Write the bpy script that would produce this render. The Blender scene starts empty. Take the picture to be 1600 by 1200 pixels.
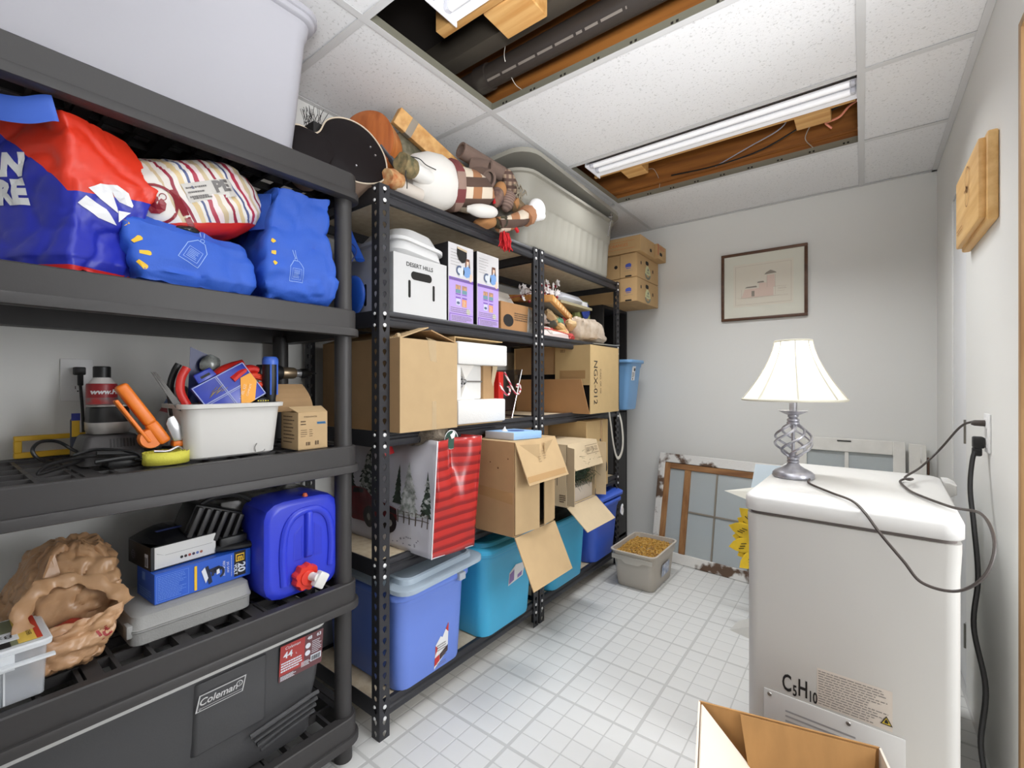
import bpy, bmesh, math, random
from mathutils import Vector, Matrix, noise
from mathutils.bvhtree import BVHTree
RND = random.Random(11)
scene = bpy.context.scene
COL = scene.collection

# ---------------------------------------------------------------- camera
YAW = math.atan(547/716)
cam_d = bpy.data.cameras.new('camera'); cam = bpy.data.objects.new('camera', cam_d); COL.objects.link(cam)
cam.location = (0, 0, 1.17); cam.rotation_euler = (math.pi/2, 0, YAW)
cam_d.sensor_fit = 'HORIZONTAL'; cam_d.sensor_width = 36; cam_d.lens = 36*716/1600
cam_d.clip_start = .02
scene.camera = cam
# ---------------------------------------------------------------- world, lights, exposure
w = bpy.data.worlds.new('hall_light'); scene.world = w; w.use_nodes = True
w.node_tree.nodes['Background'].inputs[0].default_value = (.97, .985, 1, 1)
w.node_tree.nodes['Background'].inputs[1].default_value = 1.2
def area(name, loc, target, sx, sy, power, col=(1, 1, 1)):
    d = bpy.data.lights.new(name, 'AREA'); d.shape = 'RECTANGLE'; d.size = sx; d.size_y = sy
    d.energy = power; d.color = col
    o = bpy.data.objects.new(name, d); COL.objects.link(o); o.location = loc
    o.rotation_euler = (Vector(target)-Vector(loc)).to_track_quat('-Z', 'Y').to_euler()
    return o
NEUT = (.97, .985, 1)
area('bounce_flash', (.10, -.05, 1.45), (-.20, .55, 2.285), .35, .3, 17, NEUT).data.spread = math.radians(98)
area('hall_light', (1.15, 1.28, 1.45), (-1.2, .8, .95), .6, 1.15, 27, NEUT)
area('rear_fill_light', (-.6, -.35, 2.22), (-.6, -.35, 0), 1.2, .9, 4.2, NEUT)  # unseen soft fill added overhead behind the camera
area('near_strip_glow', (-.50, .985, 2.325), (-.45, 1.05, 0), .9, .10, 4.2, NEUT).data.spread = math.radians(100)
area('far_strip_glow', (-.58, 2.205, 2.298), (-.58, 2.205, 0), 1.0, .12, 14, NEUT).data.spread = math.radians(135)
vs = scene.view_settings
scene.display_settings.display_device = 'sRGB'
vs.view_transform = 'Standard'; vs.look = 'None'; vs.exposure = -.04; vs.gamma = 1; vs.use_curve_mapping = False
if hasattr(scene, 'cycles'):
    scene.cycles.max_bounces = 8; scene.cycles.diffuse_bounces = 5; scene.cycles.transparent_max_bounces = 12

# ---------------------------------------------------------------- materials
def lin(c):
    c = c/255
    return c/12.92 if c <= .04045 else ((c+.055)/1.055)**2.4
def rgb(c): return (lin(c[0]), lin(c[1]), lin(c[2]), 1)
MATS = {}
def M(name, c, rough=.6, metal=0, var=0, vs=6, bump=0, bs=60, trans=0, spec=.5, emit=0, alpha=1, stretch=None, c2=None, coat=0, sss=0):
    """procedural material: base colour, optional noise variation to c2, optional bump"""
    if name in MATS: return MATS[name]
    m = bpy.data.materials.new(name); m.use_nodes = True; nt = m.node_tree; b = nt.nodes['Principled BSDF']
    b.inputs['Base Color'].default_value = rgb(c); b.inputs['Roughness'].default_value = rough
    b.inputs['Metallic'].default_value = metal; b.inputs['Specular IOR Level'].default_value = spec
    b.inputs['Transmission Weight'].default_value = trans; b.inputs['Alpha'].default_value = alpha
    b.inputs['Coat Weight'].default_value = coat
    if emit:
        b.inputs['Emission Color'].default_value = rgb(c); b.inputs['Emission Strength'].default_value = emit
    if var or c2 or bump:
        tc = nt.nodes.new('ShaderNodeTexCoord'); mp = nt.nodes.new('ShaderNodeMapping')
        nt.links.new(tc.outputs['Object'], mp.inputs['Vector'])
        if stretch: mp.inputs['Scale'].default_value = stretch
    if var or c2:
        n = nt.nodes.new('ShaderNodeTexNoise'); n.inputs['Scale'].default_value = vs; n.inputs['Detail'].default_value = 5
        nt.links.new(mp.outputs[0], n.inputs['Vector'])
        r = nt.nodes.new('ShaderNodeValToRGB'); r.color_ramp.elements[0].position = .35; r.color_ramp.elements[1].position = .65
        if c2: a, z = rgb(c), rgb(c2)
        else:
            a = tuple(max(0, x*(1-var)) for x in rgb(c)[:3])+(1,); z = tuple(min(1, x*(1+var)) for x in rgb(c)[:3])+(1,)
        r.color_ramp.elements[0].color = a; r.color_ramp.elements[1].color = z
        nt.links.new(n.outputs['Fac'], r.inputs['Fac']); nt.links.new(r.outputs[0], b.inputs['Base Color'])
    if bump:
        n2 = nt.nodes.new('ShaderNodeTexNoise'); n2.inputs['Scale'].default_value = bs; n2.inputs['Detail'].default_value = 4
        nt.links.new(mp.outputs[0], n2.inputs['Vector'])
        bp = nt.nodes.new('ShaderNodeBump'); bp.inputs['Strength'].default_value = bump; bp.inputs['Distance'].default_value = .003
        nt.links.new(n2.outputs['Fac'], bp.inputs['Height']); nt.links.new(bp.outputs[0], b.inputs['Normal'])
    MATS[name] = m
    return m
def wood(name, c1, c2, axis=1, rough=.55, sc=14):
    """grain running along axis 0/1/2"""
    if name in MATS: return MATS[name]
    st = [sc, sc, sc]; st[axis] = sc*.07
    m = M(name, c1, rough, c2=c2, vs=2.2, stretch=tuple(st), bump=.15, bs=6)
    return m
def stripes(name, cols, axis, period, rough=.6, wob=0):
    """bands of colour along an object axis (woven or printed stripes)"""
    if name in MATS: return MATS[name]
    m = bpy.data.materials.new(name); m.use_nodes = True; nt = m.node_tree; b = nt.nodes['Principled BSDF']
    b.inputs['Roughness'].default_value = rough
    tc = nt.nodes.new('ShaderNodeTexCoord'); v = tc.outputs['Object']
    if wob:
        n = nt.nodes.new('ShaderNodeTexNoise'); n.inputs['Scale'].default_value = 9
        nt.links.new(v, n.inputs['Vector'])
        mx = nt.nodes.new('ShaderNodeVectorMath'); mx.operation = 'MULTIPLY_ADD'; mx.inputs[1].default_value = (wob, wob, wob)
        nt.links.new(n.outputs['Color'], mx.inputs[0]); nt.links.new(v, mx.inputs[2]); v = mx.outputs[0]
    dt = nt.nodes.new('ShaderNodeVectorMath'); dt.operation = 'DOT_PRODUCT'; dt.inputs[1].default_value = axis
    nt.links.new(v, dt.inputs[0])
    mo = nt.nodes.new('ShaderNodeMath'); mo.operation = 'DIVIDE'; mo.inputs[1].default_value = period
    nt.links.new(dt.outputs['Value'], mo.inputs[0])
    fr = nt.nodes.new('ShaderNodeMath'); fr.operation = 'FRACT'; nt.links.new(mo.outputs[0], fr.inputs[0])
    r = nt.nodes.new('ShaderNodeValToRGB'); r.color_ramp.interpolation = 'CONSTANT'
    el = r.color_ramp.elements
    while len(el) < len(cols): el.new(.5)
    for i, (p, c) in enumerate(cols):
        el[i].position = p
    for i, (p, c) in enumerate(cols):
        el[i].color = rgb(c)
    nt.links.new(fr.outputs[0], r.inputs['Fac']); nt.links.new(r.outputs[0], b.inputs['Base Color'])
    MATS[name] = m
    return m
def plaid(name, base, ca, cb, sx, sz, rough=.9):
    if name in MATS: return MATS[name]
    m = bpy.data.materials.new(name); m.use_nodes = True; nt = m.node_tree; b = nt.nodes['Principled BSDF']
    b.inputs['Roughness'].default_value = rough
    tc = nt.nodes.new('ShaderNodeTexCoord'); ck = []
    for ax, s in (((.6, .8, 0), sx), ((.3, -.3, .9), sz)):
        dt = nt.nodes.new('ShaderNodeVectorMath'); dt.operation = 'DOT_PRODUCT'; dt.inputs[1].default_value = ax
        nt.links.new(tc.outputs['Object'], dt.inputs[0])
        a = nt.nodes.new('ShaderNodeMath'); a.operation = 'MULTIPLY'; a.inputs[1].default_value = s; nt.links.new(dt.outputs['Value'], a.inputs[0])
        f = nt.nodes.new('ShaderNodeMath'); f.operation = 'FRACT'; nt.links.new(a.outputs[0], f.inputs[0])
        g = nt.nodes.new('ShaderNodeMath'); g.operation = 'GREATER_THAN'; g.inputs[1].default_value = .55; nt.links.new(f.outputs[0], g.inputs[0])
        ck.append(g)
    m1 = nt.nodes.new('ShaderNodeMix'); m1.data_type = 'RGBA'; m1.inputs[6].default_value = rgb(base); m1.inputs[7].default_value = rgb(ca)
    nt.links.new(ck[0].outputs[0], m1.inputs[0])
    m2 = nt.nodes.new('ShaderNodeMix'); m2.data_type = 'RGBA'; m2.inputs[7].default_value = rgb(cb)
    nt.links.new(m1.outputs[2], m2.inputs[6]); nt.links.new(ck[1].outputs[0], m2.inputs[0])
    nt.links.new(m2.outputs[2], b.inputs['Base Color'])
    MATS[name] = m
    return m

def _thr(nt, d, thr, wob):
    tc = nt.nodes.new('ShaderNodeTexCoord'); v = tc.outputs['Object']
    dt = nt.nodes.new('ShaderNodeVectorMath'); dt.operation = 'DOT_PRODUCT'; dt.inputs[1].default_value = d; nt.links.new(v, dt.inputs[0])
    n = nt.nodes.new('ShaderNodeTexNoise'); n.inputs['Scale'].default_value = 14; nt.links.new(v, n.inputs['Vector'])
    ma = nt.nodes.new('ShaderNodeMath'); ma.operation = 'MULTIPLY_ADD'; ma.inputs[1].default_value = wob*2; nt.links.new(n.outputs['Fac'], ma.inputs[0]); nt.links.new(dt.outputs['Value'], ma.inputs[2])
    g = nt.nodes.new('ShaderNodeMath'); g.operation = 'GREATER_THAN'; g.inputs[1].default_value = thr+wob; nt.links.new(ma.outputs[0], g.inputs[0])
    return g.outputs[0]
def split_mat(name, ca, cb, d, thr, rough, wob):
    """printed two-colour film: ca where the object position along d exceeds thr, else cb"""
    m = M(name, cb, rough); nt = m.node_tree; b = nt.nodes['Principled BSDF']
    mx = nt.nodes.new('ShaderNodeMix'); mx.data_type = 'RGBA'; mx.inputs[6].default_value = rgb(cb); mx.inputs[7].default_value = rgb(ca)
    nt.links.new(_thr(nt, d, thr, wob), mx.inputs[0]); nt.links.new(mx.outputs[2], b.inputs['Base Color'])
    return m
def overlay(m, c, d, thr, wob):
    nt = m.node_tree; b = nt.nodes['Principled BSDF']; src = b.inputs['Base Color'].links[0].from_socket
    mx = nt.nodes.new('ShaderNodeMix'); mx.data_type = 'RGBA'; mx.inputs[7].default_value = rgb(c)
    nt.links.new(src, mx.inputs[6]); nt.links.new(_thr(nt, d, thr, wob), mx.inputs[0]); nt.links.new(mx.outputs[2], b.inputs['Base Color'])

# ---------------------------------------------------------------- mesh builder
def V(*a): return Vector(a[0] if len(a) == 1 else a)
class B:
    def __init__(s): s.v = []; s.f = []; s.m = []; s.mi = 0
    def add(s, vs, fs):
        n = len(s.v); s.v += [Vector(p) for p in vs]
        for f in fs: s.f.append(tuple(i+n for i in f)); s.m.append(s.mi)
        return s
    def box(s, x0, x1, y0, y1, z0, z1):
        vs = [(x0,y0,z0),(x1,y0,z0),(x1,y1,z0),(x0,y1,z0),(x0,y0,z1),(x1,y0,z1),(x1,y1,z1),(x0,y1,z1)]
        return s.add(vs, [(0,3,2,1),(4,5,6,7),(0,1,5,4),(1,2,6,5),(2,3,7,6),(3,0,4,7)])
    def cb(s, c, sz): return s.box(c[0]-sz[0]/2, c[0]+sz[0]/2, c[1]-sz[1]/2, c[1]+sz[1]/2, c[2]-sz[2]/2, c[2]+sz[2]/2)
    def loft(s, rings, cap0=True, cap1=True, closed=False):
        n = len(rings[0]); vs = [p for r in rings for p in r]; fs = []
        R = len(rings)
        for i in range(R if closed else R-1):
            a, b = i*n, ((i+1) % R)*n
            for j in range(n): k = (j+1) % n; fs.append((a+j, a+k, b+k, b+j))
        if cap0 and not closed: fs.append(tuple(range(n))[::-1])
        if cap1 and not closed: fs.append(tuple(range((R-1)*n, R*n)))
        return s.add(vs, fs)
    def prism(s, pts, vec):
        """solid from a planar outline pushed along vec"""
        vec = Vector(vec); p = [Vector(q) for q in pts]
        return s.loft([p, [q+vec for q in p]])
    def slab(s, pts, th):
        """thin solid from a planar outline, th thick on both sides of it"""
        p = [Vector(q) for q in pts]; n = (p[1]-p[0]).cross(p[2]-p[0]).normalized()*th/2
        return s.loft([[q-n for q in p], [q+n for q in p]])
    def tube(s, path, r, n=8, closed=False, caps=True, flat=1.0, up=None):
        P = [Vector(p) for p in path]; N = len(P); rings = []
        u = None
        for i in range(N):
            if closed: t = (P[(i+1) % N]-P[i-1])
            else: t = P[min(i+1, N-1)]-P[max(i-1, 0)]
            t.normalize()
            if u is None:
                u = Vector(up) if up else (Vector((0,0,1)) if abs(t.z) < .9 else Vector((1,0,0)))
            u = (u-t*u.dot(t)).normalized(); w = t.cross(u)
            rr = r[i] if isinstance(r, (list, tuple)) else r
            rings.append([P[i]+(u*math.cos(2*math.pi*k/n)*flat+w*math.sin(2*math.pi*k/n))*rr for k in range(n)])
        return s.loft(rings, caps, caps, closed)
    def lathe(s, prof, n=24, c=(0,0,0), ax=(0,0,1), cap=True):
        ax = Vector(ax).normalized(); a = Vector((1,0,0)) if abs(ax.x) < .9 else Vector((0,1,0))
        u = (a-ax*a.dot(ax)).normalized(); w = ax.cross(u); c = Vector(c)
        return s.loft([[c+ax*z+(u*math.cos(2*math.pi*k/n)+w*math.sin(2*math.pi*k/n))*max(r, 1e-5) for k in range(n)] for r, z in prof], cap, cap)
    def ell(s, c, r, n=16, m=10, rot=None):
        if not hasattr(r, '__len__'): r = (r, r, r)
        vs = []; c = Vector(c)
        rings = []
        for i in range(m+1):
            t = math.pi*i/m
            ring = []
            for k in range(n):
                p = Vector((r[0]*max(math.sin(t), .004)*math.cos(2*math.pi*k/n), r[1]*max(math.sin(t), .004)*math.sin(2*math.pi*k/n), -r[2]*math.cos(t)))
                if rot: p = rot @ p
                ring.append(c+p)
            rings.append(ring)
        return s.loft(rings)
    def grid(s, fn, nu, nv):
        vs = [fn(i/nu, j/nv) for i in range(nu+1) for j in range(nv+1)]
        return s.add(vs, [(i*(nv+1)+j, (i+1)*(nv+1)+j, (i+1)*(nv+1)+j+1, i*(nv+1)+j+1) for i in range(nu) for j in range(nv)])
    def xf(s, mx):
        s.v = [mx @ p for p in s.v]; return s
    def rot(s, ang, c, axis='Z'):
        return s.xf(Matrix.Translation(c) @ Matrix.Rotation(ang, 4, axis) @ Matrix.Translation(-Vector(c)))
    def o(s, name, mat, parent=None, smooth=None, bevel=0, seg=2, subdiv=0, solid=0, crumple=None, local=False, keep_normals=False):
        me = bpy.data.meshes.new(name)
        off = Vector((0,0,0)) if (parent is None or local) else root_loc(parent)
        bm = bmesh.new()
        vv = [bm.verts.new(p-off) for p in s.v]
        for f, mi in zip(s.f, s.m):
            try:
                fc = bm.faces.new([vv[i] for i in f]); fc.material_index = mi
            except ValueError: pass
        if not keep_normals: bmesh.ops.recalc_face_normals(bm, faces=bm.faces)
        if bevel:
            es = [e for e in bm.edges if len(e.link_faces) == 2 and e.calc_face_angle(0) > .6]
            bmesh.ops.bevel(bm, geom=es, offset=bevel, segments=seg, affect='EDGES', profile=.5, clamp_overlap=True)
        if crumple:
            amp, scl, seed = crumple[:3]; ridge = crumple[3] if len(crumple) > 3 else 0
            bm.normal_update()
            sv = Vector((seed*3.1, seed*1.7, seed*.9))
            mv = []
            for v in bm.verts:
                d = noise.noise_vector(v.co*scl+sv)*amp
                if ridge:
                    q = abs(noise.noise(v.co*scl*1.7+sv*2)); q2 = abs(noise.noise(v.co*scl*3.3-sv))
                    d -= v.normal*ridge*(max(0, .25-q)*3+max(0, .2-q2)*1.5)
                mv.append(d)
            for v, d in zip(bm.verts, mv): v.co += d
        bm.to_mesh(me); bm.free()
        for m in (mat if isinstance(mat, (list, tuple)) else [mat]): me.materials.append(m)
        ob = bpy.data.objects.new(name, me); COL.objects.link(ob)
        if parent is not None: ob.parent = parent
        if smooth is None: smooth = bool(bevel)
        if smooth:
            for p in me.polygons: p.use_smooth = True
            a = smooth if smooth is not True else .7
            if a < 3: me.set_sharp_from_angle(angle=a)
        if subdiv:
            md = ob.modifiers.new('sub', 'SUBSURF'); md.levels = subdiv; md.render_levels = subdiv
        if solid:
            md = ob.modifiers.new('solid', 'SOLIDIFY'); md.thickness = abs(solid); md.offset = -1 if solid > 0 else 0
        return ob
def root_loc(o):
    l = Vector((0,0,0))
    while o is not None: l += Vector(o.location); o = o.parent
    return l
def T(name, label, cat, loc, group=None):
    o = bpy.data.objects.new(name, None); COL.objects.link(o); o.location = loc; o.empty_display_size = .05
    o['label'] = label; o['category'] = cat
    if group: o['group'] = group
    return o
def tag(o, label, cat, group=None, kind=None):
    if label: o['label'] = label
    if cat: o['category'] = cat
    if group: o['group'] = group
    if kind: o['kind'] = kind
    return o
def recentre(o):
    """move a one-mesh thing's origin to the base of its mesh"""
    vs = [v.co for v in o.data.vertices]
    c = Vector(((min(v.x for v in vs)+max(v.x for v in vs))/2, (min(v.y for v in vs)+max(v.y for v in vs))/2, min(v.z for v in vs)))
    o.data.transform(Matrix.Translation(-c)); o.location = c; return o
def struct(name, b, mat, parent=None, **k):
    o = b.o(name, mat, parent, **k)
    if parent is None: o['kind'] = 'structure'
    return o
def copy_to(o, parent, dloc=(0,0,0)):
    c = o.copy(); COL.objects.link(c); c.parent = parent; c.location = Vector(o.location)+Vector(dloc); return c
def dup(root, loc, label=None):
    r = root.copy(); COL.objects.link(r); r.location = loc
    if label: r['label'] = label
    for ch in list(root.children):
        c = ch.copy(); COL.objects.link(c); c.parent = r
        for g in list(ch.children):
            d = g.copy(); COL.objects.link(d); d.parent = c
    return r
def kid(t, name): return [c for c in t.children if c.name.split('.')[0] == name][0]
def rr(cx, cy, w, d, r, z, n=5):
    """rounded rectangle ring"""
    out = []
    r = min(r, w/2-1e-4, d/2-1e-4)
    for (sx, sy, a0) in ((1,1,0), (-1,1,90), (-1,-1,180), (1,-1,270)):
        for k in range(n+1):
            a = math.radians(a0+90*k/n)
            out.append(Vector((cx+sx*(w/2-r)+r*math.cos(a), cy+sy*(d/2-r)+r*math.sin(a), z)))
    return out
def qring(c4, z4, per=14, rnd=.12):
    """ring over a four-cornered outline, corners rounded; z4 number or four heights"""
    if not hasattr(z4, '__len__'): z4 = (z4,)*4
    C = [Vector((c[0], c[1], z)) for c, z in zip(c4, z4)]; out = []
    for i in range(4):
        a, b = C[i], C[(i+1) % 4]
        for k in range(per):
            out.append(a.lerp(b, k/per))
    n = len(out); w = max(1, int(rnd*per))
    for _ in range(2):
        out = [sum((out[(i+d) % n] for d in range(-w, w+1)), Vector())/(2*w+1) for i in range(n)]
    return out
def softbag(name, levels, mat, parent, crumple=(.006, 9, 1, .006), per=14, rnd=.12, sub=5, cap1=True, smooth=1.0, matfn=None):
    """levels: (corners4, z4) from bottom up, interpolated; a crumpled sack"""
    rings = []
    L = [(qring(c, z, per, rnd)) for c, z in levels]
    for i in range(len(L)-1):
        for k in range(sub): rings.append([a.lerp(b, k/sub) for a, b in zip(L[i], L[i+1])])
    rings.append(L[-1])
    b = B()
    def capring(r, sgn):
        c = sum(r, Vector())/len(r); res = []
        for t in (.75, .5, .25, .05): res.append([c+(p-c)*t+Vector((0,0,sgn*.0)) for p in r])
        return res
    rings = capring(rings[0], -1)[::-1]+rings
    if cap1: rings = rings+capring(rings[-1], 1)
    b.loft(rings, True, cap1)
    o = b.o(name, mat, parent, smooth=smooth, crumple=crumple)
    if matfn:
        off = root_loc(parent)
        for p in o.data.polygons: p.material_index = matfn(p.center+off)
    return o
def textmesh(txt, size, bold=0, align='CENTER', shear=0):
    cu = bpy.data.curves.new('t', 'FONT'); cu.body = txt; cu.size = size; cu.align_x = align; cu.align_y = 'CENTER'
    cu.offset = bold; cu.shear = shear; cu.resolution_u = 3
    ob = bpy.data.objects.new('t', cu); COL.objects.link(ob)
    me = bpy.data.meshes.new_from_object(ob)
    vs = [v.co.copy() for v in me.vertices]; fs = [tuple(p.vertices) for p in me.polygons]
    bpy.data.objects.remove(ob); bpy.data.curves.remove(cu); bpy.data.meshes.remove(me)
    return vs, fs
def place2d(vs, o, x, y):
    x = Vector(x).normalized(); y = Vector(y); y = (y-x*y.dot(x)).normalized(); n = x.cross(y)
    return [Vector(o)+x*p[0]+y*p[1]+n*(p[2] if len(p) > 2 else 0) for p in vs], n
def print_on(parent, shapes, o, x, y, mat, name='lettering', off=.0008, target=None, sy=1, sx=1, label=None):
    """flat print: shapes = list of (verts2d, faces) or text tuples, laid on the plane at o (x right, y up) or projected on target"""
    b = B()
    for sh in shapes:
        if isinstance(sh[0], str): vs, fs = textmesh(*sh[:2], **(sh[3] if len(sh) > 3 else {})); dx, dy = sh[2] if len(sh) > 2 else (0, 0); vs = [Vector((v.x+dx, v.y+dy, 0)) for v in vs]
        else: vs, fs = sh; vs = [Vector((v[0], v[1], 0)) for v in vs]
        b.add([(v.x*sx, v.y*sy, 0) for v in vs], fs)
    n = None
    if target is None:
        b.v, n = place2d(b.v, o, x, y); b.v = [p+n*off for p in b.v]
    else:
        bm = bmesh.new(); vv = [bm.verts.new(p) for p in b.v]
        for f in b.f:
            try: bm.faces.new([vv[i] for i in f])
            except ValueError: pass
        bmesh.ops.triangulate(bm, faces=bm.faces)
        for _ in range(4):
            long = [e for e in bm.edges if e.calc_length() > .014]
            if not long or len(bm.faces) > 6000: break
            bmesh.ops.subdivide_edges(bm, edges=long, cuts=1); bmesh.ops.triangulate(bm, faces=bm.faces)
        bm.verts.ensure_lookup_table(); bm.verts.index_update()
        vs = [v.co.copy() for v in bm.verts]; fs = [tuple(v.index for v in f.verts) for f in bm.faces]; bm.free()
        vs, n = place2d(vs, o, x, y); to = root_loc(target)
        tm = target.data; tree = BVHTree.FromPolygons([v.co+to for v in tm.vertices], [tuple(p.vertices) for p in tm.polygons])
        res = []
        for p in vs:
            h = tree.ray_cast(p+n*.25, -n)
            res.append((h[0]+h[1]*off if h[1].dot(n) > 0 else h[0]-h[1]*off) if h[0] is not None else p)
        b = B(); b.add(res, fs)
    ob = b.o(name, mat, parent, keep_normals=True)
    if label: ob['label'] = label
    return ob
def rect2(x0, x1, y0, y1): return ([(x0,y0),(x1,y0),(x1,y1),(x0,y1)], [(0,1,2,3)])
def poly2(pts): return (pts, [tuple(range(len(pts)))])
def ring2(cx, cy, r0, r1, n=24, a0=0, a1=360, e=1):
    vs = []; fs = []
    full = abs(a1-a0) >= 360
    m = n if full else n+1
    for k in range(m):
        a = math.radians(a0+(a1-a0)*k/n); vs += [(cx+r0*math.cos(a), cy+r0*e*math.sin(a)), (cx+r1*math.cos(a), cy+r1*e*math.sin(a))]
    for k in range(n):
        a, b_ = 2*k, (2*((k+1) % m)); fs.append((a, a+1, b_+1, b_))
    return vs, fs
def lines2(x0, x1, y0, y1, n, th, seed=1):
    """rows of small print suggested by dashes"""
    r = random.Random(seed); vs = []; fs = []
    for i in range(n):
        y = y1-(i+.5)*(y1-y0)/n; x = x0; end = x1-(r.random()*.3*(x1-x0))
        while x < end:
            w_ = min(r.uniform(.03, .11)*(x1-x0), end-x); k = len(vs)
            vs += [(x,y-th/2),(x+w_,y-th/2),(x+w_,y+th/2),(x,y+th/2)]; fs.append((k,k+1,k+2,k+3)); x += w_+.015*(x1-x0)
    return vs, fs
def bars2(x0, x1, y0, y1, n, seed=2):
    r = random.Random(seed); vs = []; fs = []
    for i in range(n):
        a = x0+(x1-x0)*i/n; w_ = (x1-x0)/n*r.uniform(.25, .75); k = len(vs)
        vs += [(a,y0),(a+w_,y0),(a+w_,y1),(a,y1)]; fs.append((k,k+1,k+2,k+3))
    return vs, fs
def bez(pts, n=8):
    """smooth curve through points (Catmull-Rom)"""
    P = [Vector(p) for p in pts]; P = [2*P[0]-P[1]]+P+[2*P[-1]-P[-2]]; out = []
    for i in range(1, len(P)-2):
        a, b, c, d = P[i-1:i+3]
        for k in range(n):
            t = k/n; out.append(.5*((2*b)+(c-a)*t+(2*a-5*b+4*c-d)*t*t+(3*b-a-3*c+d)*t**3))
    out.append(P[-2]); return out
# ================================================================ room shell
XL, XR, YB, YN, ZC = -1.75, .311, 3.253, -1.2, 2.285
m_wall = M('wall_paint', (226, 226, 223), .75, bump=.05, bs=90)
m_ceil = M('ceiling_tile', (232, 232, 233), .9, bump=.25, bs=160)
m_tee = M('ceiling_grid', (210, 210, 210), .5)
m_teeweb = M('grid_steel', (150, 148, 132), .45, .4)
m_floor = M('vinyl_grout', (190, 190, 188), .5)
m_tile = M('vinyl_tile', (216, 216, 214), .42, var=.025, vs=3, bump=.04, bs=30)
m_joist = wood('joist_wood', (168, 106, 44), (132, 78, 28), 0, .7)
m_pine = wood('pine', (222, 176, 112), (196, 142, 78), 0, .6)
m_trimwood = wood('jamb_wood', (176, 140, 96), (146, 108, 66), 2, .5)
m_wpaint = M('white_enamel', (236, 236, 236), .35)
m_dark = M('plenum_dark', (40, 34, 30), .9)
m_black = M('black_plastic', (22, 22, 23), .45)

# little pits of the mineral-fibre panels
nt = m_ceil.node_tree; bs_ = nt.nodes['Principled BSDF']
tcn = nt.nodes.new('ShaderNodeTexCoord'); nz = nt.nodes.new('ShaderNodeTexNoise'); nz.inputs['Scale'].default_value = 120; nz.inputs['Detail'].default_value = 2
nt.links.new(tcn.outputs['Object'], nz.inputs['Vector'])
rp = nt.nodes.new('ShaderNodeValToRGB'); rp.color_ramp.elements[0].position = .30; rp.color_ramp.elements[1].position = .40
rp.color_ramp.elements[0].color = rgb((206, 206, 206)); rp.color_ramp.elements[1].color = rgb((232, 232, 233))
nt.links.new(nz.outputs['Fac'], rp.inputs['Fac']); nt.links.new(rp.outputs[0], bs_.inputs['Base Color'])

# floor with its printed squares as slightly raised pieces
b = B(); b.box(XL-.1, XR+.1, YN-.1, YB+.1, -.1, -.0005)
floor = struct('floor', b, m_floor)
P = .0763
def tile_mesh(l, r, f, k):
    b = B(); x0, x1, y0, y1 = -P/2+l, P/2-r, -P/2+f, P/2-k
    e = .0015
    b.loft([[(x0,y0,-.0005),(x1,y0,-.0005),(x1,y1,-.0005),(x0,y1,-.0005)], [(x0+e,y0+e,0),(x1-e,y0+e,0),(x1-e,y1-e,0),(x0+e,y1-e,0)]], False)
    return b
tile_src = {}
cells = []
for i in range(-11, 17):
    for j in range(-32, 20):
        cx, cy = -.912+(i+.5)*P, 1.777+(j+.5)*P
        if not (XL < cx < XR and YN < cy < YB): continue
        seen = -1.29 < cx < -.24 and cy > .9 and not (cx > -.29 and cy > 1.48)
        dist = math.hypot(cx, cy)
        cells.append((0 if seen else 1, dist, cx, cy, i, j))
cells.sort()
rest = B()
for n, (sn, d_, cx, cy, i, j) in enumerate(cells):
    g = lambda q: .0058 if q % 4 == 0 else .0022
    key = (g(i), g(i+1), g(j), g(j+1))
    if n < 300 and sn == 0:
        if key not in tile_src:
            o = tile_mesh(*key).o('tile', m_tile, floor, local=True); tile_src[key] = o
        else:
            o = tile_src[key].copy(); COL.objects.link(o)
        o.location = (cx, cy, 0)
    else:
        t = tile_mesh(*key); t.xf(Matrix.Translation((cx, cy, 0))); rest.add(t.v, t.f)
o = rest.o('tile', m_tile, floor); o['kind'] = 'stuff'

# walls
struct('wall_left', B().box(XL-.1, XL, YN-.1, YB+.1, -.1, 2.75), m_wall)
struct('wall_back', B().box(XL, XR+.1, YB, YB+.1, -.1, 2.75), m_wall)
struct('wall_rear', B().box(XL, XR+.1, YN-.1, YN, -.1, 2.75), m_wall)
b = B(); DY0, DY1, DZ = 2.407, 2.748, 1.965
b.box(XR, XR+.1, DY1, YB, 0, 2.75); b.box(XR, XR+.1, 1.662, DY0, 0, 2.75); b.box(XR, XR+.1, DY0, DY1, DZ, 2.75)
b.box(XR+.045, XR+.1, DY0, DY1, 0, DZ)
b.box(XR, XR+.1, YN, .72, 0, 2.75); b.box(XR, XR+.1, .72, 1.662, 2.06, 2.75)
struct('wall_right', b, m_wall)
b = B(); b.box(XR-.004, XR+.11, 1.640, 1.662, 0, 2.06); b.box(XR-.004, XR+.11, .72, .742, 0, 2.06); b.box(XR-.004, XR+.11, .742, 1.640, 2.04, 2.06)
struct('trim_1', b, m_trimwood, bevel=.002)
door = struct('door_1', B().box(XR+.006, XR+.04, DY0+.004, DY1-.003, .012, DZ-.004), M('door_paint', (228, 229, 231), .45), bevel=.002)
for hz in (1.765, .99, .22):
    b = B(); b.lathe([(.0055, -.045), (.0055, .045)], 10, (XR-.001, DY0+.004, hz)); b.box(XR+.002, XR+.0065, DY0+.004, DY0+.03, hz-.042, hz+.042)
    b.o('hinge', M('hinge_steel', (140, 138, 132), .35, .9), door, smooth=True)

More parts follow.
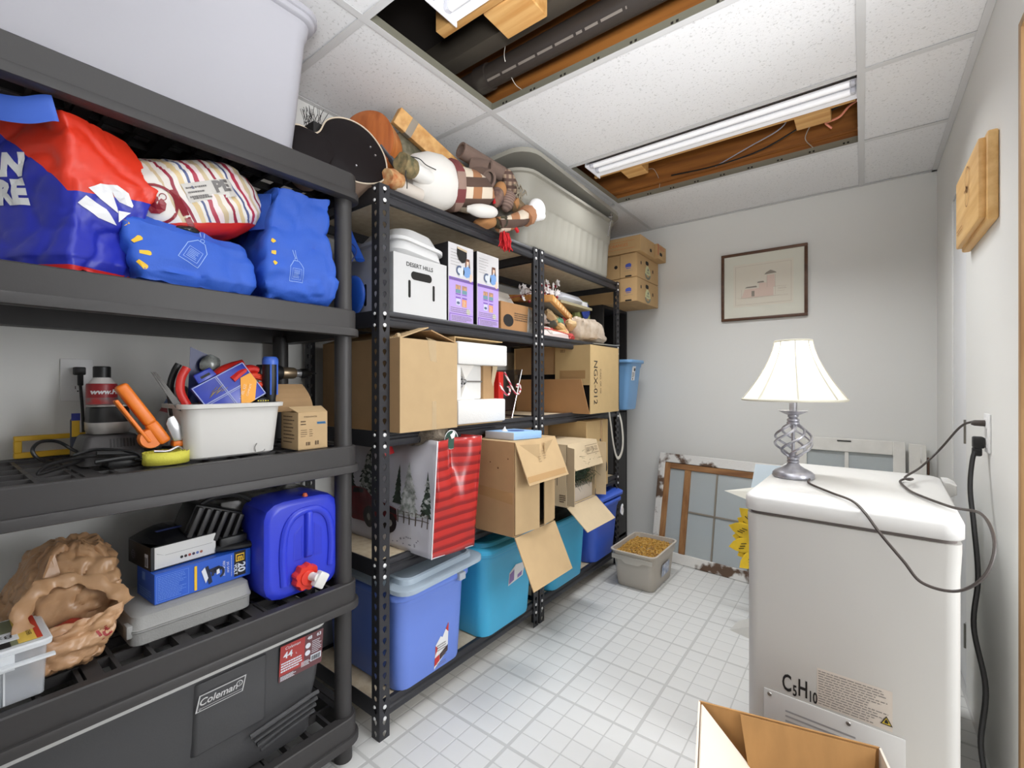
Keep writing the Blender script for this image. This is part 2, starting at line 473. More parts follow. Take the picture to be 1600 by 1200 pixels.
# suspended ceiling
ceil = struct('ceiling', B().box(XL, XR+.1, YN, YB, 2.62, 2.75), m_dark)
rows = [YN, -.99, -.38, .229, .838, 1.447, 2.056, 2.66, YB]
cols = [XL, -1.21, -.003, XR]
for i in range(len(rows)-1):
    for j in range(3):
        if j == 1 and abs(rows[i]-.838) < .01: continue
        if j == 1 and abs(rows[i]-2.056) < .01: continue
        b = B(); b.box(cols[j]+.006, cols[j+1]-.006, rows[i]+.006, rows[i+1]-.006, ZC+.004, ZC+.018)
        b.o('ceiling_panel', m_ceil, ceil, bevel=.0015, seg=1)
for x in cols[1:3]:
    b = B(); b.box(x-.012, x+.012, YN, YB, ZC, ZC+.0015); b.o('grid_runner', m_tee, ceil)
    b = B(); b.box(x-.0015, x+.0015, YN, YB, ZC+.0015, ZC+.04); b.o('grid_web', m_teeweb, ceil)
for y in rows[1:-1]:
    for j in range(3):
        b = B(); b.box(cols[j]+(.012 if j else 0), cols[j+1]-(.012 if j < 2 else 0), y-.012, y+.012, ZC, ZC+.0015); b.o('grid_crosspiece', m_tee, ceil)
        if j == 1:
            b = B(); b.box(cols[j]+.002, cols[j+1]-.002, y-.0015, y+.0015, ZC+.0015, ZC+.036)
            b.o('grid_web', m_teeweb, ceil)
            b = B()
            for k in range(9):
                xx = cols[j]+.07+k*.135
                b.box(xx-.012, xx-.004, y-.0022, y+.0022, ZC+.012, ZC+.02); b.box(xx+.004, xx+.012, y-.0022, y+.0022, ZC+.012, ZC+.02)
            b.o('grid_slot', m_dark, ceil)
b = B()
b.box(XL, XR, YB-.022, YB-.0005, ZC-.001, ZC+.001); b.box(XL+.0005, XL+.022, YN, YB, ZC-.001, ZC+.001); b.box(XR-.022, XR-.0005, YN, YB, ZC-.001, ZC+.001)
b.box(XL, XR, YB-.002, YB-.0005, ZC, ZC+.02); b.box(XR-.002, XR-.0005, YN, YB, ZC, ZC+.02)
b.o('wall_angle', m_tee, ceil)
# joists over the two missing panels
for y0 in (2.60, 2.06, 1.50, .70, .20, -.3):
    b = B(); b.box(XL+.01, XR+.09, y0, y0+.038, 2.335, 2.62); b.o('joist', m_joist, ceil)
b = B(); b.box(XL+.01, XR+.09, 2.66, 2.67, 2.32, 2.62); b.o('blocking', m_joist, ceil)

# ---- strip light over the far gap
m_tube = M('fluorescent_tube', (250, 250, 252), .3, emit=.15)
m_fix = M('fixture_white', (240, 240, 243), .3)
m_sock = M('lamp_socket', (205, 205, 212), .4)
def strip_light(label, cx0, cx1, cy, z):
    t = T('strip_light', label, 'ceiling light', ((cx0+cx1)/2, cy, z))
    b = B(); W_ = .076
    b.box(cx0, cx1, cy-.03, cy+.03, z+.03, z+.075)
    b.o('channel', m_fix, t, bevel=.003)
    b = B()
    for s in (-1, 1):
        b.slab([(cx0, cy+s*.025, z+.032), (cx1, cy+s*.025, z+.032), (cx1, cy+s*W_, z-.002), (cx0, cy+s*W_, z-.002)], .0015)
    b.o('reflector', m_fix, t)
    for x, s in ((cx0, 1), (cx1, -1)):
        b = B(); b.prism([(x, cy-W_-.008, z-.012), (x, cy+W_+.008, z-.012), (x, cy+W_+.008, z+.035), (x, cy+.034, z+.078), (x, cy-.034, z+.078), (x, cy-W_-.008, z+.035)], (-s*.004, 0, 0))
        b.o('end_cap', m_fix, t)
        for sy in (-.032, .032):
            b = B(); b.cb((x+s*.012, cy+sy, z+.016), (.016, .022, .034)); b.o('socket', m_sock, t, bevel=.003)
    for sy in (-.032, .032):
        b = B(); b.lathe([(.0125, .022), (.0125, cx1-cx0-.022)], 14, (cx0, cy+sy, z+.008), (1, 0, 0)); b.o('tube', m_tube, t, smooth=True)
    return t
strip_light('white fluorescent strip light over the far gap in the ceiling', -1.14, -.016, 2.205, 2.308)
strip_light('white fluorescent strip light cut off by the photo top, over the near gap', -1.04, -.05, .985, 2.335)
def timber(label, x0, x1, y0, y1, z0, z1, m=m_pine):
    o = B().box(x0, x1, y0, y1, z0, z1).o('wood_block', m, None, bevel=.003, seg=1); recentre(o)
    return tag(o, label, 'wood block')
o = B().box(-1.18, -.02, 2.296, 2.314, 2.312, 2.40).o('wood_strip', m_pine, None, bevel=.002); recentre(o); tag(o, 'long thin pine strip along the far side of the strip light', 'wood strip')
timber('pine block behind the left end of the far strip light', -1.035, -.92, 2.318, 2.425, 2.314, 2.40)
timber('pine block behind the right end of the far strip light', -.235, -.105, 2.318, 2.43, 2.314, 2.40)
o = B().prism([(-1.13, 1.06, 2.345), (-1.13, 1.10, 2.345), (-.3, 1.10, 2.345), (-.3, 1.06, 2.345)], (0, 0, .09)).o('wood_strip', m_pine, None, bevel=.002); recentre(o); tag(o, 'long pine strip beside the near ceiling light', 'wood strip')
timber('pale pine block with nail holes beside the black pipe in the near gap', -.96, -.80, 1.105, 1.235, 2.345, 2.43)
# pipes
m_abs = M('abs_pipe', (52, 46, 42), .4)
t = T('drain_pipe', 'black plastic drain pipe running over the near ceiling gap', 'pipe', (-.7, 1.385, 2.33))
B().lathe([(.042, -1.0), (.042, .95)], 24, (-.70, 1.375, 2.375), (1, 0, 0)).o('pipe', m_abs, t, smooth=True)
B().lathe([(.048, -.515), (.048, -.455)], 24, (-.70, 1.375, 2.375), (1, 0, 0)).o('collar', m_abs, t, smooth=True)
b = B(); vs, fs = lines2(-.95, -.25, -.006, .006, 1, .008, 5); pv, _ = place2d(vs, (-.2, 1.348, 2.341), (1, 0, 0), (0, .64, -.77))
b.add(pv, fs); b.o('printing', M('pipe_print', (120, 112, 104), .6), t)
o = B().box(XL+.02, XR+.08, 1.245, 1.315, 2.40, 2.50).o('duct', M('duct_dark', (74, 68, 60), .5, .2), None, bevel=.004); recentre(o); tag(o, 'grey brown duct behind the black pipe in the near ceiling gap', 'duct')
# wires
def wire(name, label, pts, r, m, cat='wire', group=None):
    o = B().tube(bez(pts, 6), r, 6).o(name, m, None, smooth=True); recentre(o); return tag(o, label, cat, group)
m_wire = M('hanger_wire', (205, 200, 190), .4, .6)
wire('hanger_wire', 'thin hanger wire below the left pine block in the far gap', [(-.93, 2.43, 2.34), (-.925, 2.52, 2.37), (-.93, 2.62, 2.345), (-.945, 2.66, 2.32)], .0016, m_wire)
wire('hanger_wire', 'white twisted hanger wire below the right pine block', [(-.17, 2.432, 2.34), (-.18, 2.5, 2.37), (-.215, 2.58, 2.34), (-.19, 2.66, 2.32)], .0022, m_wire)
wire('hanger_wire', 'hanger wire looped in front of the black pipe', [(-1.04, 1.322, 2.42), (-1.05, 1.33, 2.37), (-1.06, 1.40, 2.326), (-1.055, 1.443, 2.318)], .0014, m_wire)
wire('cable', 'black cable drooping across the far ceiling gap', [(-.85, 2.585, 2.34), (-.62, 2.565, 2.318), (-.40, 2.555, 2.33), (-.2, 2.5, 2.37), (-.0, 2.45, 2.40), (.06, 2.43, 2.40)], .004, m_black, 'cable')
wire('cable', 'grey cable stretched across the far ceiling gap', [(-.62, 2.59, 2.325), (-.45, 2.53, 2.35), (-.30, 2.47, 2.37), (-.26, 2.44, 2.43)], .003, M('grey_cable', (160, 160, 170), .5), 'cable')
wire('cable', 'curled salmon pink cable at the right of the far ceiling gap', [(-.11, 2.53, 2.33), (-.13, 2.50, 2.345), (-.115, 2.46, 2.33), (-.075, 2.44, 2.33), (-.04, 2.43, 2.36), (.02, 2.42, 2.38)], .0045, M('salmon_cable', (236, 150, 124), .5), 'cable')
# ================================================================ shelving
m_steel = M('black_steel', (50, 50, 54), .42, .2)
m_rivet = M('zinc_rivet', (235, 235, 235), .3, .3)
m_board = M('particle_board', (222, 206, 178), .8, c2=(208, 188, 156), vs=40)
FX, SH = -1.255, (.112, .578, 1.008, 1.408, 1.820)
def key_flange(w_, n=48, p=.0381):
    """perforated strip: local u across, v up"""
    vs = []; fs = []
    key = [(0, .0095), (-.0068, .0065), (-.0075, 0), (-.0038, -.007), (0, -.0125), (.0038, -.007), (.0075, 0), (.0068, .0065)]
    for i in range(n):
        c = i*p+p/2; k = len(vs); h = p/2
        outer = [(0, h), (-w_/2, h), (-w_/2, 0), (-w_/2, -h), (0, -h), (w_/2, -h), (w_/2, 0), (w_/2, h)]
        vs += [(x, c+y) for x, y in outer]+[(x, c+y) for x, y in key]
        for j in range(8):
            q = (j+1) % 8; fs.append((k+j, k+q, k+8+q, k+8+j))
    return vs, fs
t_metal = T('metal_shelving_unit', 'black perforated steel shelving unit with particle board shelves, beside the plastic shelving', 'shelving', (-1.48, 1.386, 0), 'black steel shelving units along the left wall')
Y0, Y1, XB = .925, 1.847, -1.715
kv, kf = key_flange(.04)
def upright(x, y, sx, sy):
    b = B()
    b.add([(x, y+sy*(.02+u), v) for u, v in kv], kf)
    b.add([(x+sx*(.02+u), y, v) for u, v in kv], kf)
    o = b.o('upright_post', m_steel, t_metal); md = o.modifiers.new('solid', 'SOLIDIFY'); md.thickness = .0016; md.offset = 0
upright(FX+.004, Y0, -1, 1); upright(FX+.004, Y1, -1, -1); upright(XB, Y0, 1, 1); upright(XB, Y1, 1, -1)
prof = [(-.012, .0), (.003, .0), (.006, -.004), (.006, -.016), (.000, -.021), (.000, -.027), (.006, -.032), (.008, -.046), (.004, -.053), (-.006, -.055), (-.012, -.052)]
for zi, z in enumerate(SH):
    for xx, s in ((FX-.006, 1), (XB+.008, -1)):
        b = B(); b.prism([(xx+s*px, Y0+.004, z+pz+.006) for px, pz in prof], (0, Y1-Y0-.008, 0)); b.o('beam', m_steel, t_metal, smooth=True)
    for yy in (Y0+.004, Y1-.008):
        b = B(); b.box(XB+.02, FX-.02, yy, yy+.004, z-.049, z+.006); b.o('side_beam', m_steel, t_metal)
    b = B(); b.box(XB+.012, FX-.02, Y0+.008, Y1-.010, z-.013, z); b.o('shelf_board', m_board, t_metal, bevel=.001, seg=1)
    for zz in (z-.006, z-.044):
        for yy in (Y0+.02, Y1-.02):
            b = B(); b.lathe([(.0068, 0), (.0066, .002), (.004, .0035)], 10, (FX+.005, yy, zz), (1, 0, 0)); b.o('rivet', m_rivet, t_metal, smooth=True)
        for yy, ay in ((Y0-.001, -1), (Y1+.001, 1)):
            b = B(); b.lathe([(.006, 0), (.004, .003)], 8, (FX-.02, yy, zz), (0, ay, 0)); b.o('rivet', m_rivet, t_metal, smooth=True)
unitB = dup(t_metal, (-1.48, 1.386+.934, 0), 'black perforated steel shelving unit with particle board shelves, nearer the back wall')

# ---- plastic shelving
m_ps = M('charcoal_plastic', (54, 52, 52), .5, bump=.04, bs=200)
t_pl = T('plastic_shelving_unit', 'charcoal plastic shelving unit with round posts and slotted shelves', 'shelving', (-1.485, .40, 0))
PZ = (.140, .556, .978, 1.399, 1.822)
PY0, PY1, PXF, PXB = -.06, .858, -1.252, -1.725
def lring(g, z): 
    return rr((PXF+PXB)/2, (PY0+PY1)/2, PXF-PXB+2*g, PY1-PY0+2*g, .045+g, z, 6)
for z in PZ:
    b = B()
    b.loft([lring(-.022, z-.05), lring(0.0, z-.055), lring(-.001, z-.058), lring(.010, z-.058), lring(.010, z-.066), lring(.010, z-.080), lring(.004, z-.082), lring(-.02, z-.078)][::-1] if False else
           [lring(-.03, z-.012), lring(-.03, z-.080), lring(.004, z-.082), lring(.009, z-.080), lring(.009, z-.062), lring(.007, z-.058), lring(.0, z-.057), lring(0, z-.003), lring(-.003, z), lring(-.026, z), lring(-.03, z-.012)], False, False)
    o = b.o('shelf_rim', m_ps, t_pl, smooth=.5)
    g = B(); zt = z-.004
    ny = 14; py = (PY1-PY0-.05)/ny
    for i in range(ny+1):
        y = PY0+.025+i*py; g.box(PXB+.025, PXF-.025, y-.004, y+.004, zt-.022, zt)
    for i in range(6):
        x = PXB+.025+i*(PXF-PXB-.05)/5
        w_ = .004 if i not in (0, 5) else .010
        g.box(x-w_, x+w_, PY0+.025, PY1-.025, zt-.022, zt+.0005)
    for k in (0, .31, .5, .69, 1):
        y = PY0+.03+k*(PY1-PY0-.06); g.box(PXB+.025, PXF-.025, y-.014, y+.014, zt-.024, zt+.001)
    g.o('deck_grid', m_ps, t_pl)
for (x, y) in ((-1.290, .818), (-1.69, .818), (-1.29, -.02), (-1.69, -.02)):
    for i in range(4):
        b = B(); b.lathe([(.0265, PZ[i]-.004), (.0255, PZ[i]+.05), (.0255, PZ[i+1]-.06)], 24, (x, y, 0)); b.o('post', m_ps, t_pl, smooth=True)
    b = B(); b.lathe([(.0275, .0), (.0265, PZ[0]-.05)], 20, (x, y, 0)); b.o('foot', m_ps, t_pl, smooth=True)

# ---- black corner cabinet behind the steel shelving
m_blk = M('black_laminate', (34, 33, 34), .5)
t_cab = T('cabinet', 'tall black laminate cabinet in the back left corner under the fruit boxes', 'cabinet', (-1.57, 3.02, 0))
b = B(); b.box(-1.74, -1.388, 2.825, 2.845, 0, 1.705); b.o('side_panel', m_blk, t_cab, bevel=.001)
b = B(); b.box(-1.74, -1.388, 3.205, 3.225, 0, 1.705); b.o('side_panel', m_blk, t_cab, bevel=.001)
b = B(); b.box(-1.74, -1.388, 2.845, 3.205, 1.685, 1.705); b.o('top_panel', m_blk, t_cab)
b = B(); b.box(-1.74, -1.388, 2.845, 3.205, .972, .992); b.o('shelf', m_blk, t_cab)
b = B(); b.box(-1.74, -1.388, 2.845, 3.205, .06, .08); b.o('shelf', m_blk, t_cab)
b = B(); b.box(-1.74, -1.728, 2.845, 3.205, .08, 1.685); b.o('back_panel', m_blk, t_cab)
b = B(); b.box(-1.400, -1.388, 2.845, 3.205, .0, .965); b.o('door', m_blk, t_cab, bevel=.001)
# ================================================================ freezer and what is on and around it
m_frz = M('freezer_white', (216, 215, 212), .32, bump=.02, bs=150)
m_gask = M('gasket_grey', (120, 112, 108), .5)
m_blacktxt = M('print_black', (24, 22, 22), .6)
m_greytxt = M('print_grey', (120, 116, 112), .6)
t = T('chest_freezer', 'white chest freezer standing against the right wall', 'freezer', (-.035, 1.885, 0))
FR = Matrix.Translation((-.031, 1.870, 0)) @ Matrix.Rotation(math.radians(-2.0), 4, 'Z') @ Matrix.Translation((.035, -1.885, 0))
def frz(b): return b.xf(FR)
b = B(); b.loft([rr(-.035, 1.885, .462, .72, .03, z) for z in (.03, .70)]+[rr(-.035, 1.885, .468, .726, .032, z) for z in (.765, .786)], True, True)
frz(b).o('body', M('freezer_body_shaded', (192, 190, 185), .35, bump=.02, bs=150), t, smooth=.9)  # body greyer than the lid: front shade put into its colour
b = B(); b.loft([rr(-.035, 1.885, .452, .712, .03, z) for z in (.785, .797)]); frz(b).o('gasket', m_gask, t, smooth=.9)
b = B()
b.loft([rr(-.035, 1.885, .468, .730, .035, .796), rr(-.035, 1.885, .478, .740, .04, .800), rr(-.035, 1.885, .478, .740, .04, .831), rr(-.035, 1.885, .474, .736, .042, .8375), rr(-.035, 1.885, .464, .726, .045, .8408), rr(-.035, 1.885, .40, .66, .05, .8415)])
frz(b).o('lid', m_frz, t, smooth=.9)
b = B()
for dx in (-.16, .16):
    b.cb((-.035+dx, 2.258, .80), (.05, .03, .07))
frz(b).o('hinge', m_frz, t, bevel=.006)
b = B(); b.loft([rr(.215, 2.19, .02, .12, .01, .79), rr(.222, 2.19, .034, .12, .012, .80), rr(.222, 2.19, .034, .12, .012, .83), rr(.215, 2.19, .02, .12, .01, .838)]); frz(b).o('lid_handle', m_frz, t, smooth=True)
for dx in (-.18, .18):
    for dy in (-.3, .3):
        b = B(); b.lathe([(.02, 0), (.022, .03)], 12, (-.035+dx, 1.885+dy, 0)); frz(b).o('foot', m_black, t)
fx_ = (math.cos(math.radians(-2.0)), math.sin(math.radians(-2.0)), 0)
def fpt(x, z): return FR @ Vector((x, 1.885-.360, z))
print_on(t, [('C', .066, (-.058, .004), dict(bold=.0012)), ('5', .042, (-.020, -.010), dict(bold=.001)), ('H', .066, (.017, .003), dict(bold=.0012)), ('10', .042, (.062, -.010), dict(bold=.001))], fpt(-.132, .312), fx_, (0, 0, 1), m_blacktxt, 'lettering', sx=.52, label='black C5H10 marking')
b = B(); vs, n = place2d(rect2(-.080, .080, -.052, .050)[0], fpt(-.010, .340), fx_, (0, 0, 1)); b.add([p+n*.0006 for p in vs], [(0,1,2,3)]); b.o('rating_label', M('label_beige', (206, 196, 184), .5), t, keep_normals=True)
print_on(t, [lines2(-.077, .072, -.049, .046, 14, .0022, 4)], fpt(-.010, .340), fx_, (0, 0, 1), m_greytxt, 'lettering', .0012)
print_on(t, [poly2([(-.012, -.010), (.012, -.010), (0, .012)])], fpt(.058, .312), fx_, (0, 0, 1), M('warn_yellow', (214, 186, 60), .5), 'warning_sign', .0014)
print_on(t, [poly2([(-.0125, -.0105), (.0125, -.0105), (.0095, -.0085), (-.0095, -.0085)]), poly2([(-.0125, -.0105), (-.0092, -.0085), (0, .0085), (0, .0125)]), poly2([(.0125, -.0105), (0, .0125), (0, .0085), (.0092, -.0085)]), poly2([(-.004, -.006), (.004, -.006), (.003, 0), (0, .005), (-.003, 0)])], fpt(.058, .312), fx_, (0, 0, 1), m_blacktxt, 'warning_print', .002)
b = B(); vs, n = place2d(rect2(-.155, .16, -.2, .0)[0], fpt(-.065, .282), fx_, (0, 0, 1))
b.prism([vs[0]+n*.0002, vs[1]+n*.0002, vs[2]+n*.0002, vs[3]+n*.0002], n*.004); b.o('service_panel', M('panel_white', (196, 195, 192), .4), t, bevel=.001)
b = B()
for k in range(9):
    vs, n = place2d(rect2(-.10, .06, -.045-.014*k, -.040-.014*k)[0], fpt(-.065, .282), fx_, (0, 0, 1)); b.add([p+n*.0046 for p in vs], [(0,1,2,3)])
b.o('vent_slots', M('slot_grey', (150, 150, 150), .7), t, keep_normals=True)
b = B()
for q in ((-.140, -.012), (.045, -.012)):
    vs, n = place2d([(q[0], q[1])], fpt(-.065, .282), fx_, (0, 0, 1)); b.lathe([(.006, .0042), (.0045, .0065)], 10, vs[0], n)
b.o('screw', M('screw_steel', (140, 138, 134), .4, .8), t)

# ---- lamp
m_pew = M('pewter', (176, 176, 184), .34, .7, var=.25, vs=30)
LX, LY, LZ = -.193, 1.885, .8425
t = T('table_lamp', 'pewter lamp with a twisted cage stem and lit white bell shade, on the freezer', 'lamp', (LX, LY, LZ))
b = B(); b.lathe([(.062, 0), (.065, .004), (.064, .014), (.056, .022), (.048, .026), (.036, .032), (.022, .042), (.015, .052)], 32, (LX, LY, LZ)); b.o('base', m_pew, t, smooth=True)
b = B(); b.lathe([(.016, .050), (.019, .053), (.019, .058), (.015, .060), (.019, .063), (.019, .069), (.014, .072)], 24, (LX, LY, LZ)); b.o('lower_collar', m_pew, t, smooth=True)
b = B(); b.lathe([(.0055, .07), (.0055, .185)], 12, (LX, LY, LZ)); b.o('stem', m_pew, t, smooth=True)
for k in range(6):
    pts = []
    for i in range(25):
        q = i/24; a = 2*math.pi*k/6+q*math.pi*1.05; r = .010+.048*math.sin(math.pi*q)**.85
        pts.append((LX+r*math.cos(a), LY+r*math.sin(a), LZ+.070+.118*q))
    b = B(); b.tube(pts, .0042, 7); b.o('cage_strand', m_pew, t, smooth=True)
b = B(); b.lathe([(.014, .184), (.020, .187), (.020, .193), (.016, .196), (.020, .199), (.019, .204), (.013, .208), (.017, .214), (.016, .219)], 24, (LX, LY, LZ)); b.o('upper_collar', m_pew, t, smooth=True)
b = B(); b.lathe([(.012, .217), (.026, .222), (.044, .232), (.047, .234), (.040, .2335), (.02, .228), (.005, .227)], 32, (LX, LY, LZ)); b.o('drip_pan', m_pew, t, smooth=True)
b = B(); b.lathe([(.012, .226), (.012, .30)], 20, (LX, LY, LZ)); b.o('candle_sleeve', m_pew, t, smooth=True)
m_shade = bpy.data.materials.new('lamp_shade'); m_shade.use_nodes = True; nt = m_shade.node_tree; nt.nodes.clear()
out = nt.nodes.new('ShaderNodeOutputMaterial'); ad = nt.nodes.new('ShaderNodeMixShader'); df = nt.nodes.new('ShaderNodeBsdfDiffuse'); tl = nt.nodes.new('ShaderNodeBsdfTranslucent')
df.inputs[0].default_value = rgb((244, 243, 238)); tl.inputs[0].default_value = rgb((250, 248, 240)); ad.inputs[0].default_value = .42
nt.links.new(df.outputs[0], ad.inputs[1]); nt.links.new(tl.outputs[0], ad.inputs[2]); nt.links.new(ad.outputs[0], out.inputs[0])
def shade_r(q): return .056+(.160-.056)*(q**1.5)
SZ0, SZ1 = .272, .478
m_rib = M('shade_cord', (206, 202, 186), .8)
b = B(); rings = []
for i in range(15):
    q = i/14; ring = []
    for k in range(64):
        a = 2*math.pi*k/64; sc = 1-.035*abs(math.sin(4*a))*(.3+.7*q)
        r = shade_r(q)*sc; ring.append((LX+r*math.cos(a+.2), LY+r*math.sin(a+.2), LZ+SZ1-(SZ1-SZ0)*q))
    rings.append(ring)
b.loft(rings, False, False); b.o('shade', m_shade, t, smooth=True)
for k in range(8):
    a = 2*math.pi*k/8+.2
    pts = [(LX+(shade_r(i/14)+.0012)*math.cos(a), LY+(shade_r(i/14)+.0012)*math.sin(a), LZ+SZ1-(SZ1-SZ0)*i/14) for i in range(15)]
    b = B(); b.tube(pts, .0022, 6); b.o('shade_rib', m_rib, t, smooth=True)
for q, zz in ((0, SZ1), (1, SZ0)):
    b = B(); b.tube([(LX+shade_r(q)*(1-.035*abs(math.sin(4*a_))*(.3+.7*q))*math.cos(a_+.2), LY+shade_r(q)*(1-.035*abs(math.sin(4*a_))*(.3+.7*q))*math.sin(a_+.2), LZ+zz) for a_ in [2*math.pi*k/64 for k in range(64)]], .004, 8, True); b.o('shade_trim', m_rib, t, smooth=True)
b = B(); b.lathe([(.011, .29), (.014, .31), (.020, .335), (.026, .362), (.024, .384), (.014, .396), (.004, .399)], 20, (LX, LY, LZ)); b.o('bulb', M('bulb_glow', (255, 250, 240), .3, emit=5), t, smooth=True)
d = bpy.data.lights.new('lamp_bulb_light', 'POINT'); d.energy = 1.7; d.color = (1, .97, .92); d.shadow_soft_size = .03
lo = bpy.data.objects.new('lamp_bulb_light', d); COL.objects.link(lo); lo.location = (LX, LY, LZ+.43)

# ---- cords and outlet on the right wall
m_cord = M('brown_cord', (62, 54, 50), .45)
def mk(name, label, cat, parts, loc, group=None):
    t = T(name, label, cat, loc, group)
    for nm, b, m, kw in parts: b.o(nm, m, t, **kw)
    return t
t = T('wall_outlet', 'white wall outlet plate above the freezer on the right wall', 'outlet', (XR, 2.02, .96))
b = B(); b.box(XR-.006, XR-.0002, 1.985, 2.055, .958, 1.078); b.o('plate', m_wpaint, t, bevel=.002)
b = B()
for z in (1.048, .988): b.box(XR-.008, XR-.005, 2.004, 2.036, z-.016, z+.016)
b.o('socket', m_wpaint, t, bevel=.002)
cp = [(LX+.052, LY-.045, LZ+.006), (-.135, 1.765, LZ+.005), (-.071, 1.653, LZ+.005), (-.022, 1.56, LZ+.008), (.005, 1.495, .838), (.035, 1.448, .802), (.078, 1.435, .748), (.112, 1.43, .706), (.170, 1.43, .703), (.215, 1.435, .748), (.237, 1.48, .812), (.231, 1.58, .853), (.185, 1.64, .850), (.125, 1.78, .849), (.104, 1.90, .8485), (.100, 1.98, .849), (.115, 2.02, .852), (.13, 1.97, .862), (.118, 1.92, .866), (.112, 1.96, .868), (.16, 2.10, .885), (.215, 2.16, .945), (.255, 2.10, 1.025), (.275, 2.05, 1.048), (.29, 2.025, 1.048)]
b = B(); b.tube(bez(cp, 8), .0035, 8)
t = T('lamp_cord', 'thin brown lamp cord looping over the freezer up to the outlet', 'cord', (.05, 1.5, .665))
b.o('cord', m_cord, t, smooth=True)
b = B(); b.lathe([(.006, 0), (.009, .008), (.010, .03), (.008, .034)], 12, (.272, 2.02, 1.048), (1, 0, 0)); b.o('plug', m_cord, t, smooth=True)
t = T('freezer_cord', 'thick black freezer cord hanging from the outlet behind the freezer', 'cord', (.27, 2.0, .02))
b = B(); b.tube(bez([(.283, 2.02, .97), (.272, 2.0, .93), (.262, 1.96, .85), (.262, 1.90, .75), (.262, 1.84, .62), (.245, 1.78, .5), (.262, 1.74, .36), (.25, 1.72, .22), (.262, 1.74, .1), (.255, 1.8, .02)], 8), .0065, 8); b.o('cord', m_black, t, smooth=True)
b = B(); b.cb((.288, 2.02, .988), (.026, .032, .036)); b.box(.274, .296, 2.008, 2.032, .945, .972); b.o('plug', m_black, t, bevel=.005)

# ---- plaque on the right wall
m_plq = wood('plaque_wood', (226, 186, 124), (206, 160, 96), 1, .5)
t = T('wooden_plaque', 'pale wooden plaque with a carved emblem hanging on the right wall', 'plaque', (.29, 2.09, 1.66))
b = B(); b.box(.286, XR-.0005, 1.878, 2.305, 1.643, 1.902); b.o('back_board', m_plq, t, bevel=.006)
b = B(); b.box(.270, .287, 1.895, 2.292, 1.655, 1.890); b.o('board', m_plq, t, bevel=.004)
m_burn = M('burnt_wood', (150, 108, 62), .7)
sh = [ring2(0, .035, .030, .034, 20), ring2(0, -.03, .026, .030, 20), ring2(-.012, 0, .004, .012, 10)]+[poly2([(-.05+.02*k, -.004), (-.034+.02*k, -.003), (-.034+.02*k, .003), (-.05+.02*k, .005)]) for k in range(3)]
print_on(t, sh, (.268, 2.06, 1.80), (0, -1, 0), (0, 0, 1), m_burn, 'carved_emblem', .0006)
print_on(t, [lines2(-.09, .02, -.02, .0, 2, .004, 3)], (.268, 2.16, 1.71), (0, -1, 0), (0, 0, 1), m_burn, 'carved_line', .0006)

# ---- framed picture
m_frame = wood('picture_frame_wood', (98, 66, 44), (74, 46, 30), 0, .4)
m_mat = M('picture_mat', (222, 221, 208), .7); m_paper = M('picture_paper', (224, 218, 204), .8)
t = T('framed_picture', 'faint drawing of a building in a thin dark wood frame, on the back wall', 'picture', (-.5, 3.24, 1.58))
px0, px1, pz0, pz1, yf = -.737, -.257, 1.579, 2.013, YB-.0005
b = B(); f_ = .017
b.box(px0, px1, yf-.02, yf, pz0, pz0+f_); b.box(px0, px1, yf-.02, yf, pz1-f_, pz1); b.box(px0, px0+f_, yf-.02, yf, pz0+f_, pz1-f_); b.box(px1-f_, px1, yf-.02, yf, pz0+f_, pz1-f_)
b.o('frame', m_frame, t, bevel=.003)
B().box(px0+f_, px1-f_, yf-.010, yf, pz0+f_, pz1-f_).o('mat_board', m_mat, t)
B().box(px0+.073, px1-.073, yf-.0105, yf-.0095, pz0+.085, pz1-.075).o('drawing_sheet', m_paper, t)
m_ink = M('sepia_ink', (176, 160, 146), .8); m_ink2 = M('pale_wash', (222, 200, 188), .8); m_ink3 = M('ink_grey', (150, 142, 132), .8)
O = ((px0+px1)/2, yf-.0108, (pz0+pz1)/2)
fl = (1, 0, 0)
print_on(t, [poly2([(-.12, -.075), (.06, -.075), (.06, -.02), (-.10, -.02)]), poly2([(.02, -.02), (.07, -.02), (.065, .055), (.025, .055)]), poly2([(-.02, -.02), (.02, -.02), (.02, .01), (-.02, .01)])], O, fl, (0, 0, 1), m_ink2, 'drawing_wash', .0002)
print_on(t, [poly2([(-.062, -.07), (-.045, -.07), (-.045, -.035), (-.062, -.035)]), poly2([(.01, .06), (.078, .064), (.07, .072), (.045, .085), (.02, .072)]), poly2([(-.10, -.014), (-.03, -.014), (-.035, -.004), (-.09, -.006)]), poly2([(-.03, .012), (.01, .012), (.005, .022), (-.026, .02)])], O, fl, (0, 0, 1), m_ink3, 'drawing_ink', .0004)
print_on(t, [rect2(-.14, .14, -.0775, -.0765), rect2(.06, .13, -.022, -.021), rect2(.08, .12, -.05, -.0492), lines2(.085, .13, -.04, -.03, 2, .0012), rect2(-.12, -.119, -.075, -.02), rect2(.0695, .0705, -.07, .055), rect2(.0245, .0255, -.02, .055), rect2(-.155, .155, -.118, -.117), rect2(-.155, .155, .127, .128), rect2(-.155, -.154, -.118, .128), rect2(.154, .155, -.118, .128)], O, fl, (0, 0, 1), m_ink, 'drawing_lines', .0005)

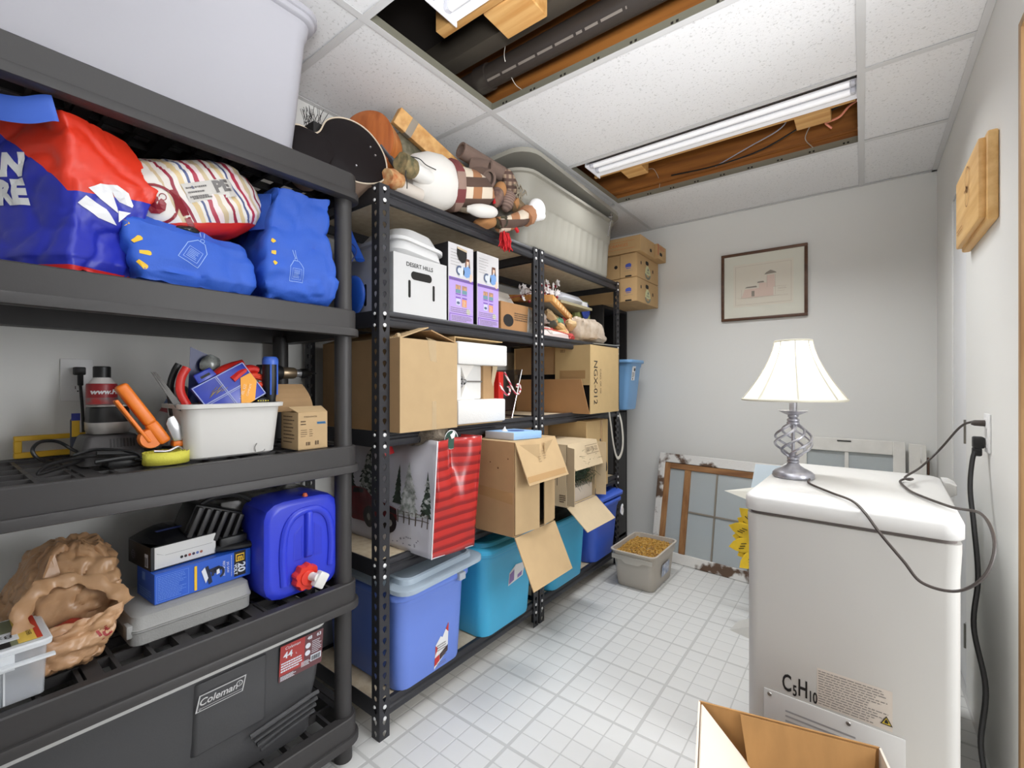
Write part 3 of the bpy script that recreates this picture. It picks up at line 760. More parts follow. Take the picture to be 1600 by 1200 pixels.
# ---- old window sashes leaning on the back wall
m_peel = M('peeling_white_paint', (226, 224, 220), .7, c2=(96, 74, 58), vs=9, bump=.4, bs=60)
r_ = [n for n in m_peel.node_tree.nodes if n.type == 'VALTORGB'][0]; r_.color_ramp.elements[0].position = .52; r_.color_ramp.elements[1].position = .60
m_oldw = wood('old_sash_wood', (176, 130, 84), (136, 92, 54), 2, .7); m_oldh = wood('old_sash_wood_h', (168, 122, 78), (120, 80, 48), 0, .7)
m_whitew = M('old_white_paint', (222, 220, 214), .6, var=.05, vs=12, bump=.2, bs=50)
m_glass = M('dusty_glass', (206, 214, 216), .25, alpha=.55, spec=.5)
m_munt = M('muntin_grey', (136, 128, 116), .7)
def lean(z0x, y0, y1, z1, rz):
    """matrix: local x along wall, local z up the sash, local y depth"""
    ang = math.atan2(y1-y0, z1)
    return Matrix.Translation((z0x, y0, .002)) @ Matrix.Rotation(rz, 4, 'Z') @ Matrix.Rotation(-ang, 4, 'X')
mx = lean(-1.140, 3.035, 3.175, .69, math.radians(-6))
t = T('window_sash', 'old window sash with peeling white and bare brown wood, leaning left on the back wall', 'window sash', (-.8, 3.05, 0))
W1, H1 = .86, .705
def part(nm, boxes, m, bevel=.003):
    b = B()
    for q in boxes: b.box(*q)
    b.xf(mx).o(nm, m, t, bevel=bevel, seg=1)
part('outer_stile', [(0, .045, 0, .035, 0, H1)], m_peel); part('outer_stile', [(W1-.045, W1, 0, .035, 0, H1)], m_peel)
part('top_rail', [(.045, W1-.045, 0, .035, H1-.06, H1)], m_peel); part('bottom_rail', [(.045, W1-.045, 0, .035, 0, .065)], m_peel)
part('inner_stile', [(.045, .082, .006, .030, .065, H1-.06)], m_oldw); part('inner_rail', [(.082, W1-.045, .006, .030, H1-.10, H1-.06)], m_oldh)
part('mullion', [(.185, .225, .002, .030, .065, H1-.10)], m_oldw)
part('muntin', [(.388, .398, .010, .026, .065, H1-.10)], m_munt, .001); part('muntin', [(.225, W1-.045, .010, .026, .333, .343)], m_munt, .001); part('muntin', [(.60, .61, .010, .026, .065, H1-.10)], m_munt, .001)
for q in ((.082, .185, .065, H1-.10), (.225, .388, .065, .333), (.225, .388, .343, H1-.10), (.398, .60, .065, .333), (.398, .60, .343, H1-.10), (.61, W1-.045, .065, .333), (.61, W1-.045, .343, H1-.10)):
    part('pane', [(q[0], q[1], .016, .019, q[2], q[3])], m_glass, 0)
mx = lean(-.32, 3.09, 3.195, .86, math.radians(-1))
t = T('window_sash', 'white painted window sash with a black latch, behind the freezer against the back wall', 'window sash', (-.1, 3.1, 0))
W1, H1 = .50, .868
part('stile', [(0, .06, 0, .034, 0, H1)], m_whitew); part('stile', [(W1-.05, W1, 0, .034, 0, H1)], m_whitew)
part('top_rail', [(.06, W1-.05, 0, .034, H1-.075, H1)], m_whitew); part('bottom_rail', [(.06, W1-.05, 0, .034, 0, .08)], m_whitew)
part('muntin', [(.24, .258, .004, .03, .08, H1-.075)], m_whitew); part('muntin', [(.06, W1-.05, .004, .03, .42, .438)], m_whitew)
for q in ((.06, .24, .438, H1-.075), (.258, W1-.05, .438, H1-.075), (.06, .24, .08, .42), (.258, W1-.05, .08, .42)):
    part('pane', [(q[0], q[1], .016, .019, q[2], q[3])], m_glass, 0)
part('latch', [(.205, .27, -.004, .002, H1-.018, H1-.011)], m_black, .001)
mx = lean(.195, 3.125, 3.205, .86, math.radians(-1))
t = T('window_sash', 'narrow cracked white sash leaning at the right end of the back wall', 'window sash', (.22, 3.15, 0))
part('stile', [(0, .07, 0, .03, 0, .855)], m_whitew); part('cracked_edge', [(.045, .053, -.002, .004, .5, .84)], m_peel, 0); part('iron_hook', [(.072, .082, .005, .025, .70, .79)], M('rust_iron', (96, 72, 60), .6, .5), .003)

# ---- yellow sunflower ornament, papers behind the freezer
m_pet = M('petal_yellow', (236, 198, 44), .5, var=.12, vs=12); m_slit = M('petal_slit', (70, 58, 30), .8)
t = T('sunflower_ornament', 'yellow metal sunflower ornament standing behind the freezer', 'ornament', (-.30, 2.42, 0))
CX_, CY_, CZ_ = -.305, 2.42, .435
for layer, (n, off, yo, R0, R1) in enumerate(((13, 0, 0, .09, .215), (13, .5, .012, .09, .195))):
    for k in range(n):
        a = 2*math.pi*(k+off)/n; ux, uz = math.cos(a), math.sin(a); vx, vz = -uz, ux
        pts = []
        for q, wd in ((0, .018), (.3, .034), (.55, .036), (.8, .022), (1, .0), (.8, -.022), (.55, -.036), (.3, -.034), (0, -.018)):
            r = R0+(R1-R0)*q; pts.append((CX_+ux*r+vx*wd, CY_+yo-.02*q*q, CZ_+uz*r+vz*wd))
        b = B(); b.prism(pts, (0, .002, 0)); p = b.o('petal', m_pet, t)
        b = B()
        for q in (-.01, .004, .016):
            r = R0+.062+q*.6; c = Vector((CX_+ux*r+vx*q*.8, CY_+yo-.012, CZ_+uz*r+vz*q*.8))
            b.add([c+Vector((ux*.012+vx*.002, 0, uz*.012+vz*.002)), c+Vector((ux*.012-vx*.002, 0, uz*.012-vz*.002)), c-Vector((ux*.012+vx*.002, 0, uz*.012+vz*.002)), c-Vector((ux*.012-vx*.002, 0, uz*.012-vz*.002))], [(0,1,2,3)])
        o_ = b.o('slit', m_slit, None); o_.parent = p; o_.location = -root_loc(t)
B().lathe([(.1, 0), (.085, .02), (.0, .03)], 24, (CX_, CY_+.004, CZ_), (0, -1, 0)).o('flower_head', M('seed_brown', (84, 56, 30), .8, bump=.5, bs=80), t, smooth=True)
B().lathe([(.006, 0), (.006, CZ_-.05)], 8, (CX_, CY_+.02, 0)).o('stem', M('stem_green', (70, 96, 50), .6), t)
b = B(); b.loft([[(-.50, 2.36, .0), (-.30, 2.30, 0), (-.28, 2.42, 0), (-.44, 2.46, 0)], [(-.47, 2.40, .035), (-.32, 2.36, .09), (-.30, 2.41, .09), (-.42, 2.44, .05)]])
o = b.o('paper_bag', M('grey_paper', (196, 194, 188), .8), None, crumple=(.004, 14, 3)); recentre(o); tag(o, 'crumpled pale grey paper on the floor at the freezer corner', 'paper')
b = B(); b.slab([(-.46, 2.62, .60), (-.25, 2.60, .57), (-.25, 2.64, .76), (-.44, 2.66, .755)], .003)
b2 = B(); b2.slab([(-.46, 2.62, .60), (-.25, 2.60, .57), (-.25, 2.60, 0.001), (-.45, 2.62, .001)], .004)
t = T('card', 'pale blue card standing behind the freezer beside the lamp', 'card', (-.35, 2.62, 0)); b.o('card', M('pale_blue_card', (206, 220, 230), .6), t); b2.o('stiffener', M('pale_blue_card', (206, 220, 230), .6), t)
b = B(); b.slab([(-.56, 2.52, .625), (-.27, 2.46, .56), (-.27, 2.50, .66), (-.40, 2.53, .665)], .002)
b.slab([(-.30, 2.47, .6), (-.27, 2.46, .6), (-.27, 2.5, 0.001), (-.30, 2.5, .001)], .004)
o = b.o('folded_paper', M('cream_paper', (222, 221, 212), .7), None); recentre(o); tag(o, 'cream paper wedge poking out left of the freezer', 'paper')

# ---- pellet tub on the floor
m_tub = M('clear_tub', (214, 206, 194), .4, alpha=.75); m_pel = M('pellets', (176, 128, 52), .7, c2=(208, 168, 84), vs=70)
m_gr = M('seed_fill', (190, 174, 156), .9, bump=.5, bs=130, var=.06, vs=60)
t = T('pellet_tub', 'clear square tub full of golden pellets on the floor by the shelving', 'tub', (-1.035, 2.66, 0))
tc_ = (-1.035, 2.66)
b = B()
b.loft([rr(*tc_, .21, .30, .03, 0), rr(*tc_, .218, .312, .03, .005), rr(*tc_, .245, .36, .035, .16), rr(*tc_, .258, .376, .035, .162), rr(*tc_, .262, .38, .035, .205), rr(*tc_, .276, .40, .04, .207), rr(*tc_, .276, .40, .04, .213), rr(*tc_, .256, .374, .035, .213), rr(*tc_, .254, .372, .035, .175)], True, False)
b.o('tub_body', m_tub, t, smooth=.8)
b = B(); b.loft([rr(*tc_, .206, .296, .03, .004), rr(*tc_, .238, .352, .035, .165), rr(*tc_, .245, .36, .035, .182)]); b.o('fill', m_gr, t, smooth=.8)['kind'] = 'stuff'
b = B()
b.prism([(tc_[0]-.12, tc_[1]-.191, .165), (tc_[0]-.06, tc_[1]-.191, .165), (tc_[0]-.04, tc_[1]-.191, .148), (tc_[0]+.04, tc_[1]-.191, .148), (tc_[0]+.06, tc_[1]-.191, .165), (tc_[0]+.12, tc_[1]-.191, .165), (tc_[0]+.12, tc_[1]-.191, .19), (tc_[0]-.12, tc_[1]-.191, .19)], (0, -.004, 0)); b.o('rim_skirt', m_tub, t)
b = B(); b.add([(tc_[0]+.121, tc_[1]-.05, .06), (tc_[0]+.121, tc_[1]+.07, .06), (tc_[0]+.126, tc_[1]+.07, .13), (tc_[0]+.126, tc_[1]-.05, .13)], [(0,1,2,3)]); b.o('sticker', M('sticker_blue', (120, 140, 176), .5, c2=(232, 232, 236), vs=24), t, keep_normals=True)
b = B(); rr_ = random.Random(3)
for k in range(2600):
    x = tc_[0]+rr_.uniform(-.118, .118); y = tc_[1]+rr_.uniform(-.175, .175); hgt = .183+.03*math.exp(-((x-tc_[0])**2/.008+(y-tc_[1])**2/.018))+rr_.uniform(0, .006)
    a = rr_.uniform(0, 6.28); e = rr_.uniform(-.5, .5); l = .0055; q = .0022
    u = Vector((math.cos(a)*math.cos(e), math.sin(a)*math.cos(e), math.sin(e))); v_ = Vector((-math.sin(a), math.cos(a), 0)); n_ = u.cross(v_); c = Vector((x, y, hgt))
    b.add([c-u*l+v_*q, c-u*l-v_*q*.5+n_*q, c-u*l-v_*q*.5-n_*q, c+u*l+v_*q, c+u*l-v_*q*.5+n_*q, c+u*l-v_*q*.5-n_*q], [(0,1,4,3), (1,2,5,4), (2,0,3,5), (0,2,1), (3,4,5)])
o = b.o('pellets', m_pel, t); o['kind'] = 'stuff'

# ---- open box at the bottom edge
m_wcard = M('white_card', (224, 214, 200), .7); m_kraft_in = M('kraft_inside', (176, 132, 80), .8, var=.06, vs=30, stretch=(1, 1, .1))
t = T('cardboard_box', 'open white and brown cardboard box on the floor in front of the freezer', 'box', (-.22, 1.15, 0))
A_, ux_, uy_ = Vector((-.355, 1.312, 0)), Vector((.972, .234, 0)), Vector((.234, -.972, 0))
def bp(x, y, z): return A_+ux_*x+uy_*y+Vector((0, 0, z))
bw, bd, bh = .40, .36, .30
for nm, q in (('back_wall', ((0,0),(bw,0))), ('left_wall', ((0,0),(0,bd))), ('right_wall', ((bw,0),(bw,bd))), ('front_wall', ((0,bd),(bw,bd)))):
    (x0, y0), (x1, y1) = q
    b = B(); b.slab([bp(x0,y0,0), bp(x1,y1,0), bp(x1,y1,bh), bp(x0,y0,bh)], .005); b.o(nm, m_kraft_in if nm == 'back_wall' else m_wcard, t)
b = B(); b.slab([bp(0,0,.003), bp(bw,0,.003), bp(bw,bd,.003), bp(0,bd,.003)], .004); b.o('bottom', m_kraft_in, t)
b = B(); b.slab([bp(.006,.01,bh-.002), bp(.006,bd-.01,bh-.002), bp(.12,bd-.03,bh-.11), bp(.12,.04,bh-.11)], .004); b.o('flap', m_wcard, t)
b = B(); b.slab([bp(.10,.008,bh-.002), bp(bw-.01,.008,bh-.002), bp(bw-.03,.05,bh-.13), bp(.12,.05,bh-.13)], .004); b.o('flap', m_kraft_in, t)
# ================================================================ things on the plastic shelving
def tote(name, label, cat, cx, cy, z, w, d, h, mat, taper=.86, r=.05, rim=.018, group=None, lid=None, handles=True, ribs=0):
    """hollow plastic storage tote, w along x, d along y; base rectangle is taper x the rim"""
    t = T(name, label, cat, (cx, cy, z), group)
    b = B(); wt, dt = w-2*rim, d-2*rim; wb, db = wt*taper, dt*taper
    k = lambda q: (wb+(wt-wb)*q, db+(dt-db)*q)
    R = []
    R.append(rr(cx, cy, wb-.02, db-.02, r, z)); R.append(rr(cx, cy, wb-.004, db-.004, r, z+.004)); R.append(rr(cx, cy, wb, db, r, z+.014))
    for q in (.3, .6, .84): R.append(rr(cx, cy, *k(q), r, z+h*q))
    a = k(.86); R.append(rr(cx, cy, a[0]+.008, a[1]+.008, r, z+h*.865)); a = k(.93); R.append(rr(cx, cy, a[0]+.010, a[1]+.010, r, z+h*.93))
    R.append(rr(cx, cy, w-.006, d-.006, r+.01, z+h*.935)); R.append(rr(cx, cy, w, d, r+.012, z+h*.945)); R.append(rr(cx, cy, w, d, r+.012, z+h*.985)); R.append(rr(cx, cy, w-.006, d-.006, r+.01, z+h))
    R.append(rr(cx, cy, wt-.004, dt-.004, r, z+h)); R.append(rr(cx, cy, wt-.012, dt-.012, r, z+h*.96)); R.append(rr(cx, cy, wb-.006, db-.006, r, z+.012)); R.append(rr(cx, cy, wb-.03, db-.03, r, z+.010))
    b.loft(R)
    b.o('tote_body', mat, t, smooth=.75)
    return t
def tote_lid(t, cx, cy, z, w, d, mat, r=.06, tilt=None, th=.03):
    b = B(); w += .012; d += .012
    b.loft([rr(cx, cy, w-.004, d-.004, r, z-.012), rr(cx, cy, w, d, r, z-.010), rr(cx, cy, w, d, r, z+.004), rr(cx, cy, w-.01, d-.01, r, z+.009), rr(cx, cy, w-.06, d-.06, r, z+.009), rr(cx, cy, w-.075, d-.075, r, z+.009+th*.4), rr(cx, cy, w-.10, d-.10, r, z+.010+th*.4), rr(cx, cy, w-.115, d-.115, r, z+.004)])
    if tilt: b.xf(tilt)
    b.o('lid', mat, t, smooth=.75)
# grey tote on top
m_gt = M('lilac_grey_plastic', (170, 169, 176), .45)
t = tote('storage_tote', 'pale lilac grey tote on top of the plastic shelving, cut off by the photo top', 'storage tote', -1.475, .355, 1.823, .47, .73, .40, m_gt, taper=.90, r=.045)
tote_lid(t, -1.475, .355, 2.222, .47, .73, m_gt)

# red and blue reusable bag
m_rb = M('bag_red', (222, 54, 30), .42, var=.04, vs=5); m_bb = M('bag_blue', (38, 48, 172), .38, var=.05, vs=5); m_bw = M('bag_white', (236, 236, 238), .45); m_bl = M('bag_lightblue', (72, 112, 216), .5)
m_rtrim = M('bag_trim_red', (206, 36, 36), .45)
t = T('shopping_bag', 'shiny red and blue reusable shopping bag with white letters, under the grey tote', 'bag', (-1.39, .2, 1.40))
def rot4(c4): return c4
lv = [
 ([(-1.265, .195), (-1.33, .31), (-1.58, .20), (-1.50, .03)], 1.402),
 ([(-1.258, .190), (-1.315, .325), (-1.58, .21), (-1.50, .03)], 1.43),
 ([(-1.275, .200), (-1.325, .305), (-1.60, .21), (-1.50, .04)], 1.49),
 ([(-1.275, .195), (-1.30, .325), (-1.60, .22), (-1.51, .04)], 1.535),
 ([(-1.262, .190), (-1.30, .355), (-1.60, .24), (-1.51, .03)], (1.59, 1.62, 1.60, 1.58)),
 ([(-1.268, .192), (-1.325, .352), (-1.60, .26), (-1.52, .03)], (1.665, 1.655, 1.66, 1.65)),
 ([(-1.282, .180), (-1.335, .30), (-1.60, .26), (-1.53, .05)], (1.728, 1.720, 1.72, 1.725)),
]
def rbmat(c):
    # printed design: blue below, red above, the border swooping across both faces
    if c.z < 1.412: return 2
    return 0 if c.y > .19+.01*(1.55-c.z) and c.x > -1.5 else 1
m_side = split_mat('bag_side_print', (222, 54, 30), (38, 48, 172), (0, -.16, 1), .163, .40, .004)
m_wide = split_mat('bag_wide_print', (222, 54, 30), (38, 48, 172), (0, 1.5, 1), .148, .40, .004)
bag = softbag('bag_body', lv, [m_side, m_wide, m_rtrim], t, (.004, 8, 4, .007), per=30, rnd=.05, sub=9, matfn=rbmat)
u1 = Vector((.245, .155, 0)).normalized()    # along the wide face towards the seam
print_on(t, [('AN', .062, (-.088, .030), dict(bold=.004)), ('RE', .062, (-.078, -.024), dict(bold=.004))], (-1.31, .155, 1.583), u1, (0, 0, 1), m_bw, 'lettering', .0015, target=bag)
S1 = poly2([(-.052, .026), (-.022, .012), (.002, -.012), (.022, -.048), (-.010, -.045), (-.050, -.028), (-.062, -.018)])
S1 = poly2([(-.060, -.020), (-.048, .0), (-.006, -.018), (.020, -.048), (-.02, -.042)])
S2 = poly2([(-.046, .018), (-.022, .036), (.010, .044), (.036, .034), (.048, .008), (.046, .002), (.022, .008), (.010, .018), (.004, .028), (.018, -.02), (-.01, -.004)])
S3 = poly2([(.018, -.014), (.046, -.010), (.032, -.026), (.022, -.040)])
u2 = Vector((-.055, .13, 0)).normalized()
print_on(t, [([(x*.85, y*.9) for x, y in v], f) for v, f in (S1, S2, S3)], (-1.29, .255, 1.560), u2, (0, 0, 1), m_bw, 'emblem', .0018, target=bag)
b = B(); b.tube(bez([(-1.268, .172, 1.715), (-1.272, .160, 1.712), (-1.29, .13, 1.700), (-1.315, .09, 1.70), (-1.345, .04, 1.71)], 8), .024, 8, flat=.12, up=(.8, .5, .1)); b.o('handle_strap', m_bl, t, smooth=True)
b = B(); b.tube(bez([(-1.355, .335, 1.70), (-1.375, .352, 1.70), (-1.36, .368, 1.675)], 6), .008, 6, flat=.3); b.o('edge_trim', m_bl, t, smooth=True)
# clear plastic crumple behind it and black sacks
m_clear = M('clear_film', (196, 194, 188), .25, alpha=.7, c2=(120, 116, 108), vs=18, bump=.6, bs=30)
t = T('plastic_bag', 'crumpled clear plastic bag of grey stuff behind the red and blue bag', 'bag', (-1.50, .33, 1.40))
softbag('bag_body', [([(-1.45, .28), (-1.45, .40), (-1.66, .40), (-1.66, .22)], 1.402), ([(-1.44, .26), (-1.44, .42), (-1.68, .40), (-1.68, .2)], 1.55), ([(-1.45, .24), (-1.46, .36), (-1.66, .36), (-1.66, .2)], (1.71, 1.70, 1.72, 1.73)), ([(-1.50, .26), (-1.50, .32), (-1.6, .33), (-1.6, .24)], (1.735, 1.725, 1.735, 1.735))], m_clear, t, (.012, 14, 2, .01))
t = T('bin_bag', 'black plastic sack at the back of the shelf behind the striped bag', 'bag', (-1.58, .58, 1.40))
softbag('bag_body', [([(-1.53, .44), (-1.53, .80), (-1.70, .80), (-1.70, .44)], 1.402), ([(-1.52, .43), (-1.52, .81), (-1.705, .81), (-1.705, .43)], 1.55), ([(-1.54, .46), (-1.54, .78), (-1.69, .78), (-1.69, .46)], 1.69), ([(-1.58, .52), (-1.58, .72), (-1.65, .72), (-1.65, .52)], 1.735)], M('black_film', (16, 16, 18), .3), t, (.012, 9, 6, .012))

# blue reusable bags
m_wb = M('bag_royal', (44, 92, 196), .62, var=.05, vs=6, bump=.15, bs=220); m_yel = M('spark_yellow', (238, 190, 42), .5); m_lt = M('tag_line', (150, 182, 232), .5)
def tag_print(s=1.0):
    return [ring2(0, .036*s, .004*s, .0052*s, 14)]+[poly2(p) for p in ([(-.024*s,-.034*s),(.024*s,-.034*s),(.024*s,-.0325*s),(-.024*s,-.0325*s)], [(-.024*s,-.034*s),(-.0225*s,-.034*s),(-.0225*s,.012*s),(-.024*s,.012*s)], [(.0225*s,-.034*s),(.024*s,-.034*s),(.024*s,.012*s),(.0225*s,.012*s)], [(-.024*s,.012*s),(-.0225*s,.011*s),(-.008*s,.031*s),(-.0095*s,.032*s)], [(.024*s,.012*s),(.0225*s,.011*s),(.008*s,.031*s),(.0095*s,.032*s)], [(-.0095*s,.032*s),(-.0095*s,.0305*s),(.0095*s,.0305*s),(.0095*s,.032*s)], [(-.016*s,-.026*s),(.016*s,-.026*s),(.016*s,-.025*s),(-.016*s,-.025*s)], [(-.016*s,.006*s),(.016*s,.006*s),(.016*s,.007*s),(-.016*s,.007*s)], [(-.0165*s,-.026*s),(-.0155*s,-.026*s),(-.0155*s,.007*s),(-.0165*s,.007*s)], [(.0155*s,-.026*s),(.0165*s,-.026*s),(.0165*s,.007*s),(.0155*s,.007*s)], [(-.002*s,.038*s),(0,.038*s),(-.010*s,.065*s),(-.012*s,.064*s)], [(.002*s,.040*s),(.004*s,.040*s),(.000*s,.066*s),(-.002*s,.066*s)])]+[lines2(-.012*s, .012*s, -.022*s, .003*s, 6, .0016*s, 3)]
def spark(cx, cy, ang, l=.022, w0=.0035, w1=.006):
    c, s_ = math.cos(ang), math.sin(ang); pts = []
    for q, w_ in ((0, -w0), (l*.85, -w1), (l, -w1*.5), (l, w1*.5), (l*.85, w1), (0, w0)):
        pts.append((cx+q*c-w_*s_, cy+q*s_+w_*c))
    return poly2(pts)
t = T('shopping_bag', 'slumped blue reusable bag with yellow sparks under the striped plastic bag', 'bag', (-1.45, .42, 1.40))
bag = softbag('bag_body', [
 ([(-1.275, .305), (-1.275, .545), (-1.66, .545), (-1.66, .305)], 1.402),
 ([(-1.262, .290), (-1.258, .560), (-1.68, .560), (-1.68, .290)], 1.43),
 ([(-1.275, .278), (-1.262, .556), (-1.68, .560), (-1.68, .28)], (1.48, 1.48, 1.48, 1.48)),
 ([(-1.285, .270), (-1.272, .548), (-1.66, .556), (-1.66, .27)], (1.545, 1.51, 1.54, 1.54)),
 ([(-1.33, .275), (-1.295, .535), (-1.62, .54), (-1.62, .28)], (1.57, 1.535, 1.56, 1.56)),
], m_wb, t, (.008, 7, 3, .012), per=22, rnd=.08)
print_on(t, [spark(.296, 1.485, .75), spark(.305, 1.463, .05), spark(.302, 1.443, -.7), spark(.281, 1.520, .9, .012)], (-1.27, 0, 0), (0, 1, 0), (0, 0, 1), m_yel, 'spark_print', .0012, target=bag)
vs_ = [([(math.cos(.5)*x+math.sin(.5)*y+.412, -math.sin(.5)*x+math.cos(.5)*y+1.487) for x, y in v], f) for v, f in tag_print(.95)]
print_on(t, vs_, (-1.27, 0, 0), (0, 1, 0), (0, 0, 1), m_lt, 'tag_print', .0012, target=bag)
t = T('shopping_bag', 'tall blue reusable bag folded over at the right end of the shelf', 'bag', (-1.45, .68, 1.40))
bag = softbag('bag_body', [
 ([(-1.28, .585), (-1.285, .775), (-1.66, .775), (-1.66, .585)], 1.402),
 ([(-1.262, .572), (-1.258, .782), (-1.68, .782), (-1.68, .572)], 1.43),
 ([(-1.255, .565), (-1.250, .786), (-1.68, .786), (-1.68, .565)], 1.48),
 ([(-1.268, .570), (-1.262, .775), (-1.66, .78), (-1.66, .57)], 1.55),
 ([(-1.278, .590), (-1.272, .770), (-1.60, .775), (-1.60, .59)], 1.62),
 ([(-1.285, .605), (-1.278, .772), (-1.50, .772), (-1.5, .60)], 1.69),
 ([(-1.285, .612), (-1.280, .772), (-1.40, .772), (-1.40, .61)], (1.722, 1.73, 1.725, 1.72)),
], m_wb, t, (.007, 7, 8, .012), per=22, rnd=.06)
b = B(); b.slab([(-1.36, .572, 1.60), (-1.30, .60, 1.60), (-1.31, .605, 1.70), (-1.38, .575, 1.705)], .003); b.o('side_fold', m_wb, t, crumple=(.004, 20, 3))
print_on(t, [spark(.592, 1.555, .9, .012), spark(.590, 1.528, .0, .012), spark(.592, 1.502, -.8, .010)], (-1.27, 0, 0), (0, 1, 0), (0, 0, 1), m_yel, 'spark_print', .0012, target=bag)
print_on(t, [([(x*.85+.655, y*1.0+1.487) for x, y in v], f) for v, f in tag_print(.9)], (-1.27, 0, 0), (0, 1, 0), (0, 0, 1), m_lt, 'tag_print', .0012, target=bag)

# striped plastic bag
m_str = stripes('striped_film', [(0, (226, 220, 212)), (.12, (150, 40, 62)), (.19, (232, 226, 220)), (.30, (222, 198, 150)), (.42, (234, 230, 224)), (.50, (86, 96, 140)), (.56, (232, 226, 222)), (.66, (176, 52, 76)), (.76, (236, 220, 220)), (.88, (206, 186, 150))], (0, .80, .46), .088, .4, wob=.03)
m_sw = M('film_white', (228, 224, 218), .35); m_sr = M('film_red', (206, 38, 30), .3); m_dred = M('film_darkred', (138, 26, 40), .4); m_sg = M('film_grey', (110, 106, 104), .35)
t = T('plastic_bag', 'stuffed white plastic bag with coloured stripes and a red bottom, lying on the blue bag', 'bag', (-1.39, .44, 1.54))
b = B(); rot = Matrix.Rotation(math.radians(17), 3, 'X')
b.ell((-1.405, .440, 1.640), (.125, .168, .100), 44, 30, rot)
for i, p in enumerate(b.v):
    q = rot.inverted() @ (p-Vector((-1.405, .440, 1.640)))
    q = Vector((q.x, q.y, q.z)); f = lambda a, r: r*math.copysign(abs(a/r)**.72, a)
    b.v[i] = Vector((-1.405, .440, 1.640))+rot @ Vector((f(q.x, .125), f(q.y, .168), f(q.z, .10)))
overlay(m_str, (228, 224, 218), (0, -1, -.55), -.0+.035, .004)
overlay(m_str, (206, 38, 30), (0, .30, -1), -.030, .008)
bag = b.o('bag_body', m_str, t, smooth=1.0, crumple=(.012, 11, 5, .010))
print_on(t, [ring2(.343, 1.588, .038, .044, 30)], (-1.27, 0, 0), (0, 1, 0), (0, 0, 1), m_dred, 'emblem_ring', .0012, target=bag)
print_on(t, [poly2([(.320, 1.582), (.330, 1.578), (.338, 1.568), (.352, 1.568), (.362, 1.578), (.363, 1.594), (.355, 1.602), (.345, 1.605), (.336, 1.603), (.328, 1.606), (.330, 1.596), (.334, 1.588), (.331, 1.583), (.322, 1.588)]), ring2(.355, 1.607, .006, .0078, 14)], (-1.27, 0, 0), (0, 1, 0), (0, 0, 1), m_dred, 'fruit_emblem', .0014, target=bag)
print_on(t, [poly2([(.366, 1.625), (.378, 1.63), (.425, 1.555), (.412, 1.550)])], (-1.27, 0, 0), (0, 1, 0), (0, 0, 1), m_dred, 'border_stripe', .0010, target=bag)
print_on(t, [poly2([(-.06, -.022), (.055, -.022), (.055, .022), (-.06, .022)])], (-1.27, .452, 1.652), (0, .86, .40), (0, -.4, .86), M('film_label', (206, 202, 196), .4), 'label_patch', .0016, target=bag)
print_on(t, [('PE', .036, (.024, .004), dict(bold=.002)), lines2(-.055, -.005, -.016, .016, 3, .004, 8), lines2(-.05, .0, -.018, -.012, 1, .004, 9)], (-1.27, .452, 1.652), (0, .86, .40), (0, -.4, .86), m_sg, 'lettering', .0024, target=bag)
b = B(); b.tube(bez([(-1.36, .315, 1.60), (-1.38, .325, 1.64), (-1.40, .345, 1.68), (-1.41, .375, 1.715)], 6), [.016, .014, .012, .011, .010, .010, .010, .011, .012, .013, .015, .017, .019, .022, .024, .024, .022, .018, .012][:19], 8, flat=.4); b.o('twisted_handle', m_sw, t, smooth=True, crumple=(.004, 30, 2))
b = B(); b.ell((-1.315, .41, 1.545), (.02, .030, .012), 16, 10); b.o('dark_window', M('film_black', (24, 22, 22), .2), t, smooth=True, crumple=(.006, 40, 2))

# ---- middle shelf (z .978)
ZM = .979
t = T('wall_outlet', 'white duplex outlet on the left wall with a black plug in it', 'outlet', (XL, .28, 1.12))
b = B(); b.box(XL+.0005, XL+.006, .246, .314, 1.122, 1.240); b.o('plate', m_wpaint, t, bevel=.002)
for z in (1.205, 1.157):
    b = B(); b.lathe([(.016, 0), (.016, .0035)], 18, (XL+.005, .281, z), (1, 0, 0)); b.o('socket', m_wpaint, t, smooth=.6)
b = B()
for dy, hh in ((-.005, .004), (.005, .003)): b.box(XL+.008, XL+.0092, .281+dy-.0008, .281+dy+.0008, 1.160-hh, 1.160+hh)
b.lathe([(.002, 0), (.002, .0006)], 8, (XL+.0085, .281, 1.150), (1, 0, 0)); b.o('slot', m_blacktxt, t)
t = T('power_cord', 'black plug and lead dropping from the left wall outlet', 'cord', (XL+.02, .285, .98))
b = B(); b.box(XL+.010, XL+.034, .270, .294, 1.195, 1.217); b.box(XL+.020, XL+.034, .2775, .289, 1.165, 1.20); b.o('plug', m_black, t, bevel=.003)
b = B(); b.tube(bez([(XL+.027, .283, 1.17), (XL+.03, .287, 1.10), (XL+.035, .288, 1.03), (XL+.045, .284, .985)], 6), .0035, 8); b.o('lead', m_black, t, smooth=True)
# level
t = T('spirit_level', 'yellow spirit level frame leaning at the back of the middle shelf', 'tool', (-1.70, .245, ZM))
m_ly = M('level_yellow', (222, 176, 40), .45)
b = B(); y0, y1 = .155, .335
b.box(-1.712, -1.69, y0, y1, ZM+.002, ZM+.016); b.box(-1.712, -1.69, y0, y1, ZM+.046, ZM+.058); b.box(-1.712, -1.69, y0, y0+.014, ZM+.016, ZM+.046); b.box(-1.712, -1.69, y1-.014, y1, ZM+.016, ZM+.046)
b.o('frame', m_ly, t, bevel=.0015, seg=1)
b = B(); b.lathe([(.006, -.02), (.006, .02)], 12, (-1.70, .30, ZM+.031), (0, 1, 0)); b.o('vial', M('vial_green', (170, 200, 60), .2), t, smooth=True)
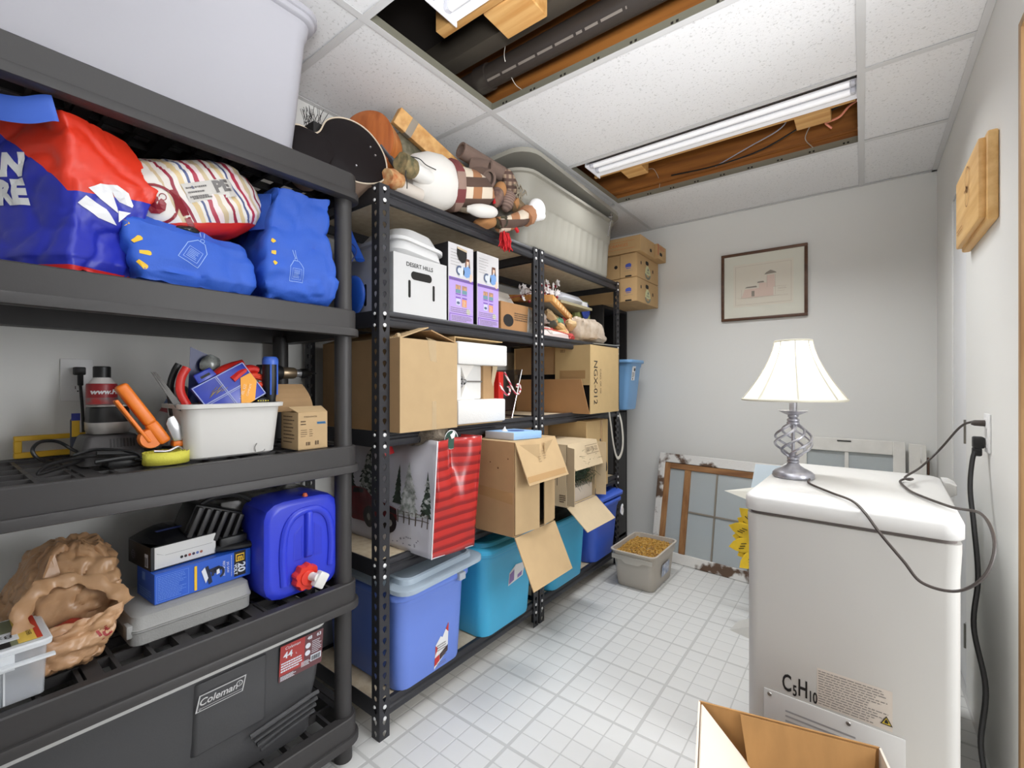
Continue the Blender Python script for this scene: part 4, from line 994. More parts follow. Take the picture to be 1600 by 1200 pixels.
# charger + battery
m_ch = M('charger_grey', (62, 60, 60), .5, bump=.05, bs=200)
t = T('battery_charger', 'black battery charger with vent slots on the middle shelf', 'charger', (-1.48, .29, ZM))
b = B(); b.loft([rr(-1.475, .292, .13, .118, .012, ZM+.001), rr(-1.475, .292, .13, .118, .012, ZM+.030), rr(-1.475, .292, .12, .112, .012, ZM+.036), rr(-1.475, .292, .108, .098, .014, ZM+.064), rr(-1.475, .292, .10, .09, .014, ZM+.068)]); b.o('housing', m_ch, t, smooth=.6)
for k in range(8):
    y = .285+k*.0062; b = B(); b.slab([(-1.4155, y, ZM+.040), (-1.4155, y+.003, ZM+.040), (-1.4205, y+.003, ZM+.060), (-1.4205, y, ZM+.060)], .002); b.o('vent_slot', m_blacktxt, t)
t = T('battery_pack', 'black and silver battery pack seated on the black charger', 'battery', (-1.49, .295, ZM+.07))
zb = ZM+.070
b = B(); b.loft([rr(-1.49, .295, .078, .070, .022, zb), rr(-1.49, .295, .088, .080, .026, zb+.008), rr(-1.49, .295, .089, .081, .026, zb+.028)]); b.o('silver_band', M('battery_silver', (176, 172, 168), .3, .4), t, smooth=.6)
b = B(); b.loft([rr(-1.49, .295, .088, .080, .026, zb+.028), rr(-1.49, .295, .084, .076, .026, zb+.062), rr(-1.49, .295, .078, .070, .024, zb+.066)]); b.o('black_housing', m_black, t, smooth=.6)
b = B(); b.loft([rr(-1.49, .297, .082, .08, .02, zb+.066), rr(-1.49, .297, .080, .078, .02, zb+.070)]); b.o('top_plate', M('plate_silver', (150, 146, 142), .35, .4), t, smooth=.6)
# spray bottle behind
t = T('bottle', 'white bottle with black cap and red label behind the battery pack', 'bottle', (-1.61, .305, ZM))
b = B(); b.lathe([(.030, .001), (.032, .006), (.032, .175), (.030, .190), (.019, .206), (.018, .21)], 28, (-1.615, .308, ZM)); b.o('bottle_body', M('bottle_white', (224, 220, 216), .35), t, smooth=.7)
b = B(); b.lathe([(.0185, .206), (.0185, .236), (.0165, .238)], 24, (-1.615, .308, ZM)); b.o('cap', m_black, t, smooth=.6)
b = B(); b.lathe([(.0324, .155), (.0324, .188), (.0312, .192)], 28, (-1.615, .308, ZM), cap=False); b.o('red_label', M('label_red', (158, 36, 42), .4), t, smooth=True)
b = B(); b.lathe([(.0324, .12), (.0324, .155)], 28, (-1.615, .308, ZM), cap=False); b.o('grey_label', M('label_car', (120, 116, 116), .4, c2=(196, 60, 60), vs=40), t, smooth=True)
bt = kid(t, 'bottle_body')
print_on(t, [('www.Fa', .017, (0, 0), dict(bold=.0008, shear=.2))], (-1.58, .309, ZM+.170), (0, 1, 0), (0, 0, 1), m_bw, 'lettering', .0009, target=bt)
t = T('glue_tube', 'small blue and yellow tube standing left of the battery pack', 'tube', (-1.56, .243, ZM))
b = B(); b.lathe([(.008, .001), (.009, .01), (.009, .10), (.004, .112)], 14, (-1.565, .247, ZM)); b.o('tube_body', M('tube_dark', (34, 40, 62), .4), t, smooth=.6)
b = B(); b.box(-1.557, -1.5535, .240, .254, ZM+.06, ZM+.10); b.o('yellow_label', m_ly, t); b = B(); b.box(-1.556, -1.553, .239, .255, ZM+.10, ZM+.118); b.o('blue_label', M('tube_blue', (40, 50, 140), .5), t)
# black cord heap
t = T('charger_cord', 'tangled thin black charger cord at the front left of the middle shelf', 'cord', (-1.37, .22, ZM))
b = B(); b.tube(bez([(-1.47, .228, ZM+.02), (-1.44, .19, ZM+.016), (-1.40, .165, ZM+.03), (-1.40, .155, ZM+.05), (-1.43, .17, ZM+.064), (-1.46, .20, ZM+.06), (-1.47, .225, ZM+.04), (-1.42, .24, ZM+.02), (-1.36, .19, ZM+.012), (-1.33, .155, ZM+.008), (-1.36, .18, ZM+.022), (-1.40, .25, ZM+.026), (-1.36, .30, ZM+.02), (-1.34, .325, ZM+.016), (-1.35, .315, ZM+.032), (-1.40, .26, ZM+.04), (-1.41, .22, ZM+.03)], 8), .0036, 8); b.o('cord', m_black, t, smooth=True)
b = B(); b.tube(bez([(-1.345, .245, ZM+.018), (-1.345, .30, ZM+.022), (-1.355, .335, ZM+.018), (-1.365, .30, ZM+.03), (-1.36, .25, ZM+.036)], 8), .005, 8); b.o('coil', m_black, t, smooth=True)
b = B(); b.box(-1.42, -1.352, .268, .345, ZM+.001, ZM+.016); b.o('adapter', m_black, t, bevel=.004)
# ratchet strap
m_ryel = M('strap_yellow', (206, 200, 74), .7, bump=.4, bs=300); m_ror = M('ratchet_orange', (232, 122, 34), .38); m_chrome = M('bright_steel', (196, 196, 198), .25, .85)
t = T('ratchet_strap', 'coiled yellow green strap with an orange ratchet handle on the middle shelf', 'strap', (-1.345, .37, ZM))
pts = []
for i in range(90):
    a = 2*math.pi*i/28-1.2; r = .050-.0075*i/28; pts.append((-1.333+r*.95*math.cos(a), .370+r*math.sin(a), 0))
for i in range(len(pts)-1): pass
b = B()
vs_ = []
for p in pts: vs_ += [(p[0], p[1], ZM+.002), (p[0], p[1], ZM+.029)]
b.add(vs_, [(2*i, 2*i+2, 2*i+3, 2*i+1) for i in range(len(pts)-1)])
b.o('webbing', m_ryel, t, smooth=True, solid=-.0022)
dirv = Vector((-.01, -.085, .140)).normalized()
base = Vector((-1.36, .378, ZM+.048))
def alongbox(b, p, q, wx, wy, n=2):
    p, q = Vector(p), Vector(q); ax = (q-p).normalized(); sx = Vector((1, 0, 0)); sx = (sx-ax*sx.dot(ax)).normalized(); sy = ax.cross(sx)
    b.loft([[p+sx*wx*sx_+sy*wy*sy_ for sx_, sy_ in ((-1,-1),(1,-1),(1,1),(-1,1))], [q+sx*wx*sx_+sy*wy*sy_ for sx_, sy_ in ((-1,-1),(1,-1),(1,1),(-1,1))]])
b = B(); alongbox(b, base+dirv*.055, base+dirv*.165, .016, .0125); alongbox(b, base, base+dirv*.06, .013, .013); b.o('handle_grip', m_ror, t, bevel=.007, seg=3)
b = B(); d2 = Vector((0, -.022, -.014)); alongbox(b, base+d2+dirv*.02, base+d2+dirv*.14, .013, .004); b.o('release_lever', m_ror, t, bevel=.003)
b = B(); b.lathe([(.022, -.012), (.024, -.008), (.024, .008), (.022, .012)], 20, base+Vector((-.004, -.030, .012)), (1, 0, 0)); b.o('ratchet_wheel', m_ror, t, smooth=.5)
b = B(); b.prism([base+Vector((.016, .0, .060)), base+Vector((.016, .012, .066)), base+Vector((.016, .040, .014)), base+Vector((.016, .034, .004)), base+Vector((.016, .012, .002)), base+Vector((.016, -.004, .046))], (.003, 0, 0)); b.o('side_plate', m_chrome, t, bevel=.002)
b = B(); b.box(base.x-.012, base.x+.016, base.y+.012, base.y+.046, base.z-.012, base.z+.004); b.o('foot_plate', m_ror, t, bevel=.004)
b = B(); b.tube(bez([base+Vector((.02, .03, .010)), base+Vector((.022, .05, .016)), base+Vector((.015, .075, .030)), base+Vector((.0, .085, .042))], 6), .003, 8); b.o('wire_hook', m_chrome, t, smooth=True)
b = B(); b.tube(bez([base+Vector((.018, -.028, -.018)), base+Vector((.02, .0, -.020)), base+Vector((.018, .02, -.012)), base+Vector((.018, .03, -.02)), base+Vector((.016, .038, -.012))], 6), .0035, 8); b.o('hook', m_chrome, t, smooth=True)
# caulking tubes behind the basket
m_tubeg = M('tube_grey', (176, 176, 176), .4)
for i, (p, q, lab) in enumerate((((-1.505, .385, ZM+.024), (-1.515, .465, ZM+.185), 'grey sealant tube leaning behind the white basket, left one'), ((-1.455, .425, ZM+.026), (-1.47, .44, ZM+.12), 'pale grey tube standing at the left end of the white basket'))):
    t = T('sealant_tube', lab, 'tube', (p[0], p[1], ZM))
    p, q = Vector(p), Vector(q); l = (q-p).length
    b = B(); b.lathe([(.022, 0), (.0225, .003), (.0225, l-.02), (.020, l-.012), (.008, l)], 20, p, q-p); b.o('tube_body', m_tubeg, t, smooth=.6)
    b = B(); b.lathe([(.0228, l*.62), (.0228, l*.72)], 20, p, q-p, cap=False); b.o('blue_band', M('band_blue', (96, 122, 166), .5), t, smooth=True)
    b = B(); b.lathe([(.0228, l*.52), (.0228, l*.60)], 20, p, q-p, cap=False); b.o('red_band', M('band_red', (150, 72, 76), .5), t, smooth=True)
# white basket
m_bask = M('basket_white', (206, 204, 200), .45)
t = T('basket', 'white plastic basket of tools on the middle shelf', 'basket', (-1.375, .52, ZM))
b = B(); bc = (-1.380, .518)
b.loft([rr(*bc, .13, .20, .03, ZM+.001), rr(*bc, .142, .212, .03, ZM+.006), rr(*bc, .162, .232, .03, ZM+.128), rr(*bc, .178, .252, .034, ZM+.130), rr(*bc, .180, .254, .034, ZM+.140), rr(*bc, .170, .242, .03, ZM+.141), rr(*bc, .158, .230, .03, ZM+.134), rr(*bc, .138, .206, .028, ZM+.010), rr(*bc, .11, .18, .02, ZM+.009)])
b.o('basket_body', m_bask, t, smooth=.7)
b = B(); b.tube(bez([(-1.305, .568, ZM+.03), (-1.304, .562, ZM+.02), (-1.306, .565, ZM+.008)], 6), .0009, 5); b.tube(bez([(-1.309, .56, ZM+.004), (-1.309, .585, ZM+.007), (-1.308, .59, ZM+.012)], 6), .0009, 5); b.o('crack', M('crack_grey', (110, 108, 104), .8), t)
# organiser case
m_case = M('case_blue', (44, 62, 168), .3, var=.1, vs=20); m_caseb = M('case_edge', (150, 160, 205), .3); m_corg = M('case_orange', (236, 160, 36), .45)
cx_, cz_ = .50, 1.168
def cp(u, v, d=0): # case plane, tilted 31 deg clockwise up-right
    a = math.radians(31); return Vector((-1.335+d-.25*(v), .515+u*math.cos(a)-v*math.sin(a), 1.158+u*math.sin(a)+v*math.cos(a)))
t = T('organiser_case', 'clear blue compartment case of small parts with an orange label, tilted in the white basket', 'case', (-1.34, .51, 1.10))
b = B(); b.prism([cp(-.075, -.055), cp(.065, -.055), cp(.065, .045), cp(-.075, .045)], (-.016, 0, 0)); b.o('case_body', m_case, t, bevel=.003)
b = B()
for q in ((-.075, -.055, .065, -.0525), (-.075, .0425, .065, .045), (-.075, -.055, -.0725, .045), (.0625, -.055, .065, .045), (-.012, -.055, -.0095, .045), (-.0155, -.055, -.014, .045), (-.075, -.006, .065, -.0035), (-.075, -.0095, .065, -.008)):
    u0, v0, u1, v1 = q; b.prism([cp(u0, v0, .0003), cp(u1, v0, .0003), cp(u1, v1, .0003), cp(u0, v1, .0003)], (.0012, 0, 0))
b.o('divider', m_caseb, t)
b = B(); b.prism([cp(-.055, .046), cp(-.005, .046), cp(-.008, .070), cp(-.052, .070)], (-.008, 0, 0)); b.o('hang_tab', m_case, t, bevel=.003)
b = B(); b.prism([cp(-.042, .054, .0006), cp(-.018, .054, .0006), cp(-.018, .060, .0006), cp(-.042, .060, .0006)], (.0004, 0, 0)); b.o('hang_slot', m_blacktxt, t)
a31 = math.radians(31)
b = B(); b.prism([cp(-.01, -.055, .0018), cp(.03, -.055, .0018), cp(.0645, -.015, .0018), cp(.0645, .012, .0018), cp(.035, .012, .0018)], (.0005, 0, 0)); b.o('orange_label', m_corg, t)
print_on(t, [('TRAVEL KIT', .0095, (.0, .0)), ('COMPLETE', .007, (.012, -.012))], cp(.016, -.024, .0026), (0, math.cos(a31+.75), math.sin(a31+.75)), (-.25, -math.sin(a31+.75), math.cos(a31+.75)), M('cream_print', (246, 226, 190), .5), 'lettering', .0004)
b = B()
for k in range(9):
    u0, v0 = -.055+.004*k, .005+.003*(k % 4); b.tube([cp(u0, v0, .001), cp(u0+.018, v0+.006-.002*(k % 3), .001)], .0008, 5)
b.o('small_nails', M('brass_nail', (190, 176, 130), .3, .8), t)
# red handled pliers / loppers and others in basket
m_redp = M('red_grip', (206, 44, 36), .4); m_dkst = M('dark_steel', (84, 82, 80), .35, .7)
def tool(name, label, loc, parts, cat='tool'):
    t = T(name, label, cat, loc)
    for nm, b, m, sm in parts: b.o(nm, m, t, smooth=sm)
    return t
tool('pliers', 'red gripped pliers lying across the back of the white basket', (-1.36, .55, 1.12), [
 ('grip', B().tube(bez([(-1.365, .475, 1.165), (-1.37, .50, 1.200), (-1.375, .53, 1.216), (-1.37, .56, 1.226)], 6), .018, 10, flat=.7), m_redp, True),
 ('grip', B().tube(bez([(-1.35, .52, 1.180), (-1.355, .55, 1.205), (-1.36, .575, 1.212), (-1.362, .59, 1.208)], 6), .017, 10, flat=.7), m_redp, True),
 ('jaw', B().tube(bez([(-1.365, .475, 1.165), (-1.36, .46, 1.13), (-1.36, .455, 1.10)], 5), .010, 8), m_dkst, True)])
tool('clamp', 'orange red plastic clamp jaw beside the screwdriver in the white basket', (-1.36, .58, 1.13), [
 ('jaw', B().tube(bez([(-1.345, .548, 1.175), (-1.35, .575, 1.192), (-1.352, .60, 1.188), (-1.35, .615, 1.178), (-1.346, .60, 1.168), (-1.345, .565, 1.165)], 6), .009, 8), M('orange_red', (228, 74, 48), .4), True)])
tool('pruner', 'tool with a curved red handle at the left end of the white basket', (-1.37, .43, 1.12), [
 ('grip', B().tube(bez([(-1.365, .425, 1.115), (-1.37, .412, 1.15), (-1.375, .415, 1.185), (-1.378, .428, 1.212)], 6), .010, 10, flat=.7), m_redp, True)])
tool('wrench', 'black handled tool upright at the left of the white basket', (-1.40, .41, 1.12), [
 ('handle', B().tube(bez([(-1.40, .405, 1.09), (-1.405, .400, 1.16), (-1.41, .410, 1.20), (-1.41, .420, 1.222)], 6), .008, 10, flat=.6), m_black, True)])
b1 = B(); 
for k, (o1, o2) in enumerate(((0, 0), (.008, .006), (.016, .010))):
    b1.slab([(-1.335-o1*.4, .395+o1*.7, 1.105), (-1.335-o1*.4, .405+o1*.7, 1.102), (-1.33-o1*.4, .346+o2, 1.194), (-1.33-o1*.4, .340+o2, 1.199)], .0018)
tool('saw_blades', 'thin steel saw blades leaning out of the white basket to the left', (-1.335, .37, 1.10), [('blades', b1, m_dkst, False)])
t = T('blister_pack', 'dark blue blister pack of hardware at the back of the white basket', 'packet', (-1.39, .48, 1.12))
b = B(); b.slab([(-1.405, .438, 1.12), (-1.395, .49, 1.12), (-1.41, .500, 1.243), (-1.41, .446, 1.268)], .003); b.o('card', M('navy_card', (30, 42, 96), .4), t)
b = B(); b.ell((-1.395, .487, 1.222), (.014, .025, .028), 14, 10); b.o('blister', M('blister_clear', (150, 154, 150), .15, c2=(70, 72, 70), vs=40), t, smooth=True, crumple=(.004, 50, 2))
t = T('plastic_packet', 'small clear plastic packet behind the screwdriver in the white basket', 'packet', (-1.36, .57, 1.12))
b = B(); b.ell((-1.37, .580, 1.145), (.016, .028, .036), 14, 10); b.o('packet', m_clear, t, smooth=True, crumple=(.008, 40, 4))
t = T('screwdriver', 'fat blue and black handled screwdriver upright in the white basket', 'screwdriver', (-1.33, .62, 1.08))
b = B(); b.lathe([(.010, .02), (.014, .03), (.014, .045), (.018, .065), (.0205, .09), (.0205, .13), (.0195, .142)], 18, (-1.335, .617, 1.085)); b.o('handle', m_black, t, smooth=.7)
b = B(); b.lathe([(.0205, .140), (.0212, .146), (.0205, .156), (.016, .162)], 18, (-1.335, .617, 1.085)); b.o('blue_cap', M('cap_blue', (66, 106, 204), .35), t, smooth=.7)
for dy in (-.008, .010):
    b = B(); b.tube([(-1.3155, .617+dy, 1.14), (-1.3145, .617+dy, 1.18), (-1.3148, .617+dy, 1.225)], .0022, 6); b.o('blue_grip_strip', M('cap_blue', (66, 106, 204), .35), t, smooth=True)
b = B(); b.lathe([(.004, -.08), (.004, .02)], 8, (-1.335, .617, 1.085)); b.o('shank', m_dkst, t, smooth=True)
t = T('cordless_drill', 'drill with a brass coloured chuck lying behind the basket, pointing right', 'drill', (-1.46, .70, ZM))
b = B(); ax = (.0, 1, .0); c0 = (-1.455, .705, 1.205)
b.lathe([(.024, -.07), (.026, -.02), (.022, 0)], 20, c0, ax); b.box(-1.475, -1.435, .59, .63, ZM+.002, 1.19); b.o('body', m_black, t, smooth=.6)
b = B(); b.lathe([(.017, 0), (.019, .006), (.018, .04), (.016, .045)], 20, c0, ax); b.o('chuck', M('chuck_bronze', (150, 132, 108), .35, .8), t, smooth=.6)
b = B(); b.lathe([(.012, .045), (.013, .062), (.010, .064)], 18, c0, ax); b.o('collar', m_chrome, t, smooth=.6)
b = B(); b.lathe([(.015, .064), (.016, .08), (.010, .094)], 18, c0, ax); b.lathe([(.002, .09), (.002, .118)], 8, c0, ax); b.o('bit', m_black, t, smooth=.6)
t = T('tool_battery', 'black battery with yellow dots at the right end inside the white basket', 'battery', (-1.345, .59, 1.06))
b = B(); b.ell((-1.335, .592, 1.118), (.016, .022, .018), 16, 10); b.o('battery_body', m_black, t, smooth=True)
b = B()
for i in range(5):
    for j in range(3): b.cb((-1.3195, .578+i*.0065, 1.112+j*.006), (.001, .003, .0025))
b.o('yellow_dots', M('dot_yellow', (222, 206, 40), .5), t)
# small open kraft box
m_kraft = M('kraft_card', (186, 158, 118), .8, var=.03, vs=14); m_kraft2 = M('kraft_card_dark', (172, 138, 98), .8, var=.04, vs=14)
m_kp = M('kraft_print', (92, 74, 56), .8); m_kp2 = M('kraft_print_light', (140, 116, 86), .8)
t = T('cardboard_box', 'small kraft box with its lid flap open, right end of the middle shelf', 'box', (-1.36, .715, ZM))
kx0, kx1, ky0, ky1, kz = -1.385, -1.285, .672, .762, ZM+.108
for nm, bx in (('front_wall', (kx1-.002, kx1, ky0, ky1, ZM+.001, kz)), ('back_wall', (kx0, kx0+.002, ky0, ky1, ZM+.001, kz)), ('left_wall', (kx0, kx1-.002, ky0, ky0+.002, ZM+.001, kz)), ('right_wall', (kx0, kx1-.002, ky1-.002, ky1, ZM+.001, kz)), ('bottom', (kx0, kx1, ky0, ky1, ZM, ZM+.002))):
    B().box(*bx).o(nm, m_kraft, t)
b = B(); b.slab([(kx1-.001, ky0, kz), (kx1-.001, ky1, kz), (kx1-.034, ky1, kz+.016), (kx1-.034, ky0-.012, kz+.016)], .002); b.o('flap', m_kraft, t)
b = B()
for i in range(6):
    q0, q1 = i/6, (i+1)/6; f = lambda q: (kx0+.01-.03*q*q, kz+.082*q)
    b.slab([(f(q0)[0], ky0-.025-.0*q0, f(q0)[1]), (f(q0)[0], ky1+.005-.02*q0*q0, f(q0)[1]), (f(q1)[0], ky1+.005-.02*q1*q1, f(q1)[1]), (f(q1)[0], ky0-.025, f(q1)[1])], .002)
b.o('lid_flap', m_kraft2, t)
print_on(t, [('maisonette', .009, (-.008, .040)), lines2(-.038, -.022, .014, .03, 2, .003), lines2(-.038, -.018, -.02, .004, 4, .0016), lines2(-.012, .0, -.02, .004, 4, .0016, 5), bars2(-.022, -.008, -.044, -.034, 9), bars2(.006, .018, -.044, -.032, 7)], (kx1, .717, ZM+.056), (0, 1, 0), (0, 0, 1), m_kp, 'lettering', .0006)
print_on(t, [rect2(.012, .038, .018, .022), lines2(.012, .04, .016, .024, 2, .003)], (kx1, .717, ZM+.056), (0, 1, 0), (0, 0, 1), M('print_blue', (80, 140, 190), .7), 'blue_mark', .0008)
print_on(t, [lines2(-.035, .035, -.04, .045, 8, .003, 6)], ((kx0+kx1)/2, ky0, ZM+.056), (1, 0, 0), (0, 0, 1), m_kp, 'lettering', .0006)

# ---- lower shelf (z .557)
ZL = .558
m_clr = M('clear_plastic', (222, 226, 232), .2, alpha=.34); m_clrw = M('clear_edge', (226, 230, 234), .3, alpha=.85)
t = T('storage_container', 'clear plastic screw container with a white handle, left end of the lower shelf', 'container', (-1.35, .09, ZL))
c_ = (-1.365, .075)
b = B(); b.loft([rr(*c_, .15, .17, .008, ZL+.001), rr(*c_, .158, .178, .008, ZL+.098), rr(*c_, .155, .175, .008, ZL+.098), rr(*c_, .147, .167, .008, ZL+.004)]); b.o('container_body', m_clr, t, smooth=.6)
b = B(); b.loft([rr(*c_, .17, .19, .01, ZL+.098), rr(*c_, .172, .192, .01, ZL+.106), rr(*c_, .166, .186, .01, ZL+.109)]); b.o('lid', m_clrw, t, smooth=.6)
b = B(); b.tube([(-1.275, .045, ZL+.082), (-1.268, .10, ZL+.082), (-1.276, .172, ZL+.078)], .008, 6, flat=.5); b.box(-1.288, -1.276, .09, .118, ZL+.07, ZL+.10); b.o('handle', m_clrw, t, smooth=.6)
for y in (.095, .105): b = B(); b.box(-1.289, -1.286, y-.0014, y+.0014, ZL+.004, ZL+.075); b.o('rib', m_clrw, t)
b = B(); b.loft([rr(*c_, .14, .158, .01, ZL+.005), rr(*c_, .138, .15, .02, ZL+.022), rr(*c_, .10, .08, .02, ZL+.040)]); b.o('screws', M('screw_fill', (120, 126, 148), .4, .5, c2=(70, 76, 96), vs=70, bump=.8, bs=120), t, crumple=(.004, 60, 2))['kind'] = 'stuff'
zt = ZL+.1095
def flat(nm, x0, x1, y0, y1, m, dz=0): b = B(); b.box(x0, x1, y0, y1, zt+dz, zt+dz+.0006); b.o(nm, m, t)
flat('label_card', -1.44, -1.295, .0, .155, M('label_olive', (120, 124, 96), .6)); flat('label_yellow', -1.44, -1.295, .125, .155, M('label_yel', (226, 190, 84), .5), .0007); flat('label_red', -1.44, -1.295, .150, .158, M('label_redstrip', (196, 60, 40), .5), .0012)
flat('label_white', -1.365, -1.318, .075, .128, M('label_wht', (222, 224, 228), .5), .0013); flat('label_dark', -1.325, -1.292, -.01, .115, m_blacktxt, .0007); flat('label_orange', -1.312, -1.298, .03, .07, M('label_org', (226, 110, 60), .5), .0014)
print_on(t, [('8x3', .026)], (-1.342, .102, zt+.0024), (0, -1, 0), (1, 0, 0), m_blacktxt, 'lettering', .0002)
print_on(t, [('VIS POUR PLANCHER', .010)], (-1.37, .142, zt+.0018), (1, 0, 0), (0, 1, 0), m_blacktxt, 'lettering', .0002)
# tan carrier bag
m_tan = M('tan_film', (202, 160, 120), .3, c2=(172, 132, 96), vs=9, bump=.5, bs=26, alpha=.9)
t = T('carrier_bag', 'thin tan plastic carrier bag with knotted handles on the lower shelf', 'bag', (-1.42, .22, ZL))
softbag('bag_body', [
 ([(-1.43, .150), (-1.41, .285), (-1.60, .30), (-1.62, .12)], ZL+.002),
 ([(-1.42, .140), (-1.385, .300), (-1.61, .315), (-1.63, .11)], ZL+.09),
 ([(-1.43, .150), (-1.385, .310), (-1.60, .315), (-1.62, .13)], ZL+.15),
 ([(-1.46, .175), (-1.42, .305), (-1.58, .31), (-1.59, .16)], (ZL+.205, ZL+.195, ZL+.21, ZL+.215)),
 ([(-1.49, .205), (-1.46, .275), (-1.54, .28), (-1.55, .21)], (ZL+.240, ZL+.225, ZL+.24, ZL+.245)),
], m_tan, t, (.005, 18, 7, .012), per=30, rnd=.16, sub=9)
bag = softbag('open_pouch', [
 ([(-1.335, .155), (-1.345, .240), (-1.44, .25), (-1.45, .14)], ZL+.002),
 ([(-1.308, .140), (-1.312, .258), (-1.46, .27), (-1.46, .12)], ZL+.025),
 ([(-1.308, .138), (-1.305, .272), (-1.46, .28), (-1.46, .12)], ZL+.060),
 ([(-1.325, .130), (-1.312, .292), (-1.45, .30), (-1.45, .13)], (ZL+.085, ZL+.10, ZL+.125, ZL+.115)),
 ([(-1.345, .138), (-1.330, .298), (-1.435, .29), (-1.435, .14)], (ZL+.098, ZL+.118, ZL+.150, ZL+.140)),
], m_tan, t, (.006, 20, 3, .010), per=30, rnd=.14, sub=9, cap1=False)
b = B(); p_ = bez([(-1.345, .140, ZL+.098), (-1.37, .135, ZL+.135), (-1.40, .16, ZL+.17), (-1.415, .20, ZL+.175), (-1.40, .245, ZL+.165), (-1.37, .28, ZL+.14), (-1.335, .298, ZL+.115)], 7)
b.tube(p_, [.016+.004*math.sin(i*.9) for i in range(len(p_))], 10, flat=.3); b.o('handle_loop', m_tan, t, smooth=1.0, crumple=(.004, 40, 5, .003))
b = B(); b.slab([(-1.43, .165, ZL+.15), (-1.44, .21, ZL+.15), (-1.45, .195, ZL+.225), (-1.445, .185, ZL+.225)], .003); b.o('film_fold', m_tan, t, crumple=(.004, 30, 3))
b = B(); b.ell((-1.39, .215, ZL+.06), (.03, .05, .03), 14, 10); b.o('red_item', M('carrier_red', (150, 44, 30), .5), t, smooth=True, crumple=(.006, 40, 3))
print_on(t, [('ld', .030, (0, 0), dict(bold=.001))], (-1.30, .255, ZL+.070), (0, 1, .5), (0, -.5, 1), M('carrier_print', (150, 44, 44), .5), 'lettering', .001, target=bag)
# grey case
m_gc = M('case_grey', (150, 150, 148), .55, bump=.25, bs=260)
t = T('tool_case', 'flat grey moulded tool case on the lower shelf under the blue box', 'case', (-1.44, .435, ZL))
gc = (-1.435, .435); b = B()
b.loft([rr(*gc, .20, .246, .02, ZL+.001), rr(*gc, .214, .260, .022, ZL+.006), rr(*gc, .216, .262, .022, ZL+.034), rr(*gc, .220, .266, .022, ZL+.036), rr(*gc, .220, .266, .022, ZL+.040)]); b.o('case_bottom', m_gc, t, smooth=.6)
b = B(); b.loft([rr(*gc, .220, .266, .022, ZL+.041), rr(*gc, .216, .262, .022, ZL+.044), rr(*gc, .208, .254, .022, ZL+.070), rr(*gc, .190, .236, .022, ZL+.076)]); b.o('case_lid', m_gc, t, smooth=.6)
b = B(); b.cb((-1.35, .303, ZL+.04), (.03, .012, .03)); b.o('latch', m_gc, t, bevel=.003)
# blue printed tool box
m_tb = M('toolbox_blue', (40, 92, 200), .4, var=.04, vs=10); m_tbd = M('toolbox_bluedark', (30, 72, 172), .4); m_bwt = M('print_white', (220, 224, 232), .5)
t = T('printed_box', 'blue printed tool box reading 20 volt, on the grey case', 'box', (-1.44, .47, ZL+.078))
bz0, bz1 = ZL+.078, ZL+.152
TR = Matrix.Translation((-1.36, .466, 0)) @ Matrix.Rotation(math.radians(3), 4, 'Z') @ Matrix.Translation((1.36, -.466, 0))
B().box(-1.475, -1.36, .354, .578, bz0, bz1).xf(TR).o('carton', m_tb, t, bevel=.0012, seg=1)
O_ = TR @ Vector((-1.36, .466, (bz0+bz1)/2)); ux = TR.to_3x3() @ Vector((0, 1, 0))
print_on(t, [rect2(.068, .098, -.030, .037)], O_, ux, (0, 0, 1), m_blacktxt, 'dark_panel', .0006)
print_on(t, [rect2(.072, .094, .010, .030)], O_, ux, (0, 0, 1), m_yel, 'yellow_square', .0012)
print_on(t, [rect2(.074, .092, .013, .027)], O_, ux, (0, 0, 1), m_blacktxt, 'yellow_square_inner', .0016)
print_on(t, [('m', .018, (.083, .020), dict(bold=.0006)), rect2(-.028, -.022, -.032, .030)], O_, ux, (0, 0, 1), m_yel, 'yellow_print', .002)
print_on(t, [('20', .026, (-.006, .003), dict(bold=.0008)), ('VOLT', .0115, (-.004, -.012), dict(bold=.0004))], O_+ux*.083+Vector((0, 0, -.014)), (0, 0, -1), ux, m_bwt, 'lettering', .0018)
print_on(t, [lines2(-.105, -.045, -.03, .028, 14, .0013, 4), rect2(-.108, -.040, .030, .0308), rect2(-.108, -.040, -.0335, -.0327), rect2(-.108, -.1072, -.0335, .0308), rect2(-.0408, -.040, -.0335, .0308)], O_, ux, (0, 0, 1), M('toolbox_print', (110, 150, 226), .5), 'small_print', .0008)
print_on(t, [('JIG SAW', .008, (0, .0)), ('RECIP SAW', .008, (0, -.010)), lines2(-.03, .03, .006, .012, 1, .001)], O_+ux*.052+Vector((0, 0, .002)), (0, 0, -1), ux, m_bwt, 'lettering', .0012)
print_on(t, [ring2(.028, -.004, .010, .016, 20, -70, 200), poly2([(-.006, .018), (.004, .022), (.010, -.002), (.014, -.024), (.006, -.028), (.0, -.004)]), poly2([(.0, .01), (.03, .014), (.04, .004), (.02, -.004)])], O_, ux, (0, 0, 1), M('saw_dark', (26, 34, 60), .4), 'tool_picture', .0014)
print_on(t, [poly2([(-.012, .012), (-.004, .02), (.004, -.01), (-.002, -.022)]), poly2([(.024, -.008), (.032, -.006), (.030, .006), (.024, .004)])], O_, ux, (0, 0, 1), m_bwt, 'tool_picture', .002)
print_on(t, [lines2(-.04, .04, -.03, -.008, 4, .003), rect2(-.02, .0, .01, .03)], TR @ Vector((-1.4175, .354, (bz0+bz1)/2)), TR.to_3x3() @ Vector((1, 0, 0)), (0, 0, 1), M('toolbox_print', (110, 150, 226), .5), 'side_print', .0008)
